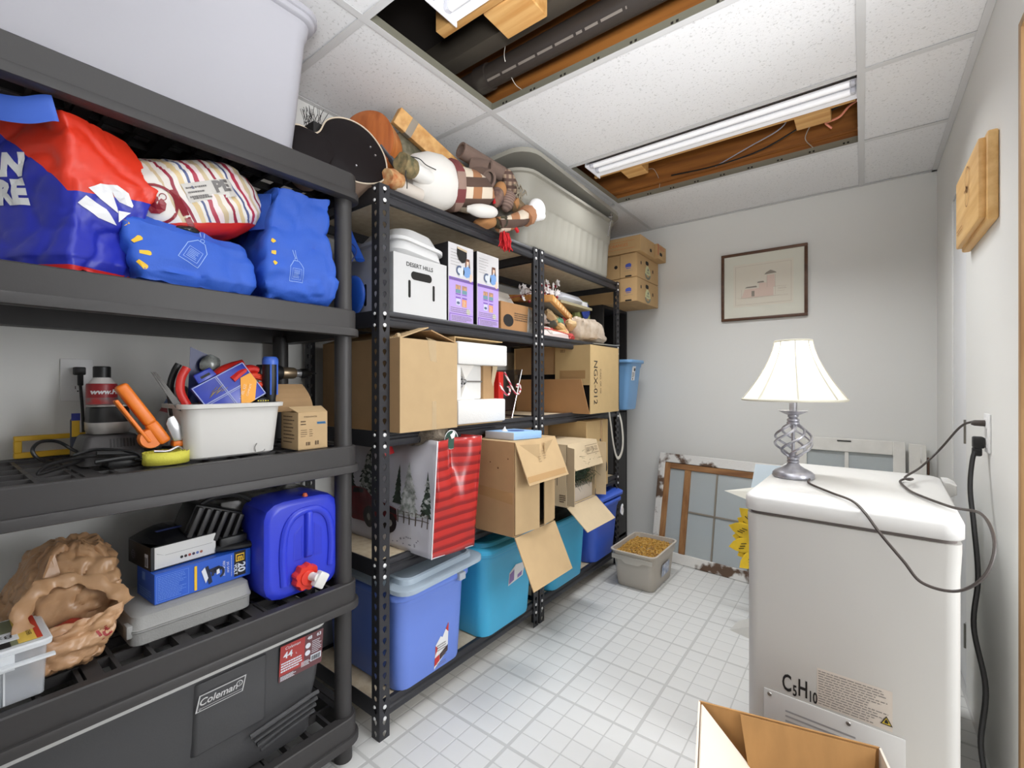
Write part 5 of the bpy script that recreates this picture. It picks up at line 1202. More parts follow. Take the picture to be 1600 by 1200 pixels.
# black ink cartridge box
t = T('printed_box', 'black and white printed box lying on the blue tool box', 'box', (-1.45, .44, bz1))
TR2 = Matrix.Translation((-1.385, .43, 0)) @ Matrix.Rotation(math.radians(5), 4, 'Z') @ Matrix.Translation((1.385, -.43, 0))
kz0, kz1 = bz1+.001, bz1+.060
b = B(); b.box(-1.52, -1.384, .352, .500, kz0, kz1)
b.xf(TR2).o('carton', M('box_black', (22, 22, 26), .3), t, bevel=.001, seg=1)
b = B(); b.slab([(-1.50, .36, kz1), (-1.39, .36, kz1), (-1.39, .495, kz1+.0005), (-1.50, .495, kz1+.0005)], .001); b.xf(TR2)
n2 = []; b = B()
for i in range(8):
    q0, q1 = i/8, (i+1)/8; f = lambda q: kz1+.022*math.sin(math.pi*q)
    y0, y1 = .352+.148*q0, .352+.148*q1
    b.add([(-1.46, y0, f(q0)), (-1.52, y0, f(q0)), (-1.52, y1, f(q1)), (-1.46, y1, f(q1)), (-1.386, y1, kz1), (-1.386, y0, kz1)], [(0,1,2,3), (0,3,4,5)])
b.xf(TR2).o('bulged_lid', M('box_black', (22, 22, 26), .3), t, smooth=.5)
O2 = TR2 @ Vector((-1.384, .43, (kz0+kz1)/2)); ux2 = TR2.to_3x3() @ Vector((0, 1, 0))
b = B(); vs_, n_ = place2d(rect2(-.070, .068, -.026, .027)[0], O2, ux2, (0, 0, 1)); b.prism([p+n_*.0001 for p in vs_], n_*.001); b.o('white_end_panel', M('panel_white2', (216, 216, 214), .5), t)
cols_ = [(30, 30, 34), (60, 30, 34), (170, 70, 60), (60, 50, 70), (90, 110, 170), (160, 90, 70)]
for k, c in enumerate(cols_):
    print_on(t, [ring2(-.012+.009*k, -.012, 0.0, .0036, 10)], O2, ux2, (0, 0, 1), M('dot_%d' % k, c, .5), 'colour_dot', .0014)
print_on(t, [poly2([(-.066, .012), (-.05, .004), (-.048, .003), (-.065, .010)]), poly2([(-.048, .004), (.06, .004), (.06, .003), (-.048, .003)])], O2, ux2, (0, 0, 1), M('panel_line', (150, 150, 150), .5), 'fold_line', .0012)
print_on(t, [rect2(.035, .055, -.022, .010)], TR2 @ Vector((-1.452, .352, (kz0+kz1)/2)), TR2.to_3x3() @ Vector((1, 0, 0)), (0, 0, 1), m_bwt, 'barcode_label', .0006)
print_on(t, [bars2(.037, .053, -.020, .002, 10)], TR2 @ Vector((-1.452, .352, (kz0+kz1)/2)), TR2.to_3x3() @ Vector((1, 0, 0)), (0, 0, 1), m_blacktxt, 'barcode', .001)
print_on(t, [('hp', .020, (-.035, -.004), dict(shear=.2))] if False else [ring2(-.035, -.004, .009, .011, 20), lines2(-.044, -.026, -.01, .002, 2, .002)], TR2 @ Vector((-1.452, .352, (kz0+kz1)/2)), TR2.to_3x3() @ Vector((1, 0, 0)), (0, 0, 1), M('print_violet', (130, 130, 150), .5), 'emblem', .0008)
print_on(t, [poly2([(-.05, -.016), (.05, -.010), (.05, .004), (-.05, .0)])], TR2 @ Vector((-1.44, .43, kz1+.0225)), TR2.to_3x3() @ Vector((0, 1, 0)), (-1, 0, .0), M('print_navy', (46, 62, 130), .4), 'lid_print', .0015)
# black vacuum attachment / pump
t = T('tyre_inflator', 'black ribbed inflator with a coiled hose, wedged behind the boxes and the blue jerrycan', 'tool', (-1.45, .53, bz1+.04))
C = Vector((-1.45, .505, .790))
Rm = Matrix.Rotation(math.radians(-22), 3, 'X')
b = B(); b.box(-.05, .045, -.068, .064, -.042, .040); b.v = [C+Rm @ p for p in b.v]; b.o('housing', m_black, t, bevel=.010)
for k in range(6):
    b = B(); y = -.062+k*.0215; b.box(.043, .062, y, y+.012, -.044, .034); b.v = [C+Rm @ p for p in b.v]; b.o('rib', M('rib_black', (40, 39, 40), .45), t, bevel=.002)
pts = [(-1.425, .530+.084*math.cos(a), .795+.062*math.sin(a)) for a in [math.pi*1.15-i*math.pi*1.5/14 for i in range(15)]]
b = B(); b.tube(bez(pts, 4), .0065, 8); b.o('hose', m_black, t, smooth=True)
b = B(); b.tube(bez([(-1.42, .475, .775), (-1.41, .458, .785), (-1.41, .45, .772), (-1.415, .455, .758), (-1.42, .478, .752)], 6), .003, 6); b.o('lead_loop', m_black, t, smooth=True)
b = B(); b.tube([(-1.395, .50, .722), (-1.385, .535, .720), (-1.375, .595, .717)], .013, 10, flat=.8); b.o('handle', m_black, t, smooth=True)
b = B(); b.box(-1.44, -1.38, .506, .576, bz1+.002, .75); b.o('foot', m_black, t, bevel=.006)
# wrapped box behind the jerrycan
t = T('wrapped_box', 'grey box wrapped in clear film behind the blue jerrycan', 'box', (-1.54, .67, ZL))
B().box(-1.62, -1.455, .535, .80, ZL+.001, ZL+.272).o('carton', M('wrap_grey', (136, 134, 130), .22, c2=(70, 68, 66), vs=12), t, bevel=.003)
# jerrycan
m_jc = M('jerry_blue', (46, 62, 206), .35, var=.03, vs=6)
t = T('water_jerrycan', 'blue plastic water jerrycan with a red cap and white spigot on the lower shelf', 'jerrycan', (-1.45, .685, ZL))
y0, y1, z0, z1, xf = .580, .806, ZL+.004, ZL+.282, -1.290
def jr(x, ins, ch=.055):
    a, b_, c, d = y0+ins, y1-ins, z0+ins, z1-ins
    s_ = ch
    pts = []
    for (cy, cz, a0) in ((b_-s_, d-s_*.75, 0), (a+s_, d-s_*.75, 90), (a+s_*.8, c+s_*.8, 180), (b_-s_*.8, c+s_*.8, 270)):
        for k in range(4):
            an = math.radians(a0+90*k/3); sc = s_ if a0 < 180 else s_*.8
            sz = s_*.75 if a0 < 180 else s_*.8
            pts.append(Vector((x, cy+sc*math.cos(an), cz+sz*math.sin(an))))
    return pts
b = B(); b.loft([jr(-1.448, .02), jr(-1.442, .004), jr(-1.43, 0), jr(xf-.022, 0), jr(xf-.008, .003), jr(xf-.001, .012), jr(xf, .018)]); b.o('can_body', m_jc, t, smooth=.5)
# raised horseshoe around the hand grip and the grip bar
yc = .704
hs = bez([(xf+.001, yc-.070, z0+.040), (xf+.001, yc-.074, z0+.13), (xf+.001, yc-.064, z0+.20), (xf+.001, yc-.03, z0+.236), (xf+.001, yc+.03, z0+.236), (xf+.001, yc+.064, z0+.20), (xf+.001, yc+.074, z0+.13), (xf+.001, yc+.070, z0+.060)], 6)
b = B(); b.tube(hs, .011, 10, flat=.8); b.o('grip_rim', m_jc, t, smooth=True)
b = B(); b.loft([[(xf-.002, yc-.014, z0+.10), (xf-.002, yc+.014, z0+.10), (xf-.002, yc+.012, z0+.24), (xf-.002, yc-.012, z0+.24)], [(xf+.014, yc-.009, z0+.108), (xf+.014, yc+.009, z0+.108), (xf+.014, yc+.008, z0+.235), (xf+.014, yc-.008, z0+.235)]]); b.o('grip_bar', m_jc, t, bevel=.004)
b = B()
for s_ in (-1, 1): b.loft([[(xf+.0005, yc+s_*.018, z0+.10), (xf+.0005, yc+s_*.044, z0+.10), (xf+.0005, yc+s_*.042, z0+.18), (xf+.0005, yc+s_*.018, z0+.20)], [(xf+.001, yc+s_*.020, z0+.104), (xf+.001, yc+s_*.040, z0+.104), (xf+.001, yc+s_*.038, z0+.175), (xf+.001, yc+s_*.020, z0+.195)]])
b.o('grip_recess', M('jerry_deep', (42, 56, 196), .4), t)
b = B(); b.lathe([(.008, 0), (.008, .006), (.005, .012)], 10, (xf-.02, .705, z1-.004), (0, 0, 1)); b.o('vent_plug', M('vent_orange', (206, 96, 60), .5), t, smooth=.6)
m_cap = M('cap_red', (214, 52, 36), .35); m_spg = M('spigot_white', (222, 220, 216), .4)
cc = Vector((xf, .690, z0+.052))
b = B(); n_ = 48; rings = []
for x, k in ((.0, .90), (.002, 1), (.020, 1), (.026, .93)):
    rings.append([cc+Vector((x, (.036+.003*math.cos(9*2*math.pi*j/n_))*k*math.cos(2*math.pi*j/n_), (.036+.003*math.cos(9*2*math.pi*j/n_))*k*math.sin(2*math.pi*j/n_))) for j in range(n_)])
b.loft(rings); b.o('cap', m_cap, t, smooth=.5)
b = B(); b.lathe([(.022, .026), (.021, .030), (.014, .031)], 24, cc, (1, 0, 0)); b.o('cap_ring', m_cap, t, smooth=.5)
b = B(); b.lathe([(.013, .026), (.0115, .034), (.0115, .05), (.012, .056)], 20, cc+Vector((0, .004, .002)), (1, .18, 0)); b.o('spigot', m_spg, t, smooth=.6)
b = B(); b.box(-.012, .012, -.016, .016, -.022, .022); Rz = Matrix.Rotation(math.radians(-35), 3, 'X'); b.v = [cc+Vector((.052, .022, -.006))+Rz @ p for p in b.v]; b.o('spigot_tap', m_spg, t, bevel=.005)
# ---- cooler on the bottom shelf
m_cool = M('cooler_grey', (66, 66, 68), .5, bump=.08, bs=200); m_cool2 = M('cooler_grey_light', (112, 112, 114), .5); m_lidw = M('cooler_lid', (196, 196, 194), .4); m_silv = M('badge_silver', (206, 206, 206), .35, .4)
ZB = .142
t = T('cooler', 'large dark grey cooler with a pale lid edge on the bottom plastic shelf', 'cooler', (-1.47, .32, ZB))
kc = (-1.475, .30)
b = B(); b.loft([rr(*kc, .34, .83, .03, ZB+.001), rr(*kc, .352, .845, .03, ZB+.01), rr(*kc, .360, .85, .03, ZB+.09), rr(*kc, .380, .875, .03, ZB+.16), rr(*kc, .404, .905, .03, ZB+.31)]); b.o('cooler_body', m_cool, t, smooth=.6)
b = B(); b.loft([rr(*kc, .406, .907, .03, ZB+.310), rr(*kc, .414, .915, .034, ZB+.313), rr(*kc, .414, .915, .034, ZB+.337), rr(*kc, .395, .896, .03, ZB+.345)]); b.o('lid', m_lidw, t, smooth=.6)
xc = kc[0]+.202
b = B(); b.loft([[(xc-.01, .405, ZB+.305), (xc-.01, .585, ZB+.305), (xc-.02, .585, ZB+.12), (xc-.02, .405, ZB+.12)], [(xc+.006, .415, ZB+.305), (xc+.006, .575, ZB+.305), (xc-.006, .575, ZB+.125), (xc-.006, .415, ZB+.125)]]); b.o('front_panel', m_cool, t, bevel=.005)
for k in range(4):
    z = ZB+.055+.022*k; b = B(); xo = kc[0]+.181+.008*k
    b.tube(bez([(xo-.006, .575-.012*k, z-.02), (xo, .64, z-.004), (xo+.001, .70, z+.004), (xo+.001, .724, z+.005)], 5), .006, 6); b.o('side_rib', m_cool, t, smooth=True)
# badge
def badge(v0):
    return v0
O3 = Vector((xc+.0035, .468, ZB+.258)); yv = (.067, 0, 1)
fr = [poly2([(-.057, -.020), (.049, -.020), (.057, .020), (-.049, .020)])]
print_on(t, fr, O3, (0, 1, 0), yv, m_silv, 'badge_frame', .003)
print_on(t, [poly2([(-.0535, -.0175), (.0465, -.0175), (.0535, .0175), (-.0465, .0175)])], O3, (0, 1, 0), yv, m_cool, 'badge_ground', .0040)
print_on(t, [('Coleman', .0235, (-.008, .002), dict(shear=.25, bold=.0004)), rect2(-.046, .046, -.0125, -.0115), ring2(.040, .006, .0058, .0078, 18), ('2', .009, (.040, .006)), ring2(-.048, -.013, .0018, .0026, 10)], O3, (0, 1, 0), yv, m_silv, 'lettering', .0050)
m_clab = M('cooler_label_red', (168, 58, 56), .45); m_clab2 = M('cooler_label_dark', (104, 62, 66), .45)
O4 = Vector((kc[0]+.203, .675, ZB+.262)); yv4 = (.12, 0, 1)
print_on(t, [rect2(-.062, .064, -.06, .045)], O4, (0, 1, 0), yv4, m_clab2, 'label', .0004)
print_on(t, [rect2(-.062, .008, -.042, .045)], O4, (0, 1, 0), yv4, m_clab, 'label_red', .001)
print_on(t, [('Coleman', .012, (-.028, .034), dict(shear=.25)), ('44', .026, (-.040, .013), dict(bold=.0006)), ('L', .008, (-.016, .008)), lines2(-.058, .004, -.034, -.004, 4, .0045, 4), ('48', .014, (.022, .034), dict(bold=.0004)), ('63', .014, (.050, .034), dict(bold=.0004)), ring2(.018, .012, 0, .008, 16), ring2(.018, -.010, 0, .008, 16), lines2(.030, .060, -.018, .022, 7, .002, 5), lines2(-.058, -.01, -.058, -.044, 4, .002, 6), lines2(.0, .03, -.046, -.03, 4, .002, 6), rect2(.028, .060, -.042, -.022)], O4, (0, 1, 0), yv4, m_bwt, 'lettering', .0016)
print_on(t, [bars2(.031, .057, -.040, -.025, 16)], O4, (0, 1, 0), yv4, m_blacktxt, 'barcode', .0022)
# ================================================================ things on the steel shelving
Z1, Z2, Z3, Z4, Z5 = [z+.0012 for z in SH]
def lblf(t, shapes, o, x, y, m, name='lettering', off=.0008, **k): return print_on(t, shapes, o, x, y, m, name, off, **k)
FXD, FYD = (0, 1, 0), (1, 0, 0)     # right-hand directions on faces seen from +X and from -Y

# ---- bottom level: four totes
m_peri = M('tote_periwinkle', (108, 138, 224), .38); m_teal = M('tote_teal', (66, 176, 220), .38); m_royal = M('tote_royal', (64, 102, 212), .38)
m_clid = M('clear_lid', (188, 204, 218), .25, alpha=.72)
t = tote('storage_tote', 'periwinkle blue tote with a clear lid and a sticker, below the winter scene bag', 'storage tote', -1.46, 1.155, Z1, .50, .365, .345, m_peri, taper=.93, r=.045)
def lid_tilt(c, ax, ang): return Matrix.Translation(c) @ Matrix.Rotation(math.radians(ang), 4, ax) @ Matrix.Translation(-Vector(c))
tl = lid_tilt((-1.46, 1.155, Z1+.345), 'X', 2.0)
b = B(); lw, ld, lz, r_ = .50, .40, Z1+.372, .055; lc = (-1.435, 1.175)
b.loft([rr(*lc, lw, ld, r_, lz-.012), rr(*lc, lw+.012, ld+.012, r_, lz-.010), rr(*lc, lw+.012, ld+.012, r_, lz+.004), rr(*lc, lw, ld, r_, lz+.008), rr(*lc, lw-.055, ld-.055, .04, lz+.008), rr(*lc, lw-.062, ld-.062, .04, lz+.024), rr(*lc, lw-.080, ld-.080, .035, lz+.027), rr(*lc, lw-.095, ld-.095, .03, lz+.010)])
b.xf(tl).o('clear_lid', m_clid, t, smooth=.6)
b = B(); b.box(-1.222, -1.196, 1.245, 1.278, Z1+.318, Z1+.346); b.o('clip', M('clip_grey', (180, 186, 196), .4), t, bevel=.004)
tb = kid(t, 'tote_body')
ns = dict(target=tb)
nar = lambda s: ([(1.158+(x-1.15)*.62, .125+(y-.12)*.92) for x, y in s[0]], s[1])
lblf(t, [nar(poly2([(1.155, .215), (1.195, .243), (1.21, .235), (1.257, .285), (1.257, .170), (1.150, .120)]))], (-1.20, 0, 0), FXD, (0, 0, 1), m_bw, 'sticker', .0012, **ns)
lblf(t, [nar(poly2([(1.155, .215), (1.155, .175), (1.175, .200)])), nar(poly2([(1.257, .285), (1.235, .262), (1.257, .245)])), nar(poly2([(1.152, .165), (1.19, .172), (1.19, .145), (1.151, .132)]))], (-1.20, 0, 0), FXD, (0, 0, 1), M('sticker_red', (196, 50, 46), .45), 'sticker_red', .0018, **ns)
lblf(t, [nar(poly2([(1.192, .172), (1.256, .193), (1.256, .168), (1.192, .146)]))], (-1.20, 0, 0), FXD, (0, 0, 1), M('sticker_black', (60, 40, 40), .5), 'sticker_dark', .0018, **ns)
lblf(t, [nar(lines2(1.165, 1.24, .185, .215, 3, .004)), nar(lines2(1.16, 1.245, .125, .14, 2, .002)), nar(lines2(1.2, 1.25, .155, .178, 3, .002))], (-1.20, 0, 0), FXD, (0, 0, 1), m_greytxt, 'lettering', .0024, **ns)
t = tote('storage_tote', 'teal tote with a small label, between the periwinkle tote and the middle posts', 'storage tote', -1.45, 1.595, Z1, .505, .405, .37, m_teal, taper=.92, r=.05)
tote_lid(t, -1.45, 1.595, Z1+.372, .505, .405, m_teal)
tb = kid(t, 'tote_body')
lblf(t, [poly2([(x-.075, y-.02) for x, y in ((1.655, .365), (1.70, .39), (1.755, .385), (1.765, .36), (1.755, .325), (1.65, .31))])], (-1.20, 0, 0), FXD, (0, 0, 1), m_bw, 'sticker', .0012, target=tb)
lblf(t, [poly2([(x-.075, y-.02) for x, y in ((1.658, .358), (1.690, .372), (1.690, .325), (1.654, .316))]), poly2([(x-.075, y-.02) for x, y in ((1.715, .34), (1.75, .35), (1.745, .33), (1.715, .325))])], (-1.20, 0, 0), FXD, (0, 0, 1), M('sticker_violet', (150, 120, 180), .5), 'sticker_print', .002, target=tb)
t = tote('storage_tote', 'open teal tote with a round hole, on the right of the middle posts', 'storage tote', -1.46, 2.125, Z1, .505, .40, .36, m_teal, taper=.92, r=.05)
b = B(); b.lathe([(.017, 0), (.017, .004)], 20, (-1.228, 2.29, Z1+.285), (1, 0, 0)); b.lathe([(.010, .0), (.010, .006)], 16, (-1.228, 2.29, Z1+.285), (1, 0, 0)); b.o('grip_hole', m_blacktxt, t, smooth=.6)
t2 = T('sack', 'dark sack of greenery inside the open teal tote', 'bag', (-1.42, 2.12, Z1+.012))
softbag('bag_body', [([(-1.30, 1.99), (-1.30, 2.26), (-1.62, 2.26), (-1.62, 1.99)], Z1+.016), ([(-1.27, 1.98), (-1.27, 2.27), (-1.65, 2.27), (-1.65, 1.98)], Z1+.26), ([(-1.29, 2.00), (-1.29, 2.25), (-1.6, 2.25), (-1.6, 2.0)], Z1+.37), ([(-1.34, 2.04), (-1.34, 2.2), (-1.55, 2.2), (-1.55, 2.04)], Z1+.40)], M('dark_sack', (44, 48, 42), .7, c2=(24, 26, 24), vs=20), t2, (.01, 16, 3, .01))
t = tote('storage_tote', 'royal blue tote with its lid propped open, nearest the back wall', 'storage tote', -1.455, 2.565, Z1, .505, .385, .35, m_royal, taper=.88, r=.06)
tb = kid(t, 'tote_body')
b = B(); lc = (-1.46, 2.575); lz = Z1+.395
b.loft([rr(*lc, .50, .40, .06, lz-.012), rr(*lc, .515, .415, .065, lz-.010), rr(*lc, .515, .415, .065, lz+.004), rr(*lc, .49, .39, .06, lz+.010), rr(*lc, .40, .30, .05, lz+.010), rr(*lc, .38, .28, .05, lz+.002)])
b.xf(lid_tilt((-1.46, 2.575, lz), 'Y', 5)).o('lid', m_royal, t, smooth=.6)
b = B(); b.ell((-1.195, 2.70, Z1+.275), (.008, .02, .035), 14, 10); b.o('sticker_scrap', m_bw, t, smooth=True, crumple=(.01, 50, 3))

# ---- cardboard helpers
def flap(t, a, b_, d, ln, m=m_kraft, inset=.0, th=.004, name='flap', bend=None):
    """panel hinged on a-b_, hanging along d"""
    a, b_, d = Vector(a), Vector(b_), Vector(d).normalized(); e = (b_-a).normalized()
    if bend:
        b = B(); mid = Vector(bend).normalized()
        b.slab([a, b_, b_+d*ln*.5-e*inset*.5, a+d*ln*.5+e*inset*.5], th)
        b.slab([a+d*ln*.5+e*inset*.5, b_+d*ln*.5-e*inset*.5, b_+d*ln*.5+mid*ln*.5-e*inset, a+d*ln*.5+mid*ln*.5+e*inset], th)
    else:
        b = B(); b.slab([a, b_, b_+d*ln-e*inset, a+d*ln+e*inset], th)
    return b.o(name, m, t)
m_tape = M('packing_tape', (196, 158, 110), .18, alpha=.75); m_ctape = M('clear_tape', (214, 190, 152), .12, alpha=.6)
def walls(t, x0, x1, y0, y1, z0, z1, m, which='front back left right top bottom', th=.004, min_=None):
    q = dict(front=(x1-th, x1, y0, y1, z0, z1), back=(x0, x0+th, y0, y1, z0, z1), left=(x0+th, x1-th, y0, y0+th, z0, z1), right=(x0+th, x1-th, y1-th, y1, z0, z1), top=(x0+th, x1-th, y0+th, y1-th, z1-th, z1), bottom=(x0+th, x1-th, y0+th, y1-th, z0, z0+th))
    for w_ in which.split(): B().box(*q[w_]).o(w_+'_wall' if w_ not in ('top', 'bottom') else w_, (min_ or {}).get(w_, m), t)

# ---- second level
# winter scene bag
m_bgrey = M('bag_snow', (206, 204, 212), .32, var=.03, vs=6); m_bred = stripes('bag_red_stripes', [(0, (184, 50, 46)), (.52, (134, 38, 40)), (.86, (160, 44, 44))], (0, 0, 1), .034, .25)
t = T('gift_bag', 'large glossy gift bag with a snowy red pickup picture and red striped side', 'bag', (-1.39, 1.16, Z2))
gx0, gx1, gy0, gy1, gz0, gz1 = -1.66, -1.150, 1.060, 1.272, Z2, Z2+.395
b = B()
NX, NZ, NY = 26, 22, 10
def wob(p, n): return p+Vector(n)*(.010*noise.noise(p*7)+.006*noise.noise(p*17+Vector((3, 1, 2))))
def lean_y(z): return .045*((z-gz0)/(gz1-gz0))
def gw(u, v): # wide face at gy0, u: back to front
    z = gz0+(gz1-gz0)*v; p = Vector((gx0+(gx1-gx0)*u, gy0+.030*v*u, z)); f = min(u, 1-u)*min(v, 1-v)*10
    if v > .8: p.y += .05*(v-.8)/.2*math.sin(math.pi*u)*1.2
    if v > .93: p.z -= .02*math.sin(math.pi*min(1, u*1.1))*(v-.93)/.07
    return wob(p, (0, 1, 0)) if f > .02 else p
def gs(u, v): # striped gusset facing +X
    z = gz0+(gz1-gz0)*v; p = Vector((gx1-.004*v, gy0+.030*v*(1-u)+(gy1-gy0+lean_y(z))*u, z-.012*u*(1-v)))
    p.x -= .055*math.exp(-((u-.5)/.16)**2)*max(0, v-.35)/.65
    return wob(p, (1, 0, 0)) if 0 < u < 1 else p
b.grid(gw, NX, NZ); o = b.o('picture_panel', m_bgrey, t, smooth=1.2, solid=-.002)
pic = o
b = B(); b.grid(gs, NY*2, NZ); b.o('striped_gusset', m_bred, t, smooth=.5, solid=-.002)
b = B(); b.grid(lambda u, v: Vector((gx0+(gx1-gx0)*u, gy1+lean_y(gz0+(gz1-gz0)*v)-.01*math.sin(math.pi*u)*v, gz0+(gz1-gz0)*v)), 8, 8); b.o('rear_panel', m_bred, t, smooth=True, solid=-.002)
b = B(); b.add([(gx0, gy0, gz0+.001), (gx1, gy0, gz0+.001), (gx1, gy1, gz0-.010), (gx0, gy1, gz0+.001)], [(0,1,2,3)]); b.o('bag_bottom', m_bgrey, t, solid=-.002)
b = B(); b.tube([gs(0, i/12)+Vector((.001, -.001, 0)) for i in range(13)], .002, 6); b.o('white_piping', m_bw, t, smooth=True)
PP = (0, gy0-.0, 0); pk = dict(target=pic)
def ppx(u): return gx0+(gx1-gx0)*u
m_fir = M('fir_green', (62, 76, 62), .4, c2=(40, 48, 42), vs=60); m_snow = M('fir_snow', (206, 206, 206), .4, c2=(120, 126, 118), vs=55); m_truck = M('truck_red', (110, 34, 38), .35, var=.15, vs=20); m_tdk = M('truck_dark', (40, 32, 32), .4); m_fence = M('fence_brown', (96, 86, 78), .5); m_print = M('print_paw', (150, 148, 160), .5)
def fir(cx, base, h, w, seed, n=9):
    r = random.Random(seed); L = [(cx, base+h)]; R_ = [(cx, base+h)]
    for i in range(n):
        q = (i+1)/n; y = base+h*(1-q); ww = w*q*(.8+.3*r.random())
        L.append((cx-ww/2, y)); R_.append((cx+ww/2, y))
        if i < n-1: L.append((cx-ww*.32, y+h*.02)); R_.append((cx+ww*.32, y+h*.02))
    vs = []; fs = []
    for a, c in zip(L, R_): vs += [a, c]
    for i in range(len(L)-1): fs.append((2*i, 2*i+1, 2*i+3, 2*i+2))
    return vs, fs
def snowblobs(cx, base, h, w, seed, n=40):
    r = random.Random(seed); vs = []; fs = []
    for _ in range(n):
        q = r.random()**.6; y = base+h*(1-q); x = cx+w*q*(r.random()-.5)*.85; s_ = .006+.006*r.random(); k = len(vs)
        vs += [(x-s_, y), (x-s_*.4, y+s_*.7), (x+s_*.5, y+s_*.6), (x+s_, y-.001), (x+s_*.2, y-s_*.4)]; fs.append(tuple(range(k, k+5)))
    return vs, fs
zb = gz0
for q in (fir(-1.50, zb+.17, .18, .16, 2), fir(-1.335, zb+.16, .14, .06, 3), fir(-1.19, zb+.13, .16, .06, 4), fir(-1.62, zb+.17, .15, .1, 7)): lblf(t, [q], PP, FYD, (0, 0, 1), m_fir, 'printed_tree', .002, **pk)
for q in (fir(-1.275, zb+.125, .19, .12, 5), snowblobs(-1.50, zb+.16, .18, .15, 6, 60), snowblobs(-1.19, zb+.13, .15, .05, 8, 14)): lblf(t, [q], PP, FYD, (0, 0, 1), m_snow, 'printed_snow', .0028, **pk)
lblf(t, [rect2(-1.34, -1.17, zb+.115, zb+.118), rect2(-1.33, -1.17, zb+.135, zb+.138)]+[rect2(-1.33+.03*k, -1.324+.03*k, zb+.095, zb+.142) for k in range(6)], PP, FYD, (0, 0, 1), m_fence, 'printed_fence', .0028, **pk)
lblf(t, [poly2([(-1.66, zb+.10), (-1.66, zb+.17), (-1.60, zb+.19), (-1.52, zb+.19), (-1.49, zb+.165), (-1.40, zb+.15), (-1.335, zb+.14), (-1.33, zb+.10), (-1.36, zb+.085), (-1.42, zb+.08), (-1.52, zb+.06), (-1.60, zb+.06)])], PP, FYD, (0, 0, 1), m_truck, 'printed_truck', .0036, **pk)
lblf(t, [ring2(-1.365, zb+.085, .012, .034, 20), ring2(-1.495, zb+.085, .014, .04, 20), poly2([(-1.47, zb+.155), (-1.40, zb+.145), (-1.335, zb+.135), (-1.335, zb+.120), (-1.47, zb+.13)]), poly2([(-1.60, zb+.165), (-1.54, zb+.17), (-1.53, zb+.185), (-1.59, zb+.185)])], PP, FYD, (0, 0, 1), m_tdk, 'printed_truck_dark', .0044, **pk)
lblf(t, [ring2(-1.365, zb+.085, 0, .012, 14), ring2(-1.495, zb+.085, 0, .014, 14), rect2(-1.46, -1.40, zb+.07, zb+.085)], PP, FYD, (0, 0, 1), M('truck_chrome', (150, 146, 140), .4), 'printed_hubs', .0052, **pk)
rnd_ = random.Random(5)
lblf(t, [ring2(-1.42+.2*rnd_.random(), zb+.02+.03*rnd_.random(), 0, .004, 8, e=.6) for _ in range(22)], PP, FYD, (0, 0, 1), m_print, 'printed_footprints', .002, **pk)
b = B(); b.lathe([(.034, -.002), (.034, .002)], 28, (-1.20, 1.20, gz1-.008), (1, 0, .1)); b.o('bag_emblem_disc', M('disc_green', (44, 84, 72), .4), t, smooth=.6)
b = B(); b.tube([(-1.197+.0*a, 1.20+.034*math.cos(a), gz1-.008+.034*math.sin(a)) for a in [2*math.pi*k/28 for k in range(28)]], .0016, 6, True); b.o('disc_rim', m_bw, t, smooth=True)
lblf(t, [poly2([(-.004, -.01), (.01, -.006), (.016, .010), (.004, .020), (.0, .012), (-.012, .006)])], (-1.197, 1.205, gz1+.004), FXD, (0, 0, 1), m_bw, 'disc_print', .001)
b = B(); b.tube(bez([(-1.36, 1.052, gz1-.06), (-1.375, 1.045, gz1-.02), (-1.40, 1.05, gz1+.0), (-1.43, 1.055, gz1-.03)], 6), .020, 8, flat=.15); b.o('red_handle', M('pouch_red', (186, 36, 40), .5), t, smooth=True)
# fur hat in the bag
m_fur = M('grey_fur', (150, 138, 122), .95, c2=(96, 86, 74), vs=30)
t = T('fur_hat', 'grey brown furry hat sticking out of the top of the winter scene bag', 'hat', (-1.30, 1.17, Z2+.36))
b = B(); b.ell((-1.30, 1.165, gz1+.008), (.10, .072, .062), 30, 18); b.o('fur_core', m_fur, t, smooth=True, crumple=(.008, 30, 4))
b = B(); rf = random.Random(9)
for _ in range(1500):
    a, z_ = rf.uniform(0, 6.283), rf.uniform(-.2, 1); rr_ = math.sqrt(max(0, 1-z_*z_)); n = Vector((rr_*math.cos(a), rr_*math.sin(a), z_))
    p = Vector((-1.30+.10*n.x, 1.165+.072*n.y, gz1+.008+.062*n.z)); d = (n+Vector((rf.uniform(-.7, .7), rf.uniform(-.7, .7), rf.uniform(-.5, .7)))).normalized(); s_ = d.cross(Vector((0, 0, 1)))*.0011
    b.add([p-s_, p+s_, p+d*.022+Vector((0, 0, -.003))], [(0,1,2)])
b.o('fur', m_fur, t, keep_normals=True)['kind'] = 'stuff'
# big open carton
t = T('cardboard_box', 'big brown carton lying on its side with four open flaps hanging over the blue totes', 'box', (-1.33, 1.52, Z2))
bx0, bx1, by0, by1, bz0, bz1 = -1.66, -1.058, 1.402, 1.688, Z2, Z2+.366
m_kin = M('kraft_shadow', (170, 130, 84), .85)
walls(t, bx0, bx1, by0, by1, bz0, bz1, m_kraft, 'back left right top bottom', min_=dict(left=m_kraft2))  # left wall in darker kraft, its shaded side put into the colour
TF = lid_tilt((bx1, 0, bz1), 'Y', 0)
flap(t, (bx1, by0, bz1), (bx1, by1, bz1), (.075, 0.01, -.19), .172, inset=-.002, name='top_flap')
flap(t, (bx1, by0+.002, bz0+.01), (bx1, by0+.002, bz1-.01), (.25, 1, 0), .125, inset=.006, name='side_flap')
flap(t, (bx1, by1-.002, bz1-.01), (bx1, by1-.002, bz0+.01), (.22, -1, 0), .120, inset=.006, name='side_flap')
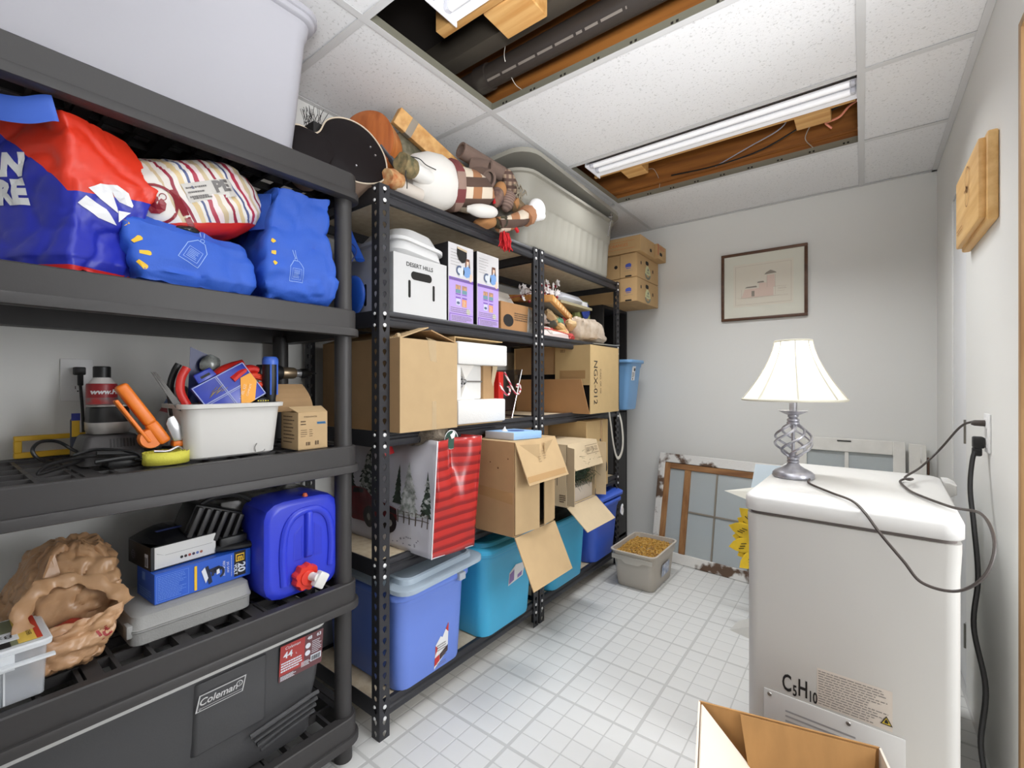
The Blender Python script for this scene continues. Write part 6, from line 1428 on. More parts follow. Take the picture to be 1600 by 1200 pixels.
flap(t, (bx1, by1, bz0), (bx1, by0, bz0), (.09, .0, -.19), .205, inset=.0, name='bottom_flap')
b = B(); b.slab([(-1.30, by0-.0005, bz0+.185), (bx1-.01, by0-.0005, bz0+.170), (bx1-.01, by0-.0005, bz0+.125), (-1.30, by0-.0005, bz0+.150)], .0008); b.o('tape_strip', m_tape, t)
lblf(t, [ring2(-1.14, bz0+.26, 0, .004, 10), ring2(-1.09, bz0+.30, 0, .003, 10), ring2(-1.18, bz0+.28, 0, .003, 10)], (0, by0, 0), FYD, (0, 0, 1), M('hole_brown', (96, 62, 36), .9), 'nail_hole', .0008)
lblf(t, [lines2(-.03, -.01, -.03, .02, 5, .003), lines2(.005, .028, -.02, .02, 4, .003)], (bx1+.0275, (by0+by1)/2, bz1-.062), FXD, (-.075, 0, .19), m_kp2, 'lettering', .003)
b = B(); b.slab([(bx1+.054, by0+.01, bz1-.128), (bx1+.054, by1-.005, bz1-.128), (bx1+.062, by1-.005, bz1-.150), (bx1+.062, by0+.01, bz1-.150)], .001); b.o('tape_strip', m_tape, t)
b = B(); b.box(-1.64, -1.075, 1.44, 1.65, bz0+.02, bz0+.30); b.o('inside_shade_block', M('inside_shade_black', (20, 18, 18), .8), t)  # black block stands in for the shade inside the carton
# tissue box
m_tis = M('tissue_blue', (150, 190, 232), .5); m_tisg = M('tissue_grey', (184, 186, 192), .5)
t = T('tissue_box', 'flat blue and grey tissue box on top of the big open carton', 'tissue box', (-1.16, 1.47, Z2+.367))
p = [(-1.098, 1.448), (-1.058, 1.588), (-1.20, 1.585), (-1.240, 1.440)]; tz = Z2+.3675
b = B(); b.loft([[(x, y, tz) for x, y in p], [(x, y, tz+.030) for x, y in p]]); o = b.o('carton', [m_tis, m_tisg], t, bevel=.0015)
for pl in o.data.polygons:
    if pl.normal.y < -.5: pl.material_index = 1
b = B(); b.lathe([(.035, 0), (.035, .0006)], 24, (-1.14, 1.52, tz+.0300)); b.o('opening', M('tissue_slot', (70, 100, 160), .6), t)
b = B(); b.lathe([(.012, 0), (.006, .010), (.0008, .020)], 8, (-1.165, 1.475, tz+.030)); b.o('tissue_tuft', m_bw, t, crumple=(.003, 80, 2))
b = B(); b.lathe([(.004, 0), (.004, .001)], 12, (-1.080, 1.565, tz+.0299)); b.o('dark_dot', M('navy_dot', (24, 40, 90), .5), t)
# carton with greenery (B2)
m_kraftp = M('kraft_pale', (200, 180, 148), .8, var=.03, vs=12)
t = T('cardboard_box', 'pale printed carton on its side with greenery inside, right of the big carton', 'box', (-1.33, 2.05, Z2))
cx0, cx1, cy0, cy1, cz0, cz1 = -1.66, -1.118, 1.895, 2.195, Z2, Z2+.300
walls(t, cx0, cx1, cy0, cy1, cz0, cz1, m_kraftp, 'back left right top bottom')
flap(t, (cx1, cy0, cz1), (cx1, cy1, cz1), (.05, .02, -.16), .130, m_kraftp, -.002, name='top_flap')
flap(t, (cx1, cy1, cz0), (cx1, cy0, cz0), (.095, .02, -.10), .145, m_kraftp, .0, name='bottom_flap')
flap(t, (cx1, cy1-.002, cz1-.01), (cx1, cy1-.002, cz0+.01), (.9, .12, 0), .055, m_kraftp, .004, name='side_flap')
flap(t, (cx1, cy0+.002, cz0+.01), (cx1, cy0+.002, cz1-.01), (.9, -.25, 0), .05, m_kraftp, .004, name='side_flap')
lblf(t, [('00178-22', .030), rect2(-.065, .065, .020, .022), rect2(-.065, .065, -.022, -.020), rect2(-.066, -.064, -.022, .022)], (cx1+.018, (cy0+cy1)/2+.065, cz1-.040), FXD, (-.05, -.02, .16), m_kp, 'lettering', .0035)
lblf(t, [('003', .040, (.05, .0), dict(bold=.001)), rect2(.0, .1, .026, .029), rect2(.0, .1, -.029, -.026)], (-1.20, cy0, cz0+.20), (0, 0, -1), FYD, m_blacktxt, 'lettering', .001)
lblf(t, [lines2(-1.16, -1.125, cz0+.02, cz0+.06, 4, .006)], (0, cy0, 0), FYD, (0, 0, 1), m_kp, 'lettering', .001)
t2 = T('garland', 'green artificial pine garland inside the pale printed carton', 'garland', (-1.3, 2.05, Z2+.07))
b = B(); rg = random.Random(21)
for _ in range(620):
    p = Vector((-1.165+rg.uniform(-.10, .055), 2.06+rg.uniform(-.10, .12), Z2+.155+rg.uniform(-.06, .085))); d = Vector((rg.uniform(-.2, 1), rg.uniform(-1, 1), rg.uniform(-1, .6))).normalized()
    s_ = d.cross(Vector((0, 1, .3))).normalized()*.0016; b.add([p-s_, p+s_, p+d*.05+s_*.3, p+d*.05-s_*.3], [(0,1,2,3)])
b.o('needles', M('pine_needles', (58, 88, 58), .6, c2=(34, 54, 36), vs=30), t2, keep_normals=True)['kind'] = 'stuff'
b = B(); b.ell((-1.215, 2.06, Z2+.15), (.10, .11, .07), 16, 10); b.o('garland_core', M('pine_dark', (30, 44, 32), .8), t2, smooth=True, crumple=(.02, 18, 2))
b = B(); b.box(cx0+.05, cx1-.012, cy0+.01, cy1-.02, cz0+.0055, cz0+.075); o = b.o('storage_box', m_bw if False else M('box_offwhite', (206, 194, 180), .7), None, bevel=.002); recentre(o); tag(o, 'off white box lying inside the pale printed carton below the garland', 'box')
# bulb tin
# tall printed box 're' behind it
t = T('cardboard_box', 'tall tan carton with a large printed word ending in re, behind the pale carton', 'box', (-1.35, 2.42, Z2))
rx0, rx1, ry0, ry1, rz0, rz1 = -1.64, -1.195, 2.235, 2.50, Z2, Z2+.385
m_kraft3 = M('kraft_tan', (196, 166, 118), .8, var=.04, vs=10)
B().box(rx0, rx1, ry0, ry1, rz0, rz1).o('carton', m_kraft3, t, bevel=.003, seg=1)
lblf(t, [('re', .125, (0, 0), dict(bold=.004))], (rx1, 2.432, Z2+.117), FXD, (0, 0, 1), m_blacktxt, 'lettering', .001)
b = B(); b.box(rx1-.0005, rx1+.0008, 2.40, 2.425, rz0+.05, rz1-.002); b.o('tape_strip', m_tape, t)
b = B(); b.lathe([(.008, 0), (.008, .001)], 12, (rx1, 2.40, rz0+.27), (1, 0, 0)); b.o('hole', m_blacktxt, t)
t = T('cardboard_box', 'brown flat carton at the back of the second level, left of the tall tan carton', 'box', (-1.5, 2.05, Z2))
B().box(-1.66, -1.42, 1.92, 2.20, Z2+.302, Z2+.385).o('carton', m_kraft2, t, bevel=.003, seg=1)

# ---- third level
t = T('cardboard_box', 'large tan carton with taped front and raised top flaps, left of the third level', 'box', (-1.42, 1.1, Z3))
ax0, ax1, ay0, ay1, az0, az1 = -1.66, -1.198, .966, 1.232, Z3, Z3+.312
walls(t, ax0, ax1, ay0, ay1, az0, az1, m_kraft, 'front back left right bottom', min_=dict(left=m_kraft2))  # darker kraft on the left wall stands in for its shade
flap(t, (ax0, ay0, az1), (ax1, ay0, az1), (0, 1, .36), .135, m_kraft, .004, name='top_flap')
flap(t, (ax1, ay1, az1), (ax0, ay1, az1), (0, -1, .30), .130, m_kraft2, .004, name='top_flap')
flap(t, (ax1, ay0, az1-.001), (ax1, ay1, az1-.001), (-1, 0, .02), .12, m_kraft, .004, name='top_flap')
b = B(); b.add([(ax1+.0008, 1.085, az1+.002), (ax1+.0008, 1.125, az1+.002), (ax1+.0008, 1.128, az1-.075), (ax1+.0008, 1.098, az1-.07)], [(0,3,2,1)]); b.add([(ax1+.0008, 1.09, az1+.002), (ax1+.0008, 1.125, az1+.002), (ax1-.02, 1.12, az1+.010), (ax1-.02, 1.095, az1+.012)], [(0,1,2,3)]); b.o('tape_strip', m_ctape, t)
b = B(); b.add([(ax1+.0008, 1.105, az0), (ax1+.0008, 1.128, az0), (ax1+.0008, 1.126, az0+.10), (ax1+.0008, 1.107, az0+.10)], [(0,1,2,3)]); b.o('tape_strip', m_ctape, t)
b = B(); b.tube(bez([(ax1-.01, ay0+.006, az1+.004), (ax1-.03, ay0+.016, az1+.018), (ax1-.05, ay0+.012, az1+.006)], 5), .006, 6, flat=.3); b.o('tape_curl', m_ctape, t, smooth=True)
# styrofoam carton
m_sty = M('styrofoam', (226, 225, 222), .85, bump=.3, bs=160); m_styin = M('styro_lip', (232, 228, 222), .85, bump=.3, bs=160)
t = T('styrofoam_box', 'carton open at the front showing white styrofoam moulding with a silver ornament', 'box', (-1.42, 1.43, Z3))
sx0, sx1, sy0, sy1, sz0, sz1 = -1.66, -1.215, 1.250, 1.545, Z3, Z3+.342
walls(t, sx0, sx1-.01, sy0, sy1, sz0, sz1, m_kraft3, 'back left top bottom')
def foam(nm, *q): B().box(*q).o(nm, m_sty, t, bevel=.006)
foam('foam_top', sx0+.02, sx1, sy0+.006, sy1+.012, sz1-.105, sz1-.018)
foam('foam_bottom', sx0+.02, sx1, sy0+.006, sy1, sz0+.005, sz0+.098)
foam('foam_back', sx0+.02, sx1-.05, sy0+.006, sy1-.10, sz0+.098, sz1-.105)
foam('foam_left', sx1-.052, sx1-.012, sy0+.006, sy0+.035, sz0+.098, sz1-.105)
for zc, up in ((sz1-.105, -1), (sz0+.098, 1)):
    b = B(); y0 = sy0+.045; b.prism([(sx1-.05, y0, zc), (sx1-.05, y0+.085, zc), (sx1-.05, y0+.03, zc+up*.06)], (.022, 0, 0)); b.o('foam_wedge', m_styin, t, bevel=.003)
b = B()
for k in range(4):
    a0 = math.pi/2*k; d = Vector((0, math.cos(a0), math.sin(a0))); e = Vector((0, -d.z, d.y)); c = Vector((sx1-.044, sy0+.072, (sz0+sz1)/2+.0))
    b.prism([c+d*.026, c+d*.006+e*.016, c+d*.002, c+d*.006-e*.016], (.006, 0, 0))
b.o('silver_ornament', m_chrome, t, bevel=.001)
b = B(); b.lathe([(.011, 0), (.011, .003)], 16, (sx1-.049, sy0+.072, (sz0+sz1)/2), (1, 0, 0)); b.o('ornament_disc', M('ornament_dark', (80, 74, 70), .4, .6), t)
b = B(); b.box(sx1-.049, sx1-.046, sy0+.10, sy1-.10, (sz0+sz1)/2-.003, (sz0+sz1)/2+.003); b.o('foam_slit', m_greytxt, t)
b = B(); b.box(sx1-.06, sx1-.04, sy1-.10, sy1-.03, sz0+.098, sz1-.105); b.o('inner_card', m_kraft2, t)
b = B(); b.slab([(sx1-.03, sy1-.05, sz1-.105), (sx1-.02, sy1-.03, sz1-.105), (sx1-.04, sy1-.035, sz1-.19), (sx1-.045, sy1-.045, sz1-.19)], .003); b.o('card_strip', m_kraftp, t)
# red box & candy canes & black frame
t = T('red_box', 'tall thin red box standing right of the styrofoam carton', 'box', (-1.35, 1.60, Z3))
B().box(-1.60, -1.27, 1.566, 1.60, Z3, Z3+.215).o('carton', M('box_red', (206, 36, 26), .4), t, bevel=.002)
m_cane = stripes('cane_stripe', [(0, (236, 222, 220)), (.6, (196, 60, 80))], (.2, .6, .9), .02, .3)
def cane(name, label, pts, r):
    t = T(name, label, 'ornament', pts[0]); B().tube(bez(pts, 8), r, 8).o('cane', m_cane, t, smooth=True)
cane('candy_cane', 'pink and white candy cane ornament with a curled end against the black tray', [(-1.245, 1.575, Z3+.212), (-1.24, 1.60, Z3+.175), (-1.235, 1.625, Z3+.135), (-1.235, 1.645, Z3+.118), (-1.235, 1.668, Z3+.118), (-1.235, 1.680, Z3+.138), (-1.235, 1.672, Z3+.158), (-1.235, 1.655, Z3+.158), (-1.235, 1.652, Z3+.145)], .0042)
cane('candy_cane', 'pink and white candy cane ornament in front of the red box', [(-1.23, 1.522, Z3+.165), (-1.222, 1.53, Z3+.14), (-1.218, 1.545, Z3+.12), (-1.215, 1.56, Z3+.113), (-1.215, 1.574, Z3+.125), (-1.215, 1.572, Z3+.145), (-1.215, 1.56, Z3+.15)], .0042)
t = T('black_tray', 'large black board leaning at the back of the third level behind the candy cane', 'board', (-1.5, 1.72, Z3))
B().box(-1.54, -1.52, 1.61, 1.815, Z3, Z3+.255).o('board', m_blacktxt, t, bevel=.002)
t = T('glass_sheet', 'thin glass sheet leaning by the middle post on the third level', 'glass', (-1.4, 1.74, Z3))
b = B(); b.slab([(-1.30, 1.70, Z3+.001), (-1.50, 1.70, Z3+.001), (-1.50, 1.78, Z3+.23), (-1.30, 1.78, Z3+.23)], .003); b.o('sheet', M('smoked_glass', (60, 56, 54), .1, alpha=.55), t)
b = B(); b.tube([(-1.30, 1.70, Z3+.002), (-1.30, 1.78, Z3+.23)], .003, 6); b.o('edge', m_chrome, t)
t = T('cardboard_box', 'brown carton standing at the back of the third level behind the black board', 'box', (-1.62, 1.72, Z3))
B().box(-1.66, -1.56, 1.56, 1.82, Z3, Z3+.325).o('carton', m_kraft2, t, bevel=.003, seg=1)
# NGX carton
t = T('cardboard_box', 'large tan carton with sideways printing NGX-012 and an opened side, overhanging the third level', 'box', (-1.4, 2.37, Z3))
nx0, nx1, ny0, ny1, nz0, nz1 = -1.66, -1.152, 2.195, 2.552, Z3, Z3+.372
m_krafty = M('kraft_yellow', (196, 168, 120), .8, var=.03, vs=12)
walls(t, nx0, nx1, ny0, ny1, nz0, nz1, m_krafty, 'front back right top bottom')
b = B(); b.box(nx1-.22, nx1-.004, ny0, ny0+.004, nz0+.155, nz1); b.o('left_flap_upper', m_krafty, t)
b = B(); b.box(nx0+.004, nx1-.222, ny0+.006, ny0+.010, nz0+.215, nz1); b.o('left_flap_inner', m_kraft2, t)
b = B(); b.box(nx0+.004, nx1-.24, ny0+.012, ny0+.016, nz0+.0, nz0+.185); b.o('inner_flap', m_kraft2, t)
b = B(); b.slab([(nx1-.003, ny0-.002, nz0), (nx0+.02, ny0-.002, nz0), (nx0+.02, ny0-.016, nz0+.187), (nx1-.045, ny0-.016, nz0+.187)], .004); b.o('lower_flap', M('kraft_orange', (178, 134, 90), .75, var=.05, vs=8), t)
b = B(); b.box(nx0+.006, nx1-.006, ny0+.03, ny0+.034, nz0+.006, nz1-.006); b.o('inside_shade_sheet', M('inside_shade_black', (20, 18, 18), .8), t)  # black sheet painted as the shade behind the opened side
b = B(); b.box(nx1-.19, nx1-.03, ny0-.0006, ny0, nz0+.190, nz0+.235); b.o('tape_strip', m_tape, t)
lblf(t, [('NGX-012', .060, (0, .0)), ], (nx1, 2.255, nz0+.17), (0, 0, -1), FXD, m_blacktxt, 'lettering', .001)
lblf(t, [('C/NO. OF. MK', .022, (0, .0)), ], (nx1, 2.315, nz0+.175), (0, 0, -1), FXD, m_kp, 'lettering', .001)
lblf(t, [('003', .022)], (nx1-.17, ny0, nz1-.03), FYD, (0, 0, 1), m_kp, 'lettering', .001)
# blue bin on the cabinet shelf
m_skyb = M('bin_sky', (120, 168, 216), .3, alpha=.92)
t = tote('storage_tote', 'small sky blue translucent bin sticking out of the black cabinet', 'storage tote', -1.46, 3.00, .9935, .505, .255, .34, m_skyb, taper=.86, r=.03)
lblf(t, [rect2(2.945, 3.0, 1.195, 1.29)], (-1.21, 0, 0), FXD, (0, 0, 1), m_bw, 'sticker', .001, target=kid(t, 'tote_body'))
lblf(t, [ring2(2.985, 1.268, 0, .012, 14), lines2(2.952, 2.99, 1.215, 1.25, 4, .004), ring2(2.965, 1.205, 0, .007, 10)], (-1.21, 0, 0), FXD, (0, 0, 1), m_blacktxt, 'sticker_print', .0018, target=kid(t, 'tote_body'))
t = T('webbing_strap', 'grey white webbing strap hanging in a loop below the NGX-012 carton', 'strap', (-1.2, 2.72, .70))
b = B(); b.tube(bez([(-1.235, 2.60, 1.00), (-1.235, 2.625, .92), (-1.235, 2.66, .80), (-1.235, 2.70, .72), (-1.23, 2.73, .70), (-1.23, 2.78, .74), (-1.235, 2.805, .82), (-1.25, 2.81, .93), (-1.28, 2.82, 1.0)], 7), .010, 8, flat=.14, up=(1, 0, 0)); b.o('strap', M('strap_white', (206, 202, 192), .8), t, smooth=True)

# ---- fourth level
m_fb = M('file_box_white', (208, 208, 208), .7)
t = T('file_box', 'white cardboard file box lettered DESERT HILLS on the fourth level', 'box', (-1.43, 1.11, Z4))
fx0, fx1, fy0, fy1, fz0, fz1 = -1.60, -1.262, .990, 1.240, Z4, Z4+.212
def holed_wall(axis, c, a0, a1, z0, z1, holes, nm):
    """flat wall with rectangular hand holes, made of strips round the openings"""
    us = sorted({a0, a1, *[h[0] for h in holes], *[h[1] for h in holes]}); vs_ = sorted({z0, z1, *[h[2] for h in holes], *[h[3] for h in holes]}); b = B()
    for i in range(len(us)-1):
        for j in range(len(vs_)-1):
            um, vm = (us[i]+us[i+1])/2, (vs_[j]+vs_[j+1])/2
            if any(h[0] < um < h[1] and h[2] < vm < h[3] for h in holes): continue
            if axis == 'x': b.box(c-.004, c, us[i], us[i+1], vs_[j], vs_[j+1])
            else: b.box(us[i], us[i+1], c, c+.004, vs_[j], vs_[j+1])
    return b.o(nm, m_fb, t)
cy = (fy0+fy1)/2; zt = fz0+.145
holed_wall('x', fx1, fy0, fy1, fz0, fz1, [(cy-.045, cy+.045, zt-.012, zt+.012)], 'front_wall')
lblf(t, [('DESERT HILLS', .0205, (0, 0), dict(bold=.0003))], (fx1, cy-.008, fz0+.180), FXD, (0, 0, 1), m_blacktxt, 'lettering', .0008)
def pill(cx, cy_, w_, h_):
    pts = []; r = min(w_, h_)/2
    for k in range(24):
        a = 2*math.pi*k/24; pts.append((cx+(w_/2-r)*(1 if math.cos(a) > 0 else -1)+r*math.cos(a), cy_+(h_/2-r)*(1 if math.sin(a) > 0 else -1)+r*math.sin(a)))
    return poly2(pts)
m_slot = M('slot_dark', (34, 32, 30), .9)
lblf(t, [pill(0, 0, .098, .030)], (fx1, cy, zt), FXD, (0, 0, 1), m_slot, 'hand_hole', .0006)
lblf(t, [pill(-.056, -.050, .011, .062), pill(.058, -.050, .011, .058)], (fx1, cy, zt), FXD, (0, 0, 1), m_slot, 'slot', .0006)
holed_wall('y', fy0, fx0, fx1-.004, fz0, fz1, [], 'left_wall'); holed_wall('y', fy1-.004, fx0, fx1-.004, fz0, fz1, [], 'right_wall'); holed_wall('x', fx0+.004, fy0+.004, fy1-.004, fz0, fz1, [], 'back_wall')
B().box(fx0, fx1, fy0, fy1, fz0, fz0+.003).o('bottom', m_fb, t)
lblf(t, [pill(-1.42, fz0+.08, .016, .08)], (0, fy0, 0), FYD, (0, 0, 1), m_slot, 'slot', .0006)
t = T('foam_container', 'white foam container lying in the DESERT HILLS file box', 'container', (-1.42, 1.13, Z4+.10))
b = B(); fc = (-1.405, 1.125)
b.loft([rr(*fc, .24, .225, .05, Z4+.205), rr(*fc, .275, .235, .05, Z4+.225), rr(*fc, .26, .215, .05, Z4+.258)]); b.loft([rr(*fc, .285, .238, .05, Z4+.258), rr(*fc, .285, .238, .05, Z4+.270), rr(*fc, .26, .21, .06, Z4+.278), rr(*fc, .23, .17, .06, Z4+.312), rr(*fc, .19, .13, .05, Z4+.322)])
b.xf(lid_tilt((fc[0], fc[1], Z4+.22), 'X', -5)).o('foam_shell', M('foam_white', (218, 218, 218), .7), t, smooth=.8)
B().box(-1.56, -1.28, 1.02, 1.22, Z4+.004, Z4+.205).o('contents', M('paper_stack', (206, 206, 206), .8), t)
# blue plastic piece with rope
m_sled = M('sled_blue', (40, 92, 196), .35)
t = T('snow_shovel', 'blue plastic scoop with a slanted white and blue strap, left of the DESERT HILLS box', 'scoop', (-1.47, .955, Z4))
b = B(); b.tube(bez([(-1.52, .975, Z4+.345), (-1.47, .962, Z4+.285), (-1.43, .958, Z4+.235), (-1.40, .955, Z4+.195)], 6), .017, 10, flat=.5); b.o('handle', m_sled, t, smooth=True)
b = B(); b.tube(bez([(-1.525, .972, Z4+.335), (-1.47, .955, Z4+.275), (-1.42, .950, Z4+.22)], 6), .006, 8); b.o('white_grip', m_bw, t, smooth=True)
b = B(); b.ell((-1.45, .955, Z4+.075), (.075, .020, .074), 20, 14); b.o('scoop_body', m_sled, t, smooth=True)
b = B(); b.tube(bez([(-1.43, .932, Z4+.19), (-1.46, .93, Z4+.23), (-1.43, .935, Z4+.255), (-1.40, .94, Z4+.225), (-1.42, .935, Z4+.19)], 6), .0022, 6); b.o('cord_loop', M('cord_navy', (60, 76, 150), .6), t, smooth=True)
# two white-purple boxes
m_lav = M('lavender_print', (186, 160, 222), .5); m_pur = M('purple_print', (120, 84, 180), .5); m_pk = M('pack_white', (212, 210, 212), .5); m_kside = M('pack_black', (28, 26, 30), .5)
def purple(y0, y1, label, cut):
    t = T('printed_box', label, 'box', (-1.44, (y0+y1)/2, Z4), 'purple and white printed boxes on the fourth level')
    x1, h = -1.262, .310; w_ = y1-y0; yc = (y0+y1)/2
    B().box(-1.62, x1-.002, y0, y1, Z4, Z4+h).o('carton', m_kside, t, bevel=.0015, seg=1)
    b = B(); b.box(x1-.002, x1, y0+.001, y1-.001, Z4+.001, Z4+h-.001); b.o('front_print', m_pk, t)
    O = (x1, yc, Z4); U = (0, 0, 1)
    lblf(t, [rect2(-w_/2+.003, w_/2-.002, .002, .170)], O, FXD, U, m_lav, 'lavender_panel', .0005)
    lblf(t, [rect2(-w_/2+.003, w_/2-.002, .165, .177), rect2(-w_/2+.006, w_/2-.004, .0335, .036), rect2(-w_/2+.006, -w_/2+.009, .002, .036), rect2(-w_/2+.006, w_/2-.004, .0, .004), rect2(-.032, -.004, .112, .116), rect2(.004, .032, .112, .116), rect2(-.032, -.004, .098, .103), rect2(.004, .032, .098, .103)], O, FXD, U, m_pur, 'purple_bands', .001)
    lblf(t, [rect2(-.032, -.004, .118, .132), rect2(.004, .032, .118, .132)], O, FXD, U, M('pic_teal', (110, 150, 160), .5), 'picture', .0012)
    lblf(t, [rect2(-.032, -.004, .133, .150), rect2(.004, .032, .133, .150)], O, FXD, U, M('pic_tan', (206, 160, 110), .5, c2=(150, 110, 110), vs=80), 'picture', .0012)
    lblf(t, [rect2(.004, .030, .066, .096)], O, FXD, U, M('pic_orange', (226, 140, 86), .5, c2=(206, 176, 150), vs=90), 'picture', .0012)
    lblf(t, [rect2(-.030, -.006, .070, .096)], O, FXD, U, M('pic_pale', (206, 206, 230), .5), 'picture', .0012)
    lblf(t, [ring2(-.018, .080, 0, .009, 14, e=.6)], O, FXD, U, M('pic_slate', (86, 100, 130), .5), 'picture_detail', .0016)
    lblf(t, [ring2(.040, .050, 0, .012, 16)], O, FXD, U, M('seal_cream', (206, 206, 190), .5), 'seal', .0012)
    lblf(t, [lines2(-.06, .05, .04, .062, 3, .002), lines2(-.055, .06, .008, .03, 4, .002), lines2(-.06, .0, .22, .29, 6, .0014), lines2(-.06, .06, .168, .174, 1, .003)], O, FXD, U, m_greytxt, 'lettering', .0016)
    # figure holding a bowl (flat print)
    lblf(t, [poly2([(.012, .225), (.05, .235), (.055, .195), (.03, .185), (.01, .195)])], O, FXD, U, M('pic_dress', (120, 160, 214), .5), 'picture_dress', .0012)
    lblf(t, [ring2(.036, .247, 0, .009, 12), poly2([(.05, .205), (.064, .20), (.058, .172), (.046, .175)])], O, FXD, U, M('pic_skin', (236, 200, 176), .5), 'picture_skin', .0016)
    lblf(t, [poly2([(.024, .262), (.046, .262), (.050, .225), (.043, .23), (.043, .252), (.029, .252), (.028, .23), (.022, .225)])], O, FXD, U, M('pic_hair', (110, 70, 54), .5), 'picture_hair', .002)
    lblf(t, [ring2(-.004, .205, .0, .022, 18)], O, FXD, U, M('pic_bowl', (210, 216, 222), .5), 'picture_bowl', .0012)
    lblf(t, [ring2(-.010, .208, .012, .020, 14, 60, 270)], O, FXD, U, M('pic_slate', (86, 100, 130), .5), 'picture_bowl_rim', .0018)
    if cut:
        pts = [(-.025, h-.012), (.030, h-.018), (.030, h-.045), (.018, h-.066), (.004, h-.070), (-.016, h-.060), (-.026, h-.040)]
        lblf(t, [poly2(pts)], O, FXD, U, m_slot, 'torn_opening', .0024)
        lblf(t, [poly2([(-.025, h-.010), (.030, h-.016), (.030, h-.024), (-.025, h-.018)])], O, FXD, U, m_kraftp, 'torn_edge', .003)
    lblf(t, [lines2(-.16, .15, .04, .28, 5, .003, 3)], (-1.44, y0, Z4), FYD, U, m_greytxt, 'side_print', .001)
purple(1.249, 1.392, 'white and purple printed box with a torn round opening, left one of two', True)
purple(1.414, 1.556, 'white and purple printed box without an opening, right one of two', False)
# brown box with oval, behind the post, and pale sheet above
t = T('cardboard_box', 'low brown carton with a black oval print, right of the purple boxes', 'box', (-1.45, 1.72, Z4))
B().box(-1.64, -1.285, 1.60, 1.86, Z4, Z4+.135).o('carton', M('kraft_brown', (168, 124, 80), .75, var=.06, vs=10), t, bevel=.003, seg=1)
lblf(t, [ring2(1.655, Z4+.052, 0, .038, 24, e=.75)], (-1.285, 0, 0), FXD, (0, 0, 1), m_blacktxt, 'oval_print', .0008)
lblf(t, [lines2(1.70, 1.84, Z4+.055, Z4+.095, 4, .005)], (-1.285, 0, 0), FXD, (0, 0, 1), m_kp, 'lettering', .0008)
b = B(); b.slab([(-1.284, 1.80, Z4), (-1.284, 1.845, Z4), (-1.284, 1.84, Z4+.12), (-1.284, 1.81, Z4+.13)], .002); b.o('clear_wrap', m_clear, t)
t = T('paper_sheet', 'off white folded sheet on top of the low brown carton', 'paper', (-1.45, 1.7, Z4+.136))
b = B(); b.slab([(-1.36, 1.60, Z4+.137), (-1.34, 1.78, Z4+.138), (-1.44, 1.85, Z4+.22), (-1.46, 1.60, Z4+.235)], .003); b.o('sheet', M('sheet_white', (222, 216, 206), .7), t); b = B(); b.slab([(-1.345, 1.775, Z4+.138), (-1.345, 1.80, Z4+.138), (-1.44, 1.86, Z4+.20), (-1.44, 1.845, Z4+.20)], .003); b.o('red_edge', m_dred, t)
# figures bag (B4)
t = T('plastic_bag', 'clear bag of small coloured decorations on the fourth level, right of the middle posts', 'bag', (-1.40, 2.05, Z4))
rq = random.Random(31); pal = [((110, 170, 140), 'deco_green'), ((214, 130, 112), 'deco_salmon'), ((206, 176, 132), 'deco_tan'), ((222, 214, 206), 'deco_cream'), ((176, 60, 60), 'deco_red'), ((86, 90, 84), 'deco_dark'), ((200, 164, 112), 'deco_tan2')]
for k in range(44):
    c, nm = pal[k % len(pal)]; y = 1.905+.36*rq.random(); z = Z4+.012+rq.random()*.115*(1-.3*(y-1.9)); x = -1.30-.12*rq.random()
    b = B(); b.ell((x, y, z), (.026+.02*rq.random(), .03+.025*rq.random(), .012+.014*rq.random()), 9, 6, Matrix.Rotation(rq.uniform(-.7, .7), 3, 'X')); b.o('decoration', M(nm, c, .6), t, crumple=(.012, 30, k+1))
b = B(); b.slab([(-1.28, 1.89, Z4+.004), (-1.262, 2.16, Z4+.002), (-1.265, 2.15, Z4+.034), (-1.30, 1.90, Z4+.04)], .003); b.o('envelope', M('envelope_white', (228, 212, 208), .5), t)
b = B(); b.tube(bez([(-1.262, 1.90, Z4+.04), (-1.258, 2.0, Z4+.038), (-1.256, 2.12, Z4+.030), (-1.256, 2.17, Z4+.022), (-1.258, 2.16, Z4+.006)], 6), .003, 6); b.o('red_trim', M('trim_red', (206, 80, 70), .5), t, smooth=True)
t = T('plastic_bag', 'full crumpled clear bag bulging at the right end of the fourth level', 'bag', (-1.37, 2.44, Z4))
softbag('bag_body', [([(-1.29, 2.30), (-1.27, 2.60), (-1.55, 2.62), (-1.55, 2.28)], Z4+.001), ([(-1.255, 2.28), (-1.235, 2.62), (-1.6, 2.64), (-1.6, 2.26)], Z4+.03), ([(-1.262, 2.27), (-1.25, 2.58), (-1.6, 2.62), (-1.6, 2.26)], Z4+.115), ([(-1.30, 2.29), (-1.28, 2.52), (-1.5, 2.54), (-1.5, 2.3)], (Z4+.145, Z4+.155, Z4+.15, Z4+.14))], M('clear_bag_tan', (198, 184, 168), .25, c2=(168, 150, 130), vs=14, bump=.5, bs=40), t, (.010, 20, 5, .012), per=20)
t = T('magazine', 'grey flat packet sticking out under the clear bag, right end of fourth level', 'packet', (-1.28, 2.6, Z4))
b = B(); b.slab([(-1.245, 2.42, Z4-.002), (-1.205, 2.64, Z4-.002), (-1.22, 2.72, Z4+.006), (-1.40, 2.70, Z4+.010), (-1.40, 2.42, Z4+.006)], .006); b.o('packet', M('packet_grey', (150, 152, 150), .4), t)
t = T('wooden_tray', 'shallow varnished wooden tray lying tilted on the clear bags, fourth level', 'tray', (-1.4, 2.15, Z4+.15))
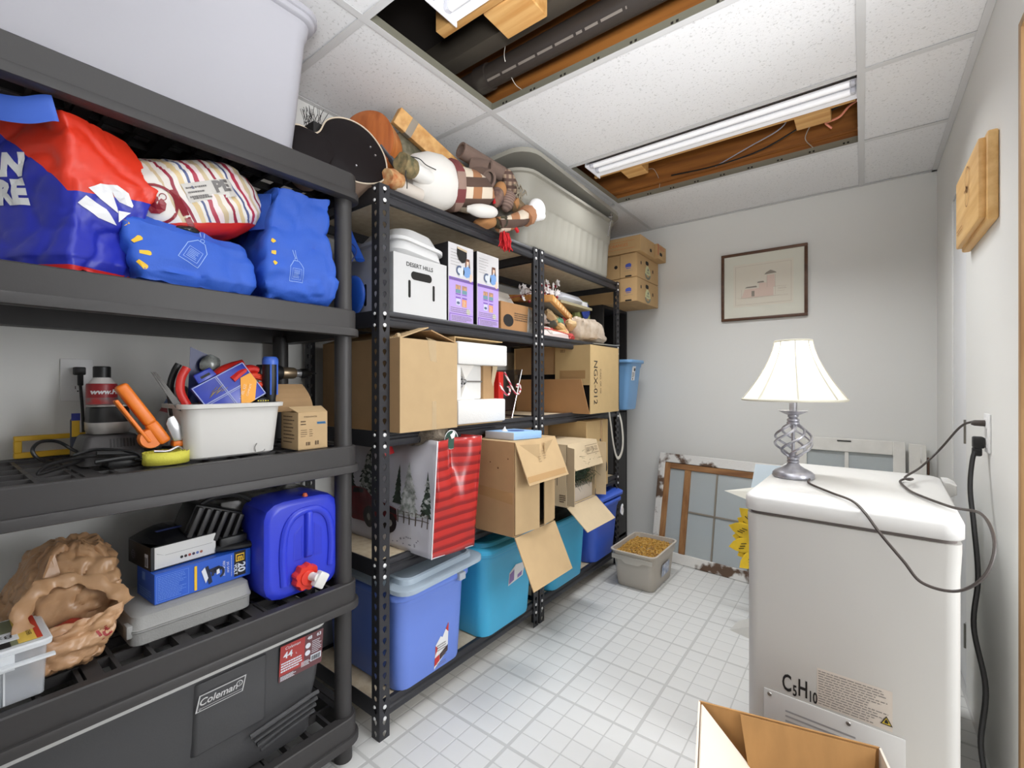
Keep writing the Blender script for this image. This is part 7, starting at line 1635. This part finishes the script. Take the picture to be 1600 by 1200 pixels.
b = B(); b.box(-.30, .0, -.20, .20, 0, .034); mt = Matrix.Translation((-1.275, 2.12, Z4+.148)) @ Matrix.Rotation(math.radians(16), 4, 'Z') @ Matrix.Rotation(math.radians(-7), 4, 'X') @ Matrix.Rotation(math.radians(4), 4, 'Y')
b.xf(mt).o('frame', wood('varnished_pine', (212, 156, 86), (186, 120, 56), 1, .35), t, bevel=.003)
b = B(); b.box(-.28, -.02, -.18, .18, -.001, .0); b.xf(mt).o('backing', M('backing_grey', (124, 120, 108), .8), t)
b = B()
for k in range(7): b.box(.0001, .001, -.17+.05*k, -.14+.05*k, .008, .026)
b.xf(mt).o('cork_marks', M('cork_light', (228, 196, 146), .7), t)
t = T('storage_box', 'white octagonal box with a pale lid on the wooden tray', 'box', (-1.43, 2.32, Z4+.20))
b = B(); zz = Z4+.205; b.box(-1.50, -1.325, 2.20, 2.46, zz+.014, zz+.078); b.o('box_body', M('octagon_white', (206, 208, 216), .5), t, bevel=.03, seg=1)
b = B(); b.box(-1.54, -1.30, 2.14, 2.50, zz, zz+.014); b.o('base_board', M('board_olive', (150, 140, 110), .7), t)
b = B(); b.box(-1.49, -1.345, 2.462, 2.53, zz+.014, zz+.056); b.o('small_carton', m_bw, t, bevel=.002)
t = T('flower_spray', 'white artificial flowers with red berries across the top of the fourth level', 'flowers', (-1.38, 2.0, Z4+.19))
rq = random.Random(8); bw_ = B(); br_ = B(); bl_ = B()
for k in range(110):
    q = rq.random(); y = 1.86+.34*q; z = Z4+.215+.075*q+rq.uniform(-.045, .05)*(1 if q > .3 else .8); x = -1.33-.06*rq.random()
    c = Vector((x, y, z)); n = Vector((1, rq.uniform(-.5, .5), rq.uniform(-.3, .6))).normalized(); u = n.cross(Vector((0, 0, 1))).normalized(); v_ = n.cross(u)
    if k % 3:
        for j in range(5):
            a = 2*math.pi*j/5; d = u*math.cos(a)+v_*math.sin(a); e = n.cross(d)
            bw_.add([c, c+d*.010+e*.007, c+d*.018+n*.003, c+d*.010-e*.007], [(0,1,2,3)])
    else: br_.ell(c-Vector((0, 0, .015)), .008, 8, 6)
for y0 in (1.87, 1.95, 2.05, 2.15): bl_.tube(bez([(-1.37, y0-.1, Z4+.18), (-1.36, y0, Z4+.21), (-1.35, y0+.14, Z4+.26)], 5), .002, 5)
bw_.o('white_petals', M('petal_white', (230, 226, 226), .7), t, keep_normals=True)['kind'] = 'stuff'
br_.o('berries', M('berry_red', (150, 36, 50), .4), t, smooth=True)['kind'] = 'stuff'
bl_.o('stems', M('stem_red', (120, 44, 44), .6), t, smooth=True)
t = T('packet', 'blue and green packet at the back right end of the fourth level', 'packet', (-1.45, 2.62, Z4+.14))
b = B(); b.slab([(-1.42, 2.52, Z4+.002), (-1.42, 2.72, Z4+.002), (-1.45, 2.72, Z4+.30), (-1.45, 2.52, Z4+.30)], .02); b.o('card', M('packet_green', (168, 176, 110), .5), t); b = B(); b.ell((-1.415, 2.63, Z4+.235), (.014, .055, .055), 14, 10); b.o('blue_print', M('packet_blue', (52, 78, 176), .5), t, crumple=(.008, 30, 2))

# ---- top level
# beige tote with lid ajar
m_bei = M('tote_beige', (152, 149, 139), .45)
t = T('storage_tote', 'huge beige tote with its lid askew on top of the steel shelving', 'storage tote', (-1.46, 2.20, Z5))
bc = (-1.462, 2.195); b = B()
def fl(w_, d_, r, z, amp, n=8):
    return [p+Vector((amp*math.sin(p.y*90) if abs(p.x-bc[0]) > w_/2-.006 else 0, 0, 0)) for p in rrd(bc[0], bc[1], w_, d_, r, z)]
def rrd(cx, cy, w_, d_, r, z, n=6, m=46):
    base = rr(cx, cy, w_, d_, r, z, n); out = []
    for i, p in enumerate(base):
        q = base[(i+1) % len(base)]; L = (q-p).length; k = m if L > .3 and abs(q.x-p.x) < 1e-5 else 1
        for j in range(k): out.append(p.lerp(q, j/k))
    return out
R_ = []
for z, g, amp in ((0, -.03, 0), (.006, -.012, 0), (.02, -.004, .0015), (.10, .0, .003), (.205, .008, .003), (.215, .012, 0), (.222, .018, 0), (.30, .024, 0), (.335, .028, 0), (.338, .045, 0), (.352, .045, 0), (.353, .026, 0), (.34, .016, 0), (.02, -.02, 0)):
    R_.append(fl(.42+g*2*.8, .94+g*2, .07+g, Z5+z, amp))
b.loft(R_); b.o('tote_body', m_bei, t, smooth=.8)
lw, ld = .53, 1.05; lz = Z5+.368
b = B(); lc = (bc[0]+.005, bc[1]+.005)
b.loft([rr(*lc, lw-.02, ld-.02, .10, lz-.006), rr(*lc, lw, ld, .11, lz-.008), rr(*lc, lw, ld, .11, lz+.014), rr(*lc, lw-.02, ld-.02, .10, lz+.020), rr(*lc, lw-.07, ld-.07, .08, lz+.020), rr(*lc, lw-.09, ld-.09, .08, lz+.034), rr(*lc, lw-.12, ld-.12, .07, lz+.036)])
b.xf(lid_tilt((lc[0]+.25, lc[1]+.5, lz), 'X', -2.2)); b.xf(lid_tilt((lc[0]-.25, lc[1], lz), 'Y', -2.0)).o('lid', m_bei, t, smooth=.8)
b = B(); b.tube(bez([(-1.206, 2.555, Z5+.385), (-1.196, 2.545, Z5+.34), (-1.205, 2.54, Z5+.29), (-1.212, 2.535, Z5+.235)], 6), .006, 8, flat=.4); b.tube(bez([(-1.200, 2.52, Z5+.345), (-1.192, 2.545, Z5+.35), (-1.200, 2.57, Z5+.37)], 5), .004, 6); b.o('wire_clip', m_chrome, t, smooth=True)
# guitar, black back
m_gback = M('guitar_black', (26, 21, 22), .55, spec=.15); m_gside = M('guitar_side', (176, 150, 130), .5, var=.08, vs=20); m_gorange = wood('guitar_orange', (186, 104, 48), (150, 76, 30), 2, .3)
def guitar_outline(sc):
    """figure-of-eight body outline, local x right (lower bout), y up"""
    pts = []; key = [(0, -.155), (-.075, -.14), (-.13, -.09), (-.165, -.085), (-.21, -.115), (-.26, -.105), (-.285, -.05), (-.285, .04), (-.26, .095), (-.21, .105), (-.165, .075), (-.13, .085), (-.075, .14), (0, .16), (.075, .14), (.125, .085), (.145, 0), (.125, -.085), (.075, -.14)]
    P = [Vector((x, y, 0)) for x, y in key]; n = len(P)
    for i in range(n):
        a, b_, c, d = P[i-1], P[i], P[(i+1) % n], P[(i+2) % n]
        for k in range(5):
            q = k/5; pts.append(.5*((2*b_)+(c-a)*q+(2*a-5*b_+4*c-d)*q*q+(3*b_-a-3*c+d)*q**3)*sc)
    return pts
def guitar(name, label, c, xd, yd, sc, th, mb, ms):
    t = T(name, label, 'guitar', c); x = Vector(xd).normalized(); y = Vector(yd); y = (y-x*y.dot(x)).normalized(); n = x.cross(y); c = Vector(c)
    ol = [c+x*p.x+y*p.y for p in guitar_outline(sc)]
    b = B(); b.loft([[p-n*th for p in ol], [p-n*.004 for p in ol]], False, False); b.o('side', ms, t, smooth=.8)
    ce = sum(ol, Vector())/len(ol)
    b = B(); b.loft([[p-n*.004 for p in ol], [p+n*.0 for p in ol], [ce+(p-ce)*.75+n*.010 for p in ol], [ce+(p-ce)*.35+n*.014 for p in ol]]); b.o('back', mb, t, smooth=.8)
    b = B(); b.loft([[p-n*(th+.004) for p in ol], [p-n*th for p in ol]]); b.o('soundboard', ms, t, smooth=.5)
    return t, c, x, y, n
t, gc_, gx_, gy_, gn_ = guitar('guitar', 'black backed acoustic guitar lying on the top shelf with its worn edge showing', (-1.325, .885, 1.935), (.10, .95, .30), (-.30, -.25, .92), .74, .085, m_gback, m_gside)
b = B(); ol_ = [gc_+gx_*p.x+gy_*p.y+gn_*.001 for p in guitar_outline(.742)]; b.tube(ol_, .0026, 6, True); b.o('binding', M('guitar_binding', (206, 190, 168), .5), t, smooth=True)
b = B()
for q in ((.055, .01), (.06, -.02), (-.03, -.06)): b.lathe([(.004, 0), (.003, .004)], 8, gc_+gx_*q[0]+gy_*q[1]+gn_*.012, gn_)
b.o('screw', m_chrome, t)
b = B(); b.tube(bez([gc_+gx_*.135+gy_*.05+gn_*.0-gn_*.03, gc_+gx_*.155+gy_*.0-gn_*.03, gc_+gx_*.16+gy_*-.05-gn_*.02, gc_+gx_*.15+gy_*-.085-gn_*.01], 6), [.010]*6+[.016]*6+[.020]*7, 10, flat=.6); b.o('strap_end', M('strap_slate', (74, 76, 84), .4), t, smooth=True)
b = B(); rq = random.Random(4)
for k in range(26):
    p = Vector((-1.42, .79, 2.015))+Vector((rq.uniform(-.03, .03), rq.uniform(-.02, .02), 0)); d = Vector((rq.uniform(-.4, .4), rq.uniform(-.5, .5), 1)).normalized(); b.tube([p, p+d*.045], .0009, 4)
o = b.o('bristle_brush', m_blacktxt, None); b2 = o; recentre(o); tag(o, 'dark bristles sticking up behind the black guitar beside the grey tote', 'brush')
b = B(); b.box(-1.47, -1.37, .765, .81, 1.83, 2.0); o = b.o('brush_block', m_blacktxt, None, bevel=.004); recentre(o); tag(o, 'dark block holding the bristles behind the black guitar', 'brush')
guitar('guitar', 'orange brown acoustic guitar leaning behind the black one', (-1.475, 1.035, 2.085), (.85, .50, .10), (-.12, 0, 1), .72, .085, m_gorange, wood('guitar_rim', (206, 128, 66), (176, 96, 44), 2, .3))
# camouflage cushion
t = T('camouflage_cushion', 'mossy camouflage cushion behind the orange guitar and the snowman', 'cushion', (-1.55, 1.26, Z5))
b = B(); b.ell((-1.545, 1.275, 2.045), (.06, .115, .205), 28, 18, Matrix.Rotation(math.radians(-8), 3, 'X')); b.o('cushion', M('camo', (146, 138, 116), .9, c2=(78, 82, 62), vs=26, bump=.5, bs=120), t, smooth=True, crumple=(.018, 9, 3, .012))
# pine plank
t = T('pine_plank', 'short pine plank wrapped with grey tape, sloping up to the ceiling on the top shelf', 'plank', (-1.46, 1.34, 2.15))
pa, pb = Vector((-1.47, 1.165, 2.236)), Vector((-1.42, 1.53, 2.09)); ax = (pb-pa).normalized(); up_ = Vector((.35, .2, 1)); up_ = (up_-ax*up_.dot(ax)).normalized(); sd = ax.cross(up_)
def plk(s0, s1, h, w_, nm, m, g=0):
    b = B(); b.loft([[pa+ax*s+up_*a*(h+g)+sd*c*(w_+g) for a, c in ((-1,-1),(-1,1),(1,1),(1,-1))] for s in (s0, s1)]); b.o(nm, m, t, bevel=.002)
plk(0, .40, .034, .018, 'plank', m_pine); plk(.055, .085, .034, .018, 'grey_tape', M('tape_grey', (150, 140, 126), .6), .0012)
# snowman decoration (lying on its side)
m_snw = M('snow_felt', (226, 222, 216), .8, bump=.25, bs=90); m_plaid = plaid('plaid_cloth', (222, 208, 188), (170, 120, 84), (90, 70, 60), 11, 13); m_plaid2 = plaid('plaid_scarf', (150, 124, 112), (112, 88, 78), (122, 62, 62), 14, 9)
m_hat = M('felt_brown', (120, 100, 90), .9, bump=.3, bs=150); m_hat2 = M('felt_tan', (178, 128, 82), .9, bump=.3, bs=150); m_redy = M('yarn_red', (196, 26, 34), .8); m_furt = M('cuff_fur', (176, 126, 92), .95, bump=.5, bs=120)
t = T('snowman_figure', 'white cloth snowman lying on the top shelf with plaid scarf, plaid body and mittens', 'snowman', (-1.33, 1.25, Z5))
b = B(); b.lathe([(.005, -.105), (.060, -.10), (.096, -.07), (.110, -.02), (.108, .03), (.092, .07), (.07, .10)], 36, (-1.325, 1.215, 1.945), (.25, .85, .12)); b.o('base_ball', m_snw, t, smooth=True, crumple=(.006, 9, 2))
b = B(); b.lathe([(.092, .07), (.100, .085), (.098, .105), (.080, .115)], 36, (-1.325, 1.215, 1.945), (.25, .85, .12)); b.o('scarf', m_plaid2, t, smooth=True, crumple=(.006, 22, 3))
b = B(); b.lathe([(.080, .10), (.088, .13), (.082, .19), (.070, .24), (.050, .27), (.01, .285)], 30, (-1.325, 1.215, 1.945), (.22, .90, .08)); b.o('plaid_body', m_plaid, t, smooth=True, crumple=(.012, 16, 4, .006))
b = B(); b.tube(bez([(-1.245, 1.335, 1.865), (-1.21, 1.38, 1.862), (-1.20, 1.44, 1.872), (-1.21, 1.475, 1.882)], 5), [.012, .016, .021, .024, .026, .027, .027, .026, .025, .024, .022, .019, .015, .011, .008, .005][:16], 12); b.o('white_foot', m_snw, t, smooth=True)
b = B(); b.tube(bez([(-1.22, 1.50, 1.842), (-1.195, 1.56, 1.862), (-1.19, 1.63, 1.90), (-1.19, 1.66, 1.918)], 6), .031, 14); b.o('sleeve', m_plaid, t, smooth=True, crumple=(.006, 30, 2))
b = B(); b.tube([(-1.19, 1.648, 1.905), (-1.188, 1.672, 1.925), (-1.187, 1.69, 1.937)], [.040, .044, .038], 18); b.o('fur_cuff', m_furt, t, smooth=True, crumple=(.008, 60, 3))
b = B(); b.ell((-1.185, 1.738, 1.968), (.03, .060, .050), 20, 14, Matrix.Rotation(math.radians(32), 3, 'X')); b.ell((-1.178, 1.762, 1.945), (.018, .030, .020), 14, 10, Matrix.Rotation(math.radians(20), 3, 'X')); b.o('mitten', M('mitten_white', (244, 244, 244), .7), t, smooth=True)
b = B(); b.ell((-1.215, 1.515, 1.852), (.034, .03, .03), 14, 10); b.o('dark_bow', M('holly_dark', (50, 44, 36), .8, c2=(90, 86, 60), vs=60), t, smooth=True, crumple=(.012, 50, 5))
b = B(); b.tube(bez([(-1.19, 1.555, 1.855), (-1.18, 1.575, 1.835), (-1.185, 1.59, 1.83)], 4), .008, 6); rq = random.Random(2)
for k in range(26):
    p = Vector((-1.212+rq.uniform(-.012, .012), 1.535+rq.uniform(-.020, .020), 1.815)); b.tube([p, p+Vector((rq.uniform(-.006, .014), rq.uniform(-.012, .012), -.035)), p+Vector((rq.uniform(-.004, .016), rq.uniform(-.016, .016), -.062-.02*rq.random()))], .0028, 5)
b.o('red_tassel', m_redy, t, smooth=True)
b = B()
for pts in ([(-1.265, 1.46, 2.00), (-1.25, 1.475, 1.97), (-1.24, 1.49, 1.945)], [(-1.27, 1.475, 2.0), (-1.245, 1.49, 1.965), (-1.24, 1.50, 1.935)]): b.tube(bez(pts, 5), .0075, 8)
b.o('red_ribbon', m_redy, t, smooth=True, crumple=(.004, 60, 2))
# white pipes
t = T('plastic_pipe', 'two short white plastic pipes with a cloth wrap, in front of the snowman', 'pipe', (-1.3, 1.10, Z5+.05))
m_pipe = M('pipe_white', (232, 230, 226), .4)
b = B(); b.lathe([(.030, 0), (.030, .115), (.028, .12)], 24, (-1.255, 1.055, 1.925), (-.12, 1, .0)); b.o('upper_pipe', m_pipe, t, smooth=.7)
b = B(); b.lathe([(.026, 0), (.026, .12), (.02, .125)], 24, (-1.285, 1.01, 1.860), (-.05, 1, .0)); b.o('lower_pipe', M('pipe_shade', (206, 196, 186), .5), t, smooth=.7)
b = B(); b.lathe([(.034, -.045), (.036, -.03), (.036, .005), (.033, .012)], 20, (-1.255, 1.055, 1.925), (-.12, 1, .0)); b.o('cloth_wrap', M('wrap_camo', (150, 130, 92), .9, c2=(86, 84, 60), vs=40), t, smooth=True, crumple=(.005, 40, 2))
b = B(); b.lathe([(.028, -.03), (.032, .0), (.03, .025)], 18, (-1.275, 1.0, 1.870), (-.1, 1, .1)); b.o('orange_wrap', M('wrap_orange', (176, 104, 60), .9, c2=(206, 170, 120), vs=40), t, smooth=True, crumple=(.006, 40, 3))
b = B(); b.tube(bez([(-1.222, 1.03, 1.945), (-1.222, 1.07, 1.952), (-1.222, 1.10, 1.943), (-1.225, 1.15, 1.945)], 6), .0018, 5); b.tube(bez([(-1.222, 1.03, 1.93), (-1.235, 1.02, 1.89), (-1.24, 1.03, 1.86), (-1.24, 1.03, 1.84)], 6), .0018, 5); b.o('wire', m_blacktxt, t, smooth=True)
# brown felt things behind the snowman
def lump(name, label, cat, c, r, m, rot=0, cr=(.008, 18, 3), parts=None):
    t = T(name, label, cat, (c[0], c[1], c[2]-r[2])); b = B(); b.ell(c, r, 20, 14, Matrix.Rotation(math.radians(rot), 3, 'X')); b.o('body', m, t, smooth=True, crumple=cr); return t
def roll(name, label, p, q, r, m, inner):
    t = T(name, label, 'felt roll', p); p, q = Vector(p), Vector(q); l = (q-p).length
    b = B(); b.lathe([(r*.75, .004), (r, 0), (r, l), (r*.75, l), (r*.72, .02)], 20, p, q-p, cap=False); b.o('roll', m, t, smooth=.7)
    b = B(); b.lathe([(r*.72, .018), (r*.01, .02)], 16, p, q-p); b.o('roll_inside', inner, t); return t
m_dk = M('felt_dark', (44, 36, 34), .9)
roll('felt_roll', 'long brown felt roll at the back of the pile on the top shelf', (-1.33, 1.665, 2.145), (-1.37, 1.43, 2.175), .034, m_hat, m_dk)
roll('felt_roll', 'short brown felt tube in the middle of the pile above the snowman', (-1.27, 1.50, 2.045), (-1.35, 1.50, 2.085), .042, m_hat, m_hat)
roll('felt_roll', 'brown felt tube standing higher in the pile above the snowman', (-1.29, 1.53, 2.105), (-1.36, 1.49, 2.125), .038, m_hat, m_hat)
lump('stuffed_toy', 'tan stuffed toy head tucked in the pile above the snowman', 'toy', (-1.27, 1.575, 2.025), (.03, .032, .034), m_hat2)
lump('knit_hat', 'grey brown knitted lump right of the tan toy head', 'hat', (-1.275, 1.635, 2.00), (.035, .042, .055), stripes('knit_stripe', [(0, (150, 126, 114)), (.5, (120, 98, 90))], (0, .3, 1), .012, .95), -30)
lump('knit_hat', 'checked brown brim curling at the right end of the pile on the top shelf', 'hat', (-1.30, 1.70, 2.085), (.03, .04, .085), plaid('plaid_brim', (170, 146, 124), (120, 96, 84), (96, 74, 66), 40, 34), 28)
lump('stuffed_toy', 'white stuffed paw at the left of the pile above the plaid body', 'toy', (-1.255, 1.455, 2.0), (.022, .04, .022), m_snw, -10)
lump('stuffed_toy', 'dark stuffed bundle with a pale top beside the red ribbon', 'toy', (-1.25, 1.53, 1.975), (.03, .036, .040), M('bundle_dark', (70, 52, 52), .9, c2=(150, 120, 104), vs=24))
t = T('string_tangle', 'tangle of grey twine hanging beside the beige tote', 'string', (-1.28, 1.74, 2.0))
b = B(); rq = random.Random(14)
for k in range(10):
    y = 1.69+.05*rq.random(); b.tube(bez([(-1.27+rq.uniform(-.02, .02), y+rq.uniform(-.02, .02), 2.11-.03*rq.random()), (-1.25, y+rq.uniform(-.03, .03), 2.07), (-1.255, y+rq.uniform(-.03, .03), 2.03), (-1.26, y+rq.uniform(-.03, .03), 1.995)], 5), .0022, 5)
b.o('twine', M('twine_grey', (150, 140, 122), .9), t, smooth=True)
t = T('birdhouse_ornament', 'small tan leaf shaped ornament beside the plaid body', 'ornament', (-1.235, 1.69, 1.95))
b = B(); b.prism([(-1.235, 1.635, 1.985), (-1.235, 1.665, 2.015), (-1.235, 1.72, 2.0), (-1.235, 1.735, 1.965), (-1.235, 1.70, 1.945), (-1.235, 1.655, 1.955)], (-.03, 0, 0)); b.o('leaf', M('leaf_brown', (140, 116, 84), .8, c2=(90, 76, 56), vs=40), t, bevel=.004)
b = B(); b.prism([(-1.232, 1.635, 1.985), (-1.232, 1.662, 2.013), (-1.232, 1.672, 1.985), (-1.232, 1.655, 1.958)], (-.02, 0, 0)); b.o('tan_face', m_hat2, t, bevel=.003)
lump('felt_bundle', 'brown cloth bundle under the plaid sleeve', 'cloth', (-1.26, 1.47, 1.85), (.05, .06, .026), m_hat2, 12, (.010, 20, 3))
lump('cloth_bundle', 'dark cloth bundle behind the snowman against the wall', 'cloth', (-1.46, 1.48, 1.95), (.10, .17, .12), m_dk, 0, (.02, 10, 3, .01))

# fruit boxes on the cabinet
m_fruit = M('fruit_box_kraft', (190, 156, 110), .75, var=.04, vs=10); m_fblue = M('fruit_print_blue', (70, 86, 170), .6); m_fgr = M('fruit_print_pale', (206, 206, 160), .6); m_fgy = M('fruit_print_slate', (120, 124, 112), .6); m_forg = M('fruit_print_orange', (206, 120, 62), .6)
def fruitbox(z0, label):
    t = T('fruit_box', label, 'box', (-1.42, 3.01, z0), 'fruit boxes stacked on the black cabinet')
    x0, x1, y0, y1, h = -1.69, -1.150, 2.828, 3.215, .156
    B().box(x0, x1-.118, y0+.008, y1-.008, z0, z0+h-.002).o('inner_box', m_fruit, t, bevel=.002, seg=1)
    B().box(x1-.116, x1, y0, y1, z0, z0+h-.001).o('outer_sleeve', m_fruit, t, bevel=.0025, seg=1)
    O = (x1, (y0+y1)/2, z0+h/2)
    for q in (pill(-.02, .038, .055, .026), pill(-.125, .022, .016, .024), pill(.085, .0, .018, .026)): lblf(t, [q], O, FXD, (0, 0, 1), m_slot, 'hand_hole', .0008)
    lblf(t, [poly2([(-.055, -.04), (.045, -.04), (.035, -.005), (.0, .022), (-.03, .02), (-.05, -.005)])], O, FXD, (0, 0, 1), m_fgr, 'emblem', .0008)
    lblf(t, [ring2(-.008, -.035, .03, .05, 16, 180, 360, .7), poly2([(-.02, -.01), (.0, .012), (.015, -.01)]), lines2(-.03, .02, -.03, -.016, 2, .004)], O, FXD, (0, 0, 1), m_fgy, 'emblem_print', .0012)
    O2 = (x1-.058, y0, z0+h/2)
    lblf(t, [poly2([(-.02, -.012), (.02, -.012), (.02, .006), (.008, .014), (-.012, .010), (-.02, .004)]), rect2(-.016, .016, -.022, -.018)], O2, FYD, (0, 0, 1), m_fblue, 'blue_print', .0008)
    lblf(t, [rect2(-.03, .03, -.036, -.0345)], O2, FYD, (0, 0, 1), m_fgy, 'line_print', .0008)
    lblf(t, [pill(0, -.070, .045, .010)], O2, FYD, (0, 0, 1), m_slot, 'hand_hole', .0008)
    lblf(t, [ring2(-.118-.03, .0, 0, .012, 14)], (x1, y0+.008, z0+h/2), FYD, (0, 0, 1), m_slot, 'round_hole', .0008)
fruitbox(1.7065, 'kraft fruit box with blue print, lower of two like boxes on the black cabinet')
fruitbox(1.8645, 'kraft fruit box with blue print, upper of two like boxes on the black cabinet')
t = T('fruit_box', 'low fruit tray with an orange printed side, on top of the fruit box stack', 'box', (-1.40, 2.97, 2.023))
B().box(-1.68, -1.120, 2.815, 3.06, 2.0225, 2.125).o('tray', m_fruit, t, bevel=.0025, seg=1)
lblf(t, [('ORANGES', .028), rect2(-.11, .11, -.026, -.024), rect2(-.11, .11, .022, .024)], (-1.27, 2.815, 2.075), FYD, (0, 0, 1), m_forg, 'lettering', .0008)
lblf(t, [pill(.05, -.015, .035, .022)], (-1.12, 2.94, 2.075), FXD, (0, 0, 1), m_slot, 'hand_hole', .0008)
t = T('fruit_box', 'low fruit tray with a red edge, farthest right on top of the stack', 'box', (-1.35, 3.14, 2.023))
B().box(-1.66, -1.098, 3.065, 3.225, 2.0225, 2.122).o('tray', m_fruit, t, bevel=.0025, seg=1)
lblf(t, [pill(-.02, -.018, .05, .022)], (-1.098, 3.14, 2.075), FXD, (0, 0, 1), m_slot, 'hand_hole', .0008)
lblf(t, [rect2(-.076, -.066, -.03, .045), lines2(-.05, .05, .012, .036, 3, .003)], (-1.098, 3.14, 2.075), FXD, (0, 0, 1), M('edge_red', (196, 84, 60), .6), 'red_edge', .0008)
